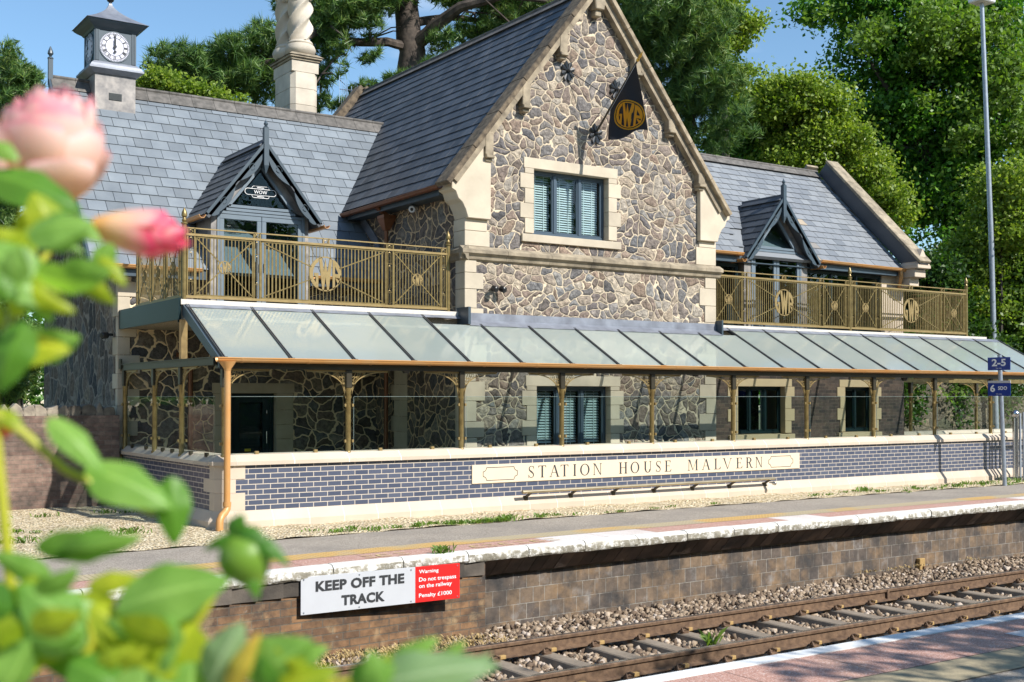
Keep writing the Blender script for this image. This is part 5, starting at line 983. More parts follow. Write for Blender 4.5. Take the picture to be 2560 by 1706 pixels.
        for i in range(len(pts)-1):
            (xa, za), (xb, zb) = pts[i], pts[i+1]; ta = (xb-xa)*Wd, (zb-za)*H; l = math.hypot(*ta); nx, nz_ = -ta[1]/l*H*.05, ta[0]/l*H*.05
            A = lambda x, z, s_, w_: (x0+x*Wd+nx*s_*w_, Y, z0+z*H+nz_*s_*w_); b.poly([A(xa, za, -1, ws[i]), A(xb, zb, -1, ws[i+1]), A(xb, zb, 1, ws[i+1]), A(xa, za, 1, ws[i])])
        b.poly([Q(.82, .98), Q(.88, .98), Q(.90, .72), Q(.84, .74)]); b.poly([Q(.08, .0), Q(.14, .0), Q(.16, .26), Q(.10, .28)])
LX = [('S', 5.293, 5.432), ('T', 5.506, 5.665), ('A', 5.731, 5.943), ('T', 5.964, 6.127), ('I', 6.226, 6.297), ('O', 6.375, 6.579), ('N', 6.652, 6.849), ('H', 7.221, 7.418), ('O', 7.485, 7.685), ('U', 7.785, 7.975), ('S', 8.057, 8.194), ('E', 8.273, 8.436),
      ('M', 8.822, 9.084), ('A', 9.172, 9.388), ('L', 9.477, 9.651), ('V', 9.690, 9.938), ('E', 10.037, 10.209), ('R', 10.295, 10.477), ('N', 10.544, 10.734)]
for ch, x0, x1 in LX: b = MB(); serif(ch, x0, x1, .523, .722, b); b.build('letter', M['carve'], nb)
for x0, x1 in ((4.417, 5.083), (10.90, 11.565)):
    z0, z1, c = .515, .722, .065; pts = []
    for (cx, cz, a0_) in ((x1, z1, 180), (x1, z0, 90), (x0, z0, 0), (x0, z1, 270)):
        seq = range(0, 91, 15); arcp = [(cx+c*cos(rad(a0_+a)), cz+c*sin(rad(a0_+a))) for a in seq]; pts += arcp[::-1] if False else arcp
    order = []
    for (cx, cz, aa, bb_) in ((x1, z1, 180, 270), (x1, z0, 90, 180), (x0, z0, 0, 90), (x0, z1, 270, 360)):
        seq = np.linspace(aa, bb_, 6); order += [(cx+c*cos(rad(a)), cz+c*sin(rad(a))) for a in seq]
    b = MB(); n = len(order)
    for i in range(n):
        (xa, za), (xb, zb) = order[i], order[(i+1) % n]
        b.bar((xa, -.0195, za), (xb, -.0195, zb), .010, .002, up=(0, 1, 0))
    b.build('carved_panel', M['carve'], nb)
# ================================================================ BALCONY RAILINGS
def emblem(b, c, ux, uz, r, n_=None, t=.012):
    """interlaced tall letters G W R in a roundel"""
    c, ux, uz = Vector(c), Vector(ux), Vector(uz); nn_ = ux.cross(uz).normalized()
    def pl(pts): b.prism([c+ux*(x*r)+uz*(z*r)-nn_*t/2 for x, z in pts], nn_*t)
    pl([(-.40, .86), (-.23, .95), (-.10, .13), (-.02, .13), (.0, -.19), (-.10, -.98), (-.19, -.95)]); pl([(.27, .95), (.42, .84), (.21, -.96), (.11, -.97), (.0, -.19), (.05, .13), (.13, .13)]); pl([(0, .88), (.05, .13), (0, -.19), (-.02, .13)] if False else [(.0, .88), (.12, .13), (.05, .12), (.0, -.19), (-.02, .12), (-.10, .13)])
    outer = [(cos(rad(a)), sin(rad(a))) for a in range(114, 240, 9)]; inner = [(-.44, .66), (-.56, .58), (-.65, .46), (-.72, .32), (-.76, .18), (-.77, .04), (-.77, -.08), (-.75, -.2), (-.72, -.31), (-.68, -.40), (-.64, -.46), (-.60, -.51), (-.56, -.6), (-.50, -.84)]
    for i in range(len(outer)-1): pl([outer[i], outer[i+1], inner[i+1], inner[i]])
    pl([(-.70, .03), (-.44, .03), (-.44, -.86), (-.49, -.85), (-.60, -.50), (-.60, -.18), (-.70, -.15)])
    pl([(.45, .86), (.60, .79), (.60, -.78), (.45, -.87)])
    o2 = [(cos(rad(a)), sin(rad(a))) for a in range(53, -8, -10)]; i2 = [(.60, .46), (.67, .33), (.73, .22), (.77, .14), (.80, .08), (.80, .04), (.74, .02)]
    for i in range(len(o2)-1): pl([o2[i], o2[i+1], i2[i+1], i2[i]])
    pl([(.60, .04), (.74, .02), (.99, -.12), (.94, -.22), (.60, -.17)]); pl([(.62, -.22), (.72, -.24), (.95, -.42), (.82, -.62)])
    for a0_, a1_ in ((66, 114), (240, 310)):
        for a in range(a0_, a1_, 6): pl([(cos(rad(a)), sin(rad(a))), (cos(rad(a+6)), sin(rad(a+6))), (.93*cos(rad(a+6)), .93*sin(rad(a+6))), (.93*cos(rad(a)), .93*sin(rad(a)))])
    for a in range(310, 353, 6): pl([(cos(rad(a)), sin(rad(a))), (cos(rad(a+6)), sin(rad(a+6))), (.94*cos(rad(a+6)), .94*sin(rad(a+6))), (.94*cos(rad(a)), .94*sin(rad(a)))])
ZB, ZM, ZT = 3.40, 4.355, 4.455
def panel(root, P, a0_, a1_, big, d):
    """panel of bars between two stations along the rail; P(a,z) gives the point, d the unit direction"""
    d = Vector(d); b = MB(); nrm = d.cross(Vector((0, 0, 1))); z0, z1 = ZB+.03, ZM-.03; c = (a0_+a1_)/2; zc = (z0+z1)/2; R_ = .285 if big else .10
    for (u, v) in (((a0_, z0), (a1_, z0)), ((a0_, z1), (a1_, z1)), ((a0_, z0), (a0_, z1)), ((a1_, z0), (a1_, z1))): b.bar(P(*u), P(*v), .022, .014, up=nrm)
    sp = .056 if not big else .062; n = int((a1_-a0_)/sp); 
    for i in range(1, n):
        a = a0_+(a1_-a0_)*i/n; h = abs(a-c); f = (.008+.012*min(1, h/((a1_-a0_)/2))) if big else .011
        w_ = f*2*.72 if big else .014
        if h < R_*.97:
            hh = sqrt(R_*R_-h*h); b.bar(P(a, z0), P(a, zc-hh), w_*.7, .008, up=nrm); b.bar(P(a, zc+hh), P(a, z1), w_*.7, .008, up=nrm)
        else: b.bar(P(a, z0), P(a, z1), w_, .008, up=nrm)
    for sa in (-1, 1):
        for sz in (-1, 1):
            A = P(c+sa*(a1_-a0_)/2*.96, zc+sz*(z1-z0)/2*.94); ang = atan2((z1-z0), (a1_-a0_)); B = P(c+sa*R_*cos(ang)*.95, zc+sz*R_*sin(ang)*.95); b.bar(A+nrm*.006, B+nrm*.006, .018, .010, up=nrm)
    pn = b.build('bar_panel', M['gold'], root)
    e = MB(); emblem(e, P(c, zc)+nrm*.004, d, (0, 0, 1), R_, t=.014)
    if not big:
        for k in range(20): a, a2 = 2*pi*k/20, 2*pi*(k+1)/20; e.bar(P(c+R_*cos(a), zc+R_*sin(a)), P(c+R_*cos(a2), zc+R_*sin(a2)), .010, .014, up=nrm)
    e.build('emblem', M['goldp'], pn, label='round emblem of tall interlaced letters')
def post(root, p, z0=3.32, z1=4.50):
    b = MB(); b.lathe((p[0], p[1], z0), [(.045, 0), (.045, .02), (.036, .03), (.036, z1-z0)], 12); b.lathe((p[0], p[1], z1+.001), [(.036, 0), (.050, .012), (.050, .03), (.028, .04), (.040, .065), (.028, .09), (.022, .11), (.042, .125), (.044, .15), (.038, .19), (.006, .26)], 12); b.build('post', M['gold'], root, smooth=True)
def spacer(root, P, a0_, a1_, nrm, top=True):
    b = MB(); b.bar(P(a0_, ZB), P(a0_, ZT), .022, .03, up=nrm); b.bar(P(a1_, ZB), P(a1_, ZT), .022, .03, up=nrm); m_ = (a0_+a1_)/2; h = (a1_-a0_)/2-.022
    for zz0, zz1 in ((ZB+.04, ZB+.27), (ZB+.30, ZM-.27), (ZM-.24, ZM-.04)):
        pts = [P(m_+h*.55*cos(t), (zz1 if sin(t) > 0 else zz0)+.0*0+h*.5*sin(t)*(1)-(h*.5 if sin(t) > 0 else -h*.5)) for t in np.linspace(0, 2*pi, 17)]; b.tube(pts, .005, 4, cap=False)
    for q in (.25, .75): b.bar(P(a0_, ZB+(ZM-ZB)*q), P(a1_, ZB+(ZM-ZB)*q), .008, .01, up=nrm)
    zc = (ZM+ZT)/2; r = (ZT-ZM)/2-.02
    b.tube([P(m_+r*.95*cos(t), zc+r*.95*sin(t)) for t in np.linspace(0, 2*pi, 9)], .006, 4, cap=False); [b.bar(P(m_+r*.4*cos(t), zc+r*.4*sin(t)), P(m_+r*1.2*cos(t), zc+r*1.2*sin(t)), .010, .01, up=nrm) for t in (0, pi/2, pi, 3*pi/2)]
    b.build('spacer', M['gold'], root)
def railing(name, origin, d, L_, panels, spacers, posts, label, topboxes=()):
    origin, d = Vector(origin), Vector(d); root = thing(name, (origin.x, origin.y, 3.33), label, 'railing', 'gold balcony railings'); P = lambda a, z: Vector((origin.x+d.x*a, origin.y+d.y*a, z)); nrm = d.cross(Vector((0, 0, 1)))
    b = MB(); b.bar(P(0, ZB), P(L_, ZB), .045, .04); b.build('bottom_rail', M['goldp'], root); b = MB(); b.bar(P(0, ZM), P(L_, ZM), .045, .035); b.bar(P(0, ZT), P(L_, ZT), .03, .018)
    for a in topboxes: 
        for o in (-.05, .05): b.bar(P(a+o, ZM), P(a+o, ZT), .02, .03, up=nrm)
        b.tube([P(a+.03*cos(t), (ZM+ZT)/2+.03*sin(t)) for t in np.linspace(0, 2*pi, 9)], .006, 4, cap=False)
    b.build('top_rail', M['goldp'], root)
    for a0_, a1_, big in panels: panel(root, P, a0_, a1_, big, d)
    for a0_, a1_ in spacers: spacer(root, P, a0_, a1_, nrm)
    for a in posts: post(root, P(a, 0))
railing('balcony_railing', (.05, 1.63, 0), (1, 0, 0), 4.69, [(.18, 1.10, False), (1.24, 3.46, True), (3.62, 4.53, False)], [(.05, .16), (1.12, 1.22), (3.48, 3.60), (4.55, 4.65)], (0, 4.69), 'gold railing with round lettered emblems along the front of the left balcony', (2.36,))
railing('balcony_railing', (11.05, 1.63, 0), (1, 0, 0), 8.34, [(.05, .77, False), (.95, 3.12, True), (3.28, 3.96, False), (4.31, 4.99, False), (5.16, 7.34, True), (7.50, 8.21, False)], [(.79, .93), (3.14, 3.26), (3.98, 4.08), (4.19, 4.29), (5.01, 5.14), (7.36, 7.48), (8.23, 8.30)], (4.13, 8.34), 'long gold railing with round lettered emblems along the front of the right balcony', (2.03, 6.24))
railing('balcony_railing', (.05, 4.05, 0), (0, -1, 0), 2.35, [(.14, .72, False), (.86, 1.44, False), (1.58, 2.20, False)], [(.0, .12), (.74, .84), (1.46, 1.56), (2.22, 2.33)], (), 'short gold railing closing the left end of the left balcony')
railing('balcony_railing', (19.39, 1.70, 0), (0, 1, 0), 1.5, [(.10, .68, False), (.80, 1.38, False)], [(.0, .08), (.70, .78)], (), 'short gold railing closing the right end of the right balcony')
# ================================================================ smaller things
# handrail along the plinth
hr = thing('handrail', (8, -.12, .25), 'long brushed gold handrail fixed low along the brick wall under the name board', 'handrail')
b = MB(); b.tube([(5.07, -.20, .315), (10.87, -.20, .315)], .028, 12); b.tube([(5.06, -.20, .315), (5.10, -.20, .315)], .030, 12); b.build('rail_tube', simple('brushed_brass', (.50, .42, .28), .3, metal=.7), hr, smooth=True)
for i in range(7):
    x = 5.22+i*.92; b = MB(); b.bar((x-.012, -.20, .295), (x-.012, -.03, .20), .012, .03); b.bar((x+.02, -.20, .295), (x+.02, -.03, .20), .012, .03); b.box(x-.03, x+.04, -.07, -.04, .15, .24); b.build('wall_bracket', M['bronze'], hr)
def camera_thing(p, label, mat, r=.05, aim=(.2, -1, -.3), twin=False, group=None):
    t = thing('security_camera', p, label, 'security camera', group); p = Vector(p); a = Vector(aim).normalized()
    b = MB(); b.lathe(p, [(r*.9, -r*.4), (r*1.1, -r*.3), (r*1.1, r*.3), (r*.9, r*.4)], 14); b.build('base', M[mat], t, smooth=True)
    for k in ((-1, 1) if twin else (0,)):
        q = p+Vector((k*.085, 0, 0))+a*r*.6; c = MB(); c.tube([q, q+a*r*.3, q+a*r*2.0, q+a*r*2.2], [r*.5, r*1.0, r*1.0, r*.8], 14); h = c.build('housing', M[mat], t, smooth=True)
        e = MB(); e.tube([q+a*r*2.21, q+a*r*2.26], [r*.5, r*.35], 12); e.build('lens', M['glass'] if False else M['black'], h)
camera_thing((5.52, 1.33, 3.79), 'pair of black security cameras on the pale quoin at the left of the gable', 'black', .055, (.3, -1, -.35), True)
camera_thing((4.86, 3.05, 5.36), 'white security camera under the brown gutter of the gable eave', 'cctvw', .065, (-.8, -.8, -.3))
camera_thing((-.16, 4.95, 2.95), 'black security camera on the far left end wall', 'black', .06, (-1, -.4, -.15))
p = onY(1768, 1110, -.13); camera_thing((10.78, -.20, .24), 'small grey camera hung at the right end of the handrail', 'chrome', .035, (.3, -1, -.2))
for i, (x_, y_, lab) in enumerate(((933, 848, 'black light dome under the veranda gutter left of the gable'), (1598, 857, 'black light dome under the veranda gutter at the right of the gable'), (2078, 868, 'black light dome under the veranda gutter near the right end'))):
    p = onY(x_, y_, .2); t = thing('dome_light', p, lab, 'light', 'black dome lights under the veranda'); b = MB(); b.lathe(p, [(.05, -.07), (.075, -.02), (.075, .05), (.05, .06)], 12); b.box(p.x-.02, p.x+.02, p.y-.02, p.y+.02, p.z+.05, p.z+.14); b.build('dome', M['black'], t, smooth=True)
# flag on its pole
fl = thing('flagpole', (7.81, 1.36, 6.85), 'black flag with a round gold lettered emblem hanging from an angled pole on the gable', 'flag')
tip = Vector((7.83, .19, 7.90)); base = Vector((7.81, 1.36, 6.83)); b = MB(); b.tube([base, tip], [.022, .017], 10); b.build('pole', M['bronze'], fl, smooth=True)
dv = (tip-base).normalized(); b = MB(); b.tube([tip, tip+dv*.03, tip+dv*.06, tip+dv*.10, tip+dv*.20], [.028, .030, .018, .032, .003], 10); b.build('pole_finial', simple('gilt_finial', (.70, .42, .08), .3, metal=.6), fl, smooth=True)
for (cx, cz) in ((7.81, 6.80), (7.157, 7.88), (8.30, 7.70)):
    b = MB()
    for i in range(8): a = 2*pi*i/8+.3; b.prism([(cx, 1.385, cz), (cx+.13*cos(a-.30), 1.385, cz+.16*sin(a-.30)), (cx+.16*cos(a), 1.375, cz+.20*sin(a)), (cx+.13*cos(a+.3), 1.385, cz+.16*sin(a+.3))], (0, -.02, 0))
    b.lathe((cx, 1.35, cz-.02), [(.03, 0), (.05, .02), (.03, .05)], 8); b.build('wall_plate', M['black'], fl)
mid = base.lerp(tip, .45); b = MB(); b.tube([(7.157, 1.35, 7.88), mid], .008, 5); b.tube([(8.30, 1.35, 7.70), mid], .008, 5); b.build('stay', M['black'], fl)
# cloth: hangs from the upper part of the pole in a plane across the wall
TOP, LOW = tip-dv*.03, Vector((7.83, .96, 7.19))
def cloth(u, v):   # u along the hoist from the tip down, v downwards
    h = TOP.lerp(LOW, u); fall = Vector((0, -.16*(v**1.2)*(1-u)-.14*u*v, 0))
    bottom = 6.64+.05*sin(u*6)-.05*u+(.0 if u < .8 else -.0); z = h.z+(bottom-h.z)*v; fold = .035*sin(u*9+v*2.2)*min(1, v*2.5)+.13*sin(u*4+1)*v
    return Vector((h.x-.01+fold, h.y+fall.y, z))
MB().grid(lambda u, v: cloth(u, v), 40, 30).build('cloth', M['flag'], fl, smooth=True)
b = MB(); b.grid(lambda u, v: cloth(u, 0)+Vector((-.006, -.02+.05*v, -.01-.06*v)), 30, 1); b.build('hoist_band', M['signgrey'], fl)
# emblem wrapped on the cloth: invert (y,z) -> (u,v) on a fine grid
gu, gv_ = np.meshgrid(np.linspace(0, 1, 81), np.linspace(0, 1, 81)); cp_ = np.array([[tuple(cloth(a, c)) for a, c in zip(r1, r2)] for r1, r2 in zip(gu, gv_)]).reshape(-1, 3)
def onflag(y, z):
    k = np.argmin((cp_[:, 1]-y)**2+(cp_[:, 2]-z)**2); return Vector((cp_[k, 0]-.012, y, z))
eb = MB(); emblem(eb, (0, 0, 0), (0, -1, 0), (0, 0, 1), .235, t=.001)
for k in range(48): a, a2 = 2*pi*k/48, 2*pi*(k+1)/48; eb.poly([(0, -.275*cos(a), .275*sin(a)), (0, -.275*cos(a2), .275*sin(a2)), (0, -.252*cos(a2), .252*sin(a2)), (0, -.252*cos(a), .252*sin(a))])
tilt = rad(14); nv = []
for v_ in eb.v:
    y, z = v_[1]*1.30, v_[2]; y2, z2 = y*cos(tilt)-z*sin(tilt)*.4, z*cos(tilt)+y*sin(tilt); nv.append(tuple(onflag(.455+y2, 6.98+z2)+Vector((v_[0]*1, 0, 0))))
eb.v = nv; eb.build('emblem', M['flagy'], fl, label='gold roundel of tall interlaced letters')
# trespass sign on the brick pier
sy = -4.215; t = thing('warning_sign', (.4, sy, -.52), 'wide grey and red sign reading KEEP OFF THE TRACK on the brick platform wall', 'sign')
b = MB(); b.box(-.604, .816, sy, sy+.012, -.505, -.093); gp = b.build('grey_panel', M['signgrey'], t, bevel=.002); b = MB(); b.box(.8165, 1.415, sy, sy+.012, -.505, -.093); rp_ = b.build('red_panel', M['signred'], t, bevel=.002)
for (s_, x0, W, z0, H) in (('KEEP OFF THE', -.43, 1.10, -.265, .115), ('TRACK', -.12, .54, -.445, .115)): text_mb(s_, (x0, sy-.002, z0), (1, 0, 0), (0, 0, 1), W, H, .042, .003, 1.06).build('lettering', M['ink'], gp)
for (s_, W, z0, H) in (('Warning', .26, -.185, .055), ('Do not trespass', .50, -.280, .062), ('on the railway', .44, -.355, .062), ('Penalty £1000', .44, -.462, .060)): text_mb(s_, (.862, sy-.002, z0), (1, 0, 0), (0, 0, 1), W, H, .010, .003).build('lettering', M['inkw'], rp_)
b = MB()
for (x, z) in ((-.57, -.12), (-.57, -.48), (.1, -.12), (.1, -.48), (.76, -.12), (.76, -.48), (1.38, -.12), (1.38, -.48)): b.lathe((x, sy-.002, z), [(.008, -.006), (.008, .006)], 6)
b.build('screw', M['galv'], t)
# car stop signs on their post
sx, syy = 16.5, -1.20; t = thing('stop_sign', (sx+.05, syy, 0), 'grey post with two blue car stop signs, 2-5 above 6 SDO', 'sign')
b = MB(); b.tube([(sx+.12, -1.225, 0), (sx+.05, -1.17, 2.75)], .045, 12); b.build('post', M['galv'], t, smooth=True)
def plate(z0, z1, big, small, strip_=False, sdo=None):
    b = MB(); b.box(sx-.012, sx, -1.46, -.93, z0, z1); pl = b.build('sign_plate', M['signblue'], t, bevel=.004); X_ = sx-.0125
    if big == '2-5': text_mb('2-5', (X_, -1.03, z0+.082), (0, -1, 0), (0, 0, 1), .33, .155, .03, .002).build('lettering', M['inkw'], pl)
    else: text_mb('6', (X_, -.99, z0+.082), (0, -1, 0), (0, 0, 1), .115, .155, .03, .002).build('lettering', M['inkw'], pl); text_mb('SDO', (X_, -1.175, z0+.125), (0, -1, 0), (0, 0, 1), .21, .075, .025, .002).build('lettering', M['inkw'], pl)
    text_mb('Car stop', (X_, -1.13, z0+.025), (0, -1, 0), (0, 0, 1), .13, .028, .01, .002).build('lettering', M['inkw'], pl)
    if strip_: q = MB(); q.box(sx-.012, sx, -1.46, -.93, z1+.002, z1+.05); q.build('top_strip', M['signgrey'], pl)
plate(2.425, 2.695, '2-5', ''); plate(1.885, 2.155, '6', '', True)
# bollard and fence uprights at the right edge
p = onY(2334, 1110, -.6); t = thing('ball_post', (p.x, p.y, 0), 'round stainless post topped with a ball at the far right', 'bollard'); b = MB(); b.tube([(p.x, p.y, .09), (p.x, p.y, 1.40)], .062, 16); b.build('post_tube', M['chrome'], t, smooth=True); b = MB(); b.lathe((p.x, p.y, 1.49), [(.085*sin(pi*i/10)+.001, -.085*cos(pi*i/10)) for i in range(11)], 16); b.build('ball', M['chrome'], t, smooth=True)
t = thing('paling_fence', (18.4, -.7, 0), 'grey upright fence palings at the right edge beyond the ball topped post', 'fence')
for i, (x_, w_) in enumerate(((2344, .05), (2352, .05), (2362, .06), (2374, .06), (2386, .06))): q = onY(x_, 1000, -.62-.02*i); b = MB(); b.box(q.x, q.x+w_, q.y, q.y+.03, .0, 1.50+.03*i); b.build('paling', M['galv'], t)
q = onY(2344, 1000, -.6); b = MB(); b.box(q.x, q.x+1.6, q.y+.03, q.y+.07, .35, .42); b.box(q.x, q.x+1.6, q.y+.03, q.y+.07, 1.15, 1.22); b.build('fence_rail', M['galv'], t)
# lamp post beyond the wall
la, lb_ = onY(2278, 560, 4.9), onY(2256, 4, 4.9); t = thing('lamp_post', (lb_.x+.6, 4.9, 0), 'tall slim galvanised lamp post standing against the tall dark tree', 'lamp post')
b = MB(); b.tube([(la.x+.18, 4.9, 0), la, lb_], [.095, .075, .06], 12); b.build('mast', M['galv'], t, smooth=True); b = MB(); b.box(lb_.x-.32, lb_.x+.32, 4.65, 5.15, lb_.z-.05, lb_.z+.12); b.build('lamp_head', M['white'], t, bevel=.03)
# old garden wall at the far left
gw = thing('garden_wall', (-3, 4.6, 0), 'old weathered brick garden wall with rough stones set along its top', 'wall')
b = MB(); b.box(-14, -.09, 4.55, 4.95, -.05, 1.55); b.build('wall_body', M['gardenbrick'], gw)
b = MB(); r_ = random.Random(4); x = -12
while x < -.2: wd = r_.uniform(.12, .26); b.prism([(x+wd*.5+wd*.55*cos(a)*r_.uniform(.8, 1.1), 4.57, 1.60+.14*sin(a)*r_.uniform(.6, 1.35)) for a in np.linspace(0, 5.6, 8)], (0, r_.uniform(.2, .33), 0)); x += wd*.92
b.build('cope_stones', simple('rough_cope_stone', (.34, .29, .22), .95, scale=6, c2=(.12, .10, .08), bump=.7, island=.4), gw, bevel=.012)
# retaining wall behind the right end
rw = thing('retaining_wall', (24, 5.2, 0), 'dark mossy stone retaining wall behind the right end of the veranda, draped with ivy', 'wall')
b = MB(); b.poly([(17.9, 5.2, 0), (46, 5.2, 0), (46, 5.2, 3.5), (17.9, 5.2, 3.3)]); b.poly([(17.9, 5.2, 3.3), (46, 5.2, 3.5), (46, 9, 4.4), (17.9, 9, 4.2)]); b.poly([(17.97, 7, 0), (17.97, 5.2, 0), (17.97, 5.2, 3.3), (17.97, 7, 3.6)])
b.build('stone_face', rubble('mossy_rubble', [(.10, .085, .06), (.16, .13, .09), (.07, .065, .05), (.22, .18, .12), (.05, .06, .035)], (.10, .09, .06), sx=2.6, sz=4.2, rib=.03), rw)

# ================================================================ TREES, IVY AND BUSHES
def leaf_quads(C_, r, size, up=.5, asp=.62):
    n = len(C_); d = r.normal(size=(n, 3)); d /= np.linalg.norm(d, axis=1)[:, None]; nn_ = r.normal(size=(n, 3)); nn_[:, 2] += up; nn_ /= np.linalg.norm(nn_, axis=1)[:, None]
    u = np.cross(d, nn_); u /= np.linalg.norm(u, axis=1)[:, None]+1e-9; v = np.cross(nn_, u); s = size*r.uniform(.6, 1.25, (n, 1))
    V = np.stack([C_-v*s*.5, C_+u*s*asp*.5-nn_*s*.10, C_+v*s*.5, C_-u*s*asp*.5-nn_*s*.10], 1); return V.reshape(-1, 3), np.arange(4*n).reshape(-1, 4)
def clumps(blobs, nc, r, shell=.45):
    w_ = np.array([(b[1][0]*b[1][2])*(b[2] if len(b) > 2 else 1) for b in blobs]); w_ = w_/w_.sum(); k = r.choice(len(blobs), nc, p=w_)
    c = np.array([tuple(blobs[i][0]) for i in k]); e = np.array([blobs[i][1] for i in k]); d = r.normal(size=(nc, 3)); d /= np.linalg.norm(d, axis=1)[:, None]; return c+d*e*(r.uniform(shell**3, 1, nc)**(1/3))[:, None]
def B(cx, cy, rx, ry, depth, th=None, wt=1.):
    s = F/K/depth; return (pt(cx, cy, depth), (rx/s, (th if th is not None else rx/s), ry/s), wt)
def crown(name, parent, mat, blobs, nc, per, size, sig, seed, **kw):
    r = np.random.default_rng(seed); c = clumps(blobs, nc, r); C_ = np.repeat(c, per, 0)+r.normal(size=(nc*per, 3))*sig*np.repeat(r.uniform(.5, 1.4, nc), per)[:, None]*np.array([1, 1, .7]); V, Fq = leaf_quads(C_, r, size)
    off = np.array(WL[parent.name]) if parent is not None else np.zeros(3); return npmesh(name, V-off, Fq, mat, parent, **kw)
def limb(b, pts, r0, r1, n=8):
    P = [Vector(p) for p in pts]; m_ = len(P); out = []
    for i in range(m_-1):
        for t in (0, .34, .67): q = P[i].lerp(P[i+1], t); out.append(q+Vector((random.gauss(0, .03), random.gauss(0, .03), random.gauss(0, .03)))*(r0*2))
    out.append(P[-1]); k = len(out); b.tube(out, [r0+(r1-r0)*i/(k-1) for i in range(k)], n)
random.seed(21)
def tufts_pine(name, parent, blobs, nt_, per, ln, seed, wd=.013):
    r = np.random.default_rng(seed); c = clumps(blobs, nt_, r, .25); ax = r.normal(size=(nt_, 3)); ax[:, 2] += .8; ax /= np.linalg.norm(ax, axis=1)[:, None]
    C_ = np.repeat(c, per, 0); A = np.repeat(ax, per, 0); n = len(C_); d = r.normal(size=(n, 3))*.62+A; d /= np.linalg.norm(d, axis=1)[:, None]; C_ = C_-A*r.uniform(0, .16, (n, 1)); L_ = ln*r.uniform(.7, 1.2, (n, 1)); s = np.cross(d, r.normal(size=(n, 3))); s /= np.linalg.norm(s, axis=1)[:, None]
    V = np.stack([C_-s*wd*.5, C_+s*wd*.5, C_+d*L_], 1).reshape(-1, 3); off = np.array(WL[parent.name]); return npmesh(name, V-off, np.arange(len(V)).reshape(-1, 3), M['needle'], parent)
D0 = 39.
tr = thing('pine_tree', pt(948, 700, D0), 'big dark pine with a thick furrowed trunk and long limbs behind the gable', 'tree')
b = MB(); limb(b, [pt(948, 700, D0), pt(946, 230, D0), pt(945, 120, D0), pt(935, 20, D0), pt(930, -120, D0)], .52, .34, 14)
limb(b, [pt(948, 110, D0), pt(1000, 60, D0-.5), pt(1060, 15, D0-1), pt(1160, -10, D0-1.5), pt(1290, 5, D0-1)], .26, .08); limb(b, [pt(960, 50, D0), pt(1040, 40, D0+1), pt(1130, 55, D0+1), pt(1200, 90, D0)], .15, .04); limb(b, [pt(945, 110, D0), pt(890, 98, D0-.5), pt(800, 95, D0-1), pt(760, 60, D0-1), pt(700, 90, D0-2), pt(600, 150, D0-2), pt(480, 180, D0-2)], .17, .05)
limb(b, [pt(800, 95, D0-1), pt(775, 130, D0-1), pt(740, 160, D0-1), pt(735, 230, D0-1)], .08, .03); limb(b, [pt(940, 130, D0), pt(920, 170, D0), pt(895, 200, D0-.5), pt(850, 215, D0-.5), pt(800, 240, D0-.5)], .06, .02); limb(b, [pt(935, 30, D0), pt(880, 0, D0), pt(800, 20, D0-1), pt(720, 40, D0-1)], .14, .04)
limb(b, [pt(1420, -60, D0-1), pt(1500, 60, D0-2), pt(1560, 160, D0-2), pt(1600, 300, D0-2)], .2, .05)
for i in range(46):
    a = random.choice([(760, 60), (850, 90), (600, 150), (520, 170), (1090, 30), (1180, 60), (1500, 80), (1560, 180), (740, 170), (900, 190), (560, 130)]); q = pt(a[0], a[1], D0-1+random.uniform(-1, 1)); e = q+Vector((random.gauss(0, 1.0), random.gauss(0, .8), random.gauss(-.2, .6))); limb(b, [q, q.lerp(e, .5)+Vector((0, 0, .15)), e], .035, .01, 5)
b.build('trunk', M['bark'], tr, smooth=True)
pb_ = [B(*a, D0-1.5, 1.6) for a in ((385, 130, 42, 24), (445, 150, 55, 30), (525, 125, 55, 38), (590, 95, 42, 40), (560, 180, 60, 42), (480, 198, 55, 26), (620, 190, 26, 52), (640, 120, 22, 50), (430, 175, 60, 22))]+[B(*a, D0-1, 1.8) for a in ((735, 50, 45, 50), (790, 25, 60, 35), (850, 15, 50, 32), (750, 110, 35, 32), (820, 70, 40, 22), (742, 175, 20, 30), (700, -10, 60, 30), (890, -30, 110, 30))]+[B(*a, D0, 1.5) for a in ((1075, 75, 45, 24), (1145, 60, 50, 36), (1215, 45, 55, 36), (1270, 20, 50, 30), (1120, 5, 75, 24), (1190, -10, 90, 24), (1045, -20, 60, 20), (1010, 110, 22, 14))]+[B(*a, D0-2, 2.2) for a in ((1440, 50, 45, 62), (1500, 55, 55, 72), (1560, 120, 62, 80), (1598, 200, 52, 74), (1618, 285, 42, 54), (1555, 225, 45, 56), (1632, 335, 34, 26), (1530, 20, 60, 46), (1590, 70, 45, 46), (1490, 130, 26, 36), (1470, -30, 70, 30))]
tufts_pine('foliage', tr, pb_, 5000, 30, .34, 31, .030)
tufts_pine('foliage', tr, [B(*a, D0-1, .8) for a in ((835, 200, 26, 10), (782, 238, 14, 9), (900, 178, 16, 8), (990, 150, 26, 12), (1030, 135, 20, 10), (955, 172, 22, 10), (735, 235, 12, 22), (850, 130, 14, 14), (1010, 80, 16, 12))], 330, 26, .27, 32, .026)
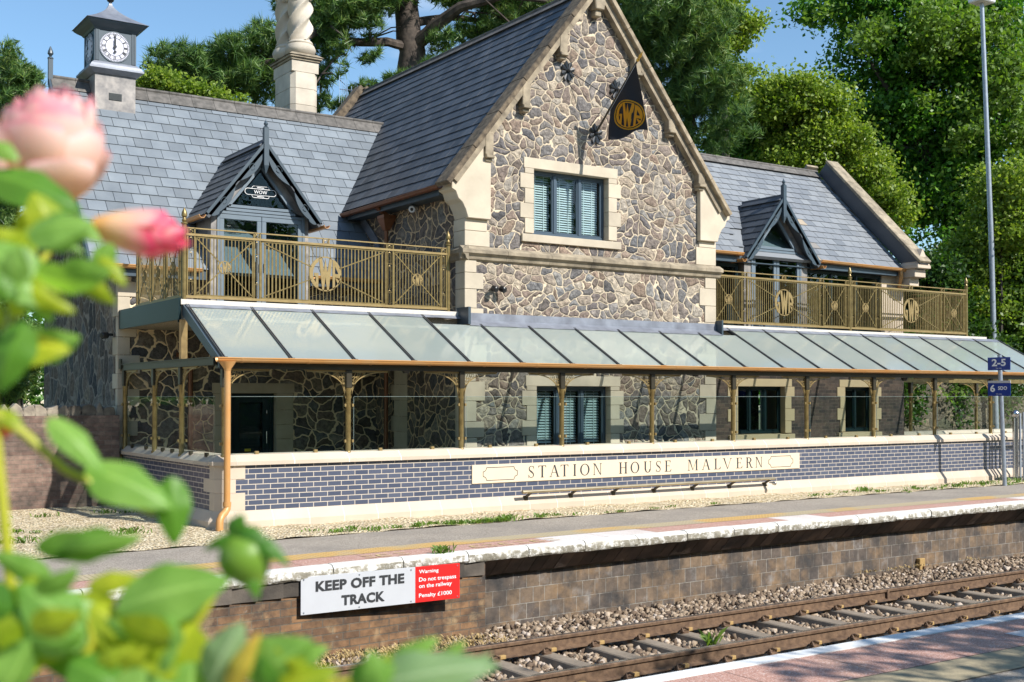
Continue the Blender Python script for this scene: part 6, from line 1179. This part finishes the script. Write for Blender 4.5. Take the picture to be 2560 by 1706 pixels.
t2 = thing('pine_tree', pt(40, 900, 36), 'clipped looking dark pine at the far left behind the roses', 'tree'); tufts_pine('foliage', t2, [B(*a, 36, 1.6) for a in ((10, 135, 26, 26), (35, 185, 48, 34), (62, 215, 32, 50), (30, 250, 55, 44), (15, 330, 45, 50), (20, 420, 45, 70), (0, 560, 60, 90), (-10, 740, 55, 90), (20, 850, 60, 80), (60, 800, 40, 70))], 3000, 28, .26, 33, .028); b = MB(); limb(b, [pt(30, 950, 36), pt(30, 170, 36)], .3, .1); b.build('trunk', M['barkd'], t2)
bt = thing('shrub', pt(430, 400, 30), 'pale yellow green bush showing above the left ridge beside the clock turret', 'bush'); crown('foliage', bt, M['leafy'], [B(*a, 30, .9) for a in ((362, 196, 40, 22), (335, 200, 20, 18), (410, 212, 34, 14), (470, 226, 40, 10), (525, 236, 26, 7))], 230, 44, .11, .14, 41); b = MB(); limb(b, [pt(430, 500, 30), pt(430, 200, 30)], .12, .04); b.build('trunk', M['barkd'], bt)
D1 = 50.
ly = thing('lime_tree', pt(1830, 900, D1), 'rounded lime tree with yellow green flowering top between pine and the dark tree', 'tree')
crown('crown', ly, M['leafy'], [B(*a, D1, 2.6) for a in ((1790, 225, 80, 40), (1850, 255, 70, 50), (1740, 265, 50, 40), (1890, 335, 60, 46), (1930, 395, 50, 42), (1830, 330, 60, 40), (1965, 455, 45, 40), (1790, 385, 60, 30), (2000, 500, 34, 40))], 900, 76, .18, .28, 42)
crown('inner_crown', ly, M['leafd'], [B(*a, D1+2, 2.6) for a in ((1720, 300, 70, 60), (1690, 360, 60, 50), (1760, 330, 70, 60), (1840, 360, 80, 60), (1900, 440, 70, 60), (1980, 540, 60, 60))], 700, 70, .20, .30, 43)
b = MB(); limb(b, [pt(1830, 900, D1), pt(1830, 450, D1), pt(1800, 250, D1)], .4, .1); limb(b, [pt(1830, 450, D1), pt(1920, 380, D1)], .2, .06); b.build('trunk', M['barkd'], ly)
lz = thing('maple_tree', pt(1680, 900, 46), 'bright green broadleaf tree top showing beside the pine above the gable', 'tree'); crown('crown', lz, M['leafy'], [B(*a, 46, 1.6) for a in ((1640, 60, 52, 40), (1682, 72, 28, 30), (1610, 20, 46, 34), (1640, 110, 44, 24), (1590, -20, 56, 30), (1680, 180, 18, 34))], 420, 66, .18, .25, 44); b = MB(); limb(b, [pt(1680, 900, 46), pt(1660, 60, 46)], .3, .06); b.build('trunk', M['barkd'], lz)
D2 = 57.
lt = thing('lime_tree', pt(2205, 900, D2), 'huge dark lime tree towering over the right end, sky glinting through its crown', 'tree')
bl = [B(*a, D2, 2.3) for a in ((2130, 40, 200, 70), (1950, 15, 100, 40), (2260, 90, 120, 110), (2080, 150, 150, 70), (1985, 110, 80, 44), (2005, 190, 78, 40), (2200, 200, 130, 90), (2310, 230, 70, 110), (2060, 270, 120, 66), (1990, 270, 54, 42), (2170, 320, 150, 90), (2290, 360, 90, 100), (2040, 370, 74, 60), (2120, 430, 110, 76), (2250, 470, 110, 80), (2060, 480, 54, 48), (2100, 540, 50, 30), (2150, -60, 220, 60))]
crown('crown', lt, M['leafd'], bl, 900, 96, .27, .44, 45)
crown('outer_crown', lt, M['weed'], [B(*a, D2-3.4, .9) for a in ((2200, 60, 140, 60), (2120, 110, 60, 40), (2310, 190, 50, 60), (2330, 300, 40, 60), (2250, 250, 50, 44), (2000, 80, 60, 30), (2150, 220, 40, 24), (1905, 40, 44, 22), (2220, 310, 40, 26), (2320, 60, 40, 60))], 130, 70, .25, .34, 46)
b = MB(); limb(b, [pt(2200, 900, D2), pt(2195, 560, D2), pt(2190, 430, D2), pt(2200, 250, D2), pt(2230, 60, D2)], .75, .2, 12); limb(b, [pt(2192, 470, D2), pt(2120, 350, D2-1), pt(2060, 230, D2-1), pt(1990, 130, D2-1)], .34, .06); limb(b, [pt(2192, 440, D2), pt(2270, 330, D2-1), pt(2330, 200, D2-1)], .32, .08); limb(b, [pt(2195, 380, D2), pt(2150, 250, D2-1), pt(2130, 100, D2)], .28, .06); limb(b, [pt(2195, 520, D2), pt(2290, 460, D2-1), pt(2360, 400, D2)], .22, .08); limb(b, [pt(2120, 350, D2-1), pt(2030, 330, D2-1), pt(1960, 290, D2)], .14, .04)
b.build('trunk', M['barkd'], lt, smooth=True)
# shrubs and ivy over the retaining wall
for i, (blobs, nc, sz, mt, lab, D) in enumerate([
    ([(2120, 660, 44, 34), (2150, 700, 46, 26), (2110, 620, 26, 30), (2130, 745, 60, 36), (2190, 770, 60, 26)], 620, .15, 'ivy', 'dark green shrub on the wall just right of the end parapet', 36),
    ([(2210, 630, 60, 44), (2190, 690, 60, 34), (2240, 580, 40, 40), (2240, 720, 50, 26)], 650, .15, 'leafy', 'bright green climbing shrub in the middle of the retaining wall top', 37),
    ([(2310, 620, 56, 44), (2330, 680, 50, 50), (2280, 690, 44, 36), (2360, 570, 40, 40), (2300, 760, 60, 40), (2350, 790, 50, 50)], 800, .15, 'weed', 'light green bush at the right edge above the ivy', 37),
    ([(2300, 430, 22, 36), (2312, 490, 30, 34), (2290, 540, 34, 26), (2335, 520, 26, 40), (2296, 390, 12, 22)], 300, .14, 'leafy', 'slender pale sapling rising beside the lamp post', 36)]):
    s_ = thing('shrub' if i < 3 else 'sapling', (pt(blobs[0][0], 900, D)), lab, 'bush' if i < 3 else 'young tree'); crown('foliage', s_, M[mt], [B(*a, D, 1.3) for a in blobs], nc, 36, sz, .22, 50+i); b = MB(); limb(b, [pt(blobs[0][0], 900, D), pt(blobs[0][0], blobs[0][1], D)], .08, .03, 6); b.build('stem', M['barkd'], s_)
r = np.random.default_rng(61); n = 34000; x = r.uniform(18.5, 40, n); z = r.uniform(0, 1, n)**.55*3.7; keep = (np.sin(x*1.3)+np.sin(x*2.9+1)+np.sin(z*3+x))*.28+z*.55+r.uniform(-.35, .35, n) > .95; x, z = x[keep], z[keep]
C_ = np.stack([x, 5.14-r.uniform(0, .22, len(x)), z], 1); V, Fq = leaf_quads(C_, r, .13); npmesh('ivy', V, Fq, M['ivy'], label='dark ivy hanging over the mossy retaining wall behind the veranda', cat='ivy', loc=tuple(C_[0]))
pl = thing('wall_plant', (22.3, 5.0, 1.6), 'small bright leafy sprig growing out of the retaining wall, seen under the veranda roof', 'plant'); C_ = np.array([tuple(onY(a, c, 4.95)) for a, c in ((2170, 905), (2195, 898), (2180, 915), (2150, 903), (2205, 905), (2188, 925), (2240, 1015), (2225, 1030), (2250, 1040))]); r = np.random.default_rng(62); C_ = np.repeat(C_, 14, 0)+r.normal(size=(126, 3))*.09; V, Fq = leaf_quads(C_, r, .13); npmesh('leaves', V-np.array(WL[pl.name]), Fq, M['weed'], pl)
# distant woodland filling in behind the roofs, and trees on the camera's side of the line (seen in the glass, and shading the near platform)
r = np.random.default_rng(63); fb = [((x_, 85+r.uniform(-4, 4), 4+r.uniform(0, 2)), (7, 5, 6)) for x_ in range(-30, 190, 7)]; 
q = clumps(fb, 5200, r, .5); C_ = np.repeat(q, 12, 0)+r.normal(size=(5200*12, 3))*.7; V, Fq = leaf_quads(C_, r, .75); npmesh('far_woodland', V, Fq, M['leafd'], kind='stuff', label='distant green woodland behind the station')
def plain_tree(x, y, h, rad_, label, n=900, size=.5, seed=0, z0=0, grp=None):
    t = thing('broadleaf_tree', (x, y, z0), label, 'tree', grp); r = np.random.default_rng(seed); bl = [((x+r.normal()*rad_*.45, y+r.normal()*rad_*.45, z0+h*.62+r.normal()*h*.13), (rad_*.55, rad_*.55, h*.2)) for _ in range(9)]; c = clumps(bl, n, r, .3); C_ = np.repeat(c, 14, 0)+r.normal(size=(n*14, 3))*size*1.2; V, Fq = leaf_quads(C_, r, size); npmesh('crown', V-np.array((x, y, z0)), Fq, M['leafd'], t)
    b = MB(); limb(b, [(x, y, z0), (x, y, z0+h*.4), (x+.2, y, z0+h*.75)], .05*rad_+.08, .05); b.build('trunk', M['barkd'], t); return t
p0 = plain_tree(0, -52, 17, 6.5, 'tall broadleaf tree on the bank behind the near platform', seed=71, grp='trees behind the near platform')
for i, x in enumerate((-36, -24, -12, 11, 22, 34, 47, 60, 74)):
    c = copy_tree(p0); c.location = (x, -52+(i % 3)*4, 0); c.rotation_euler.z = i*1.1; s = .9+.2*(i % 2); c.scale = (s, s, s)
plain_tree(6.8, -18.9, 8.6, 2.9, 'smaller broadleaf tree standing on the near platform verge', n=700, size=.2, seed=72)

plain_tree(-7.5, 16, 12, 4.5, 'dark broadleaf tree beyond the far left end wall, mostly hidden by roses', n=1500, size=.3, seed=88)
hg = thing('unseen_hedge', (8, -25, 0), 'long row of dark foliage added out of view to darken the glass reflections', 'unseen_hedge')  # added behind the camera, out of view, to darken what the glass screens reflect
r = np.random.default_rng(77); n = 26000; C_ = np.stack([r.uniform(-34, 52, n), -25+r.normal(0, .75, n), r.uniform(0, 4.2, n)], 1); V, Fq = leaf_quads(C_, r, .34); npmesh('foliage', V-np.array((8, -25, 0)), Fq, M['leafd'], hg)
b = MB(); b.box(-34, 52, -25.5, -24.6, 0, 3.7); b.build('unseen_hedge_core', M['barkd'], hg)
# ================================================================ ROSE BUSH close to the camera
def rmat(name, stops, ttint, trans=.4, rough=.45, uvv=False):
    m = Mt(name)
    if uvv: sp = m.n('SeparateXYZ'); m.l(m.co('UV'), sp.inputs[0]); f = m.math('ADD', sp.outputs[1], m.math('MULTIPLY', m.math('SUBTRACT', m.noise(22, 2).outputs['Fac'], .5), .5))
    else: f = m.noise(11, 3).outputs['Fac']
    c = m.ramp(f, stops)
    if 'leaf' in name:
        sp = m.n('SeparateXYZ'); m.l(m.co('UV'), sp.inputs[0]); ax_ = m.math('ABSOLUTE', m.math('SUBTRACT', sp.outputs[0], .5)); mid = m.ramp(ax_, [(.015, (1, 1, 1)), (.05, (0, 0, 0))]); wv = m.math('SINE', m.math('MULTIPLY', m.math('SUBTRACT', sp.outputs[1], m.math('MULTIPLY', ax_, .45)), 62)); vein = m.math('MULTIPLY', m.ramp(wv, [(.80, (0, 0, 0)), (.97, (1, 1, 1))]), .45); c = m.mix(m.math('MAXIMUM', mid, vein), c, m.mix(1., c, (1.6, 1.4, 1.7), 'MULTIPLY'))
    m.base(c); m.set(Roughness=rough); tr = m.n('BsdfTranslucent'); m.l(m.mix(1., c, ttint, 'MULTIPLY'), tr.inputs[0]); mx = m.n('MixShader'); mx.inputs[0].default_value = trans; m.l(m.b.outputs[0], mx.inputs[1]); m.l(tr.outputs[0], mx.inputs[2]); m.l(mx.outputs[0], m.out.inputs[0]); return m.m
RG = rmat('rose_leaf_green', [(.3, (.14, .31, .045)), (.7, (.27, .47, .11))], (1.6, 1.6, .45), .5); RY = rmat('rose_leaf_yellow_green', [(.3, (.20, .32, .015)), (.7, (.42, .48, .03))], (1.6, 1.5, .35), .5); RD = rmat('rose_leaf_deep_green', [(.3, (.055, .18, .014)), (.7, (.12, .28, .03))], (1.6, 1.5, .4)); RP = rmat('rose_leaf_pale', [(.3, (.17, .30, .12)), (.7, (.28, .41, .19))], (1.3, 1.3, .7)); RS = rmat('rose_stem', [(.3, (.38, .40, .02)), (.7, (.50, .50, .05))], (1.2, 1.2, .5), .2); RO = rmat('rose_leaf_orange_tinge', [(.3, (.62, .36, .04)), (.7, (.45, .42, .06))], (1.3, 1.1, .5))
PT = rmat('rose_petal_peach_pink', [(0, (.86, .58, .20)), (.30, (.90, .72, .52)), (.62, (.92, .76, .66)), (.88, (.91, .70, .66)), (1, (.88, .40, .48))], (1.15, .95, .85), .45, .5, True)
PT2 = rmat('rose_petal_hot_pink', [(0, (.86, .52, .16)), (.35, (.90, .66, .42)), (.70, (.90, .52, .48)), (.9, (.86, .14, .26)), (1, (.80, .03, .16))], (1.1, .9, .85), .4, .5, True)
rb = thing('rose_bush', pt(150, 2300, 1.1), 'blurred rose bush in the near foreground with peach pink blooms and green leaves', 'rose bush')
rbo = np.array(WL[rb.name])
def uvgrid(name, fn, nu, nv, mat, parent):
    V = np.array([tuple(fn(i/nu, j/nv)) for j in range(nv+1) for i in range(nu+1)])-rbo; Fq = np.array([(j*(nu+1)+i, j*(nu+1)+i+1, (j+1)*(nu+1)+i+1, (j+1)*(nu+1)+i) for j in range(nv) for i in range(nu)])
    o = npmesh(name, V, Fq, mat, parent); me = o.data; me.uv_layers.new(name='uv'); lv = np.zeros(len(me.loops), dtype=np.int32); me.loops.foreach_get('vertex_index', lv); uv = np.stack([(lv % (nu+1))/nu, (lv//(nu+1))/nv], 1); me.uv_layers[0].data.foreach_set('uv', uv.astype(np.float32).ravel()); me.polygons.foreach_set('use_smooth', [True]*len(me.polygons)); return o
def rleaf(bx, by, tx, ty, wpx, depth, mat, tilt=.4, fold=.35, dd=.0, name='leaf', curl=.12):
    a = pt(bx, by, depth); c = pt(tx, ty, depth+dd); ax = c-a; L_ = ax.length; t = ax.normalized(); view = (a-Vector(CAM)).normalized(); s = t.cross(view).normalized(); nrm = s.cross(t).normalized(); s2 = (s*cos(tilt)+nrm*sin(tilt)).normalized(); n2 = t.cross(s2).normalized(); W_ = wpx/(F/K)*depth
    def f(u, v):
        x = (u-.5)*2; prof = (sin(pi*min(1, v**.80))**.75)*(1-.25*v); ser = 1-.07*((v*14) % 1.0); return a+t*(L_*v)+s2*(x*W_*.5*prof*ser)+n2*(-abs(x)*fold*W_*.5*prof+curl*L_*sin(v*3.0)+.012*L_*sin(v*17)*abs(x))
    return uvgrid(name, f, 8, 16, mat, rb)
def stem(pts, r0=.0022, r1=.0016, mat=None):
    P = [pt(*p) for p in pts]; b = MB(); b.tube(P, [r0+(r1-r0)*i/(len(P)-1) for i in range(len(P))], 8); return b.build('stem', mat or RS, rb, smooth=True)
def petal(c, axis, ang, r0, h, w_, flare, mat, parent, lean=0., ph=0.):
    axis = axis.normalized(); e1 = axis.orthogonal().normalized(); e2 = axis.cross(e1)
    def f(u, v):
        a = ang+(u-.5)*w_*(1-.25*v*v); rr = r0*(sin(pi*(.10+.60*v))**.8)+flare*v**3*h*(1+.25*sin(u*7+ph)); hh = h*(v-.10*v**4)*(1-.10*abs(u-.5)*2)-flare*.25*v**4*h
        return c+(e1*cos(a)+e2*sin(a))*(rr+lean*v)+axis*hh
    return uvgrid('petal', f, 10, 10, mat, parent)
def rose(cx, cy, depth, axis, size, mat, layers, label):
    c = pt(cx, cy, depth); b = MB(); b.lathe(c-Vector((0, 0, size*.05)), [(size*.05, 0), (size*.09, size*.04), (size*.07, size*.09)], 10); fl_ = b.build('flower', RD, rb, label=label, smooth=True); rr = random.Random(int(cx))
    for (n, r0, h, flare, w_) in layers:
        off = rr.uniform(0, 6)
        for k in range(n): petal(c, axis, off+2*pi*k/n+rr.uniform(-.15, .15), r0*size, h*size*rr.uniform(.9, 1.08), w_, flare*rr.uniform(.7, 1.3), mat, fl_, ph=rr.uniform(0, 6))
    return fl_
rose(122, 462, 1.15, Vector((-.12, -.25, 1)), .108, PT, [(3, .12, 1.10, -.02, 2.6), (4, .20, 1.10, .0, 2.2), (4, .29, 1.06, .02, 2.0), (5, .37, .98, .05, 1.7), (5, .43, .80, .10, 1.6), (4, .45, .55, .22, 1.5)], 'large open peach and pink rose bloom at the left edge')
rose(215, 520, 1.13, Vector((.9, -.45, -.12)), .082, PT2, [(3, .09, 1.20, -.02, 2.6), (4, .15, 1.2, .0, 2.2), (4, .21, 1.1, .02, 1.9), (4, .25, .9, .05, 1.8)], 'half open rose pointing right, its petal tips hot pink')
for L_ in [
 (-30, 400, 190, 490, 120, 1.05, RD, .5), (-20, 330, 45, 372, 55, 1.05, RG, .3), (-30, 560, 120, 745, 150, 1.0, RG, .6), (10, 640, 175, 720, 90, 1.0, RY, .2), (150, 600, 268, 700, 72, 1.02, RY, -.3), (120, 640, 250, 640, 45, 1.03, RP, .4), (30, 520, 200, 585, 40, 1.04, RG, .3), (60, 470, 20, 700, 60, 1.04, RY, .5), (60, 740, 0, 905, 110, .98, RD, -.4),
 (110, 960, 240, 1095, 80, 1.0, RG, .4), (195, 1075, 395, 1170, 130, 1.02, RG, .45), (395, 1095, 400, 1255, 95, 1.03, RD, .1), (80, 1262, 330, 1232, 100, 1.0, RG, -.5), (250, 1215, 120, 1285, 60, 1.0, RD, .4), (120, 1330, -20, 1270, 70, .98, RG, .3),
 (265, 1400, 530, 1335, 180, .95, RG, .35), (210, 1480, 40, 1345, 170, .95, RG, -.35), (60, 1350, 200, 1580, 170, .99, RD, .2), (440, 1430, 300, 1640, 240, .96, RY, .3), (300, 1420, 250, 1600, 170, .98, RY, -.3), (70, 1470, -40, 1640, 120, .93, RG, .5), (160, 1520, 330, 1620, 140, .93, RD, .4), (450, 1520, 400, 1680, 120, .95, RG, .3),
 (480, 1580, 560, 1430, 130, .94, RP, .3), (560, 1560, 720, 1470, 150, .94, RG, -.3), (520, 1600, 600, 1450, 60, .93, RO, .2), (620, 1600, 780, 1540, 100, .93, RY, .5), (780, 1600, 1150, 1530, 150, .95, RP, .35), (880, 1560, 1010, 1465, 80, .96, RG, .3), (800, 1620, 900, 1500, 90, .95, RY, -.3), (1000, 1620, 1130, 1500, 60, .96, RP, .2), (200, 1350, 330, 1330, 60, .97, RY, .3), (-10, 940, 60, 1000, 50, 1.0, RY, .3), (260, 560, 205, 640, 60, 1.1, RG, .2), (230, 590, 290, 660, 46, 1.08, RY, .3), (150, 500, 235, 560, 60, 1.1, RG, .5), (10, 1480, 170, 1400, 120, 1.0, RD, .1), (330, 1500, 480, 1600, 120, .99, RD, .1)]: rleaf(*L_)
rr_l = random.Random(12)
for (cx_, cy_, sx_, sy_, n_) in ((230, 1480, 230, 70, 20), (90, 1420, 90, 90, 8), (40, 660, 60, 150, 9), (90, 560, 90, 60, 6), (640, 1530, 110, 40, 6), (900, 1560, 130, 25, 5)):
    for k in range(n_):
        bx_, by_ = cx_+rr_l.uniform(-sx_, sx_), cy_+rr_l.uniform(-sy_, sy_)+30; an = rr_l.uniform(-2.6, .4); ln_ = rr_l.uniform(90, 185); rleaf(bx_, by_, bx_+ln_*cos(an), by_+ln_*sin(an)*.7, ln_*rr_l.uniform(.55, .8), rr_l.uniform(.86, 1.06), rr_l.choice([RG, RG, RY, RD, RG, RY, RY]), rr_l.uniform(-.9, .9), rr_l.uniform(.1, .5))
stem([(-40, 930, 1.0), (60, 1000, 1.0), (150, 1080, 1.01), (250, 1130, 1.02), (350, 1180, 1.03), (430, 1130, 1.04)], .0042, .0026); stem([(150, 2300, 1.1), (60, 1800, 1.02), (20, 1300, 1.0), (-20, 900, 1.0), (50, 640, 1.05), (110, 480, 1.14)], .006, .003); stem([(60, 640, 1.05), (130, 560, 1.08), (215, 520, 1.12)], .003, .0022); stem([(150, 2300, 1.1), (330, 1700, .98), (440, 1450, .97), (505, 1345, .97), (540, 1290, .98)], .005, .0022); stem([(250, 1900, .95), (480, 1640, .94), (640, 1580, .94), (850, 1560, .95)], .004, .0022); stem([(60, 1900, .96), (150, 1600, .95), (215, 1470, .95), (200, 1390, .96)], .005, .003)
# closed bud with its sepals
bc = pt(560, 1300, .98); b = MB(); b.tube([pt(538+(594-538)*q, 1222+(1352-1222)*q, .98) for q in np.linspace(0, 1, 10)], [.006, .013, .0185, .0215, .0225, .0215, .019, .015, .010, .004], 14); b.build('bud', rmat('rose_bud_green', [(.35, (.16, .30, .03)), (.65, (.34, .46, .06))], (1.3, 1.3, .4), .2), rb, smooth=True)
for (bx, by, tx, ty, w_) in ((540, 1230, 466, 1264, 34), (530, 1235, 560, 1180, 60), (570, 1225, 668, 1304, 44), (575, 1310, 592, 1378, 40), (545, 1215, 620, 1250, 50), (525, 1240, 520, 1300, 40)): rleaf(bx, by, tx, ty, w_, .97, RD, .3, name='sepal')
# a second, partly hidden orange bloom at the left edge
rose(-22, 1010, 1.05, Vector((.4, -.4, .8)), .034, rmat('rose_petal_orange', [(0, (.8, .3, .05)), (1, (.8, .10, .03))], (1.1, .9, .8), .3, .5, True), [(4, .25, .9, .05, 2.0), (4, .35, .8, .2, 1.7)], 'orange red rose bloom cut by the left edge')
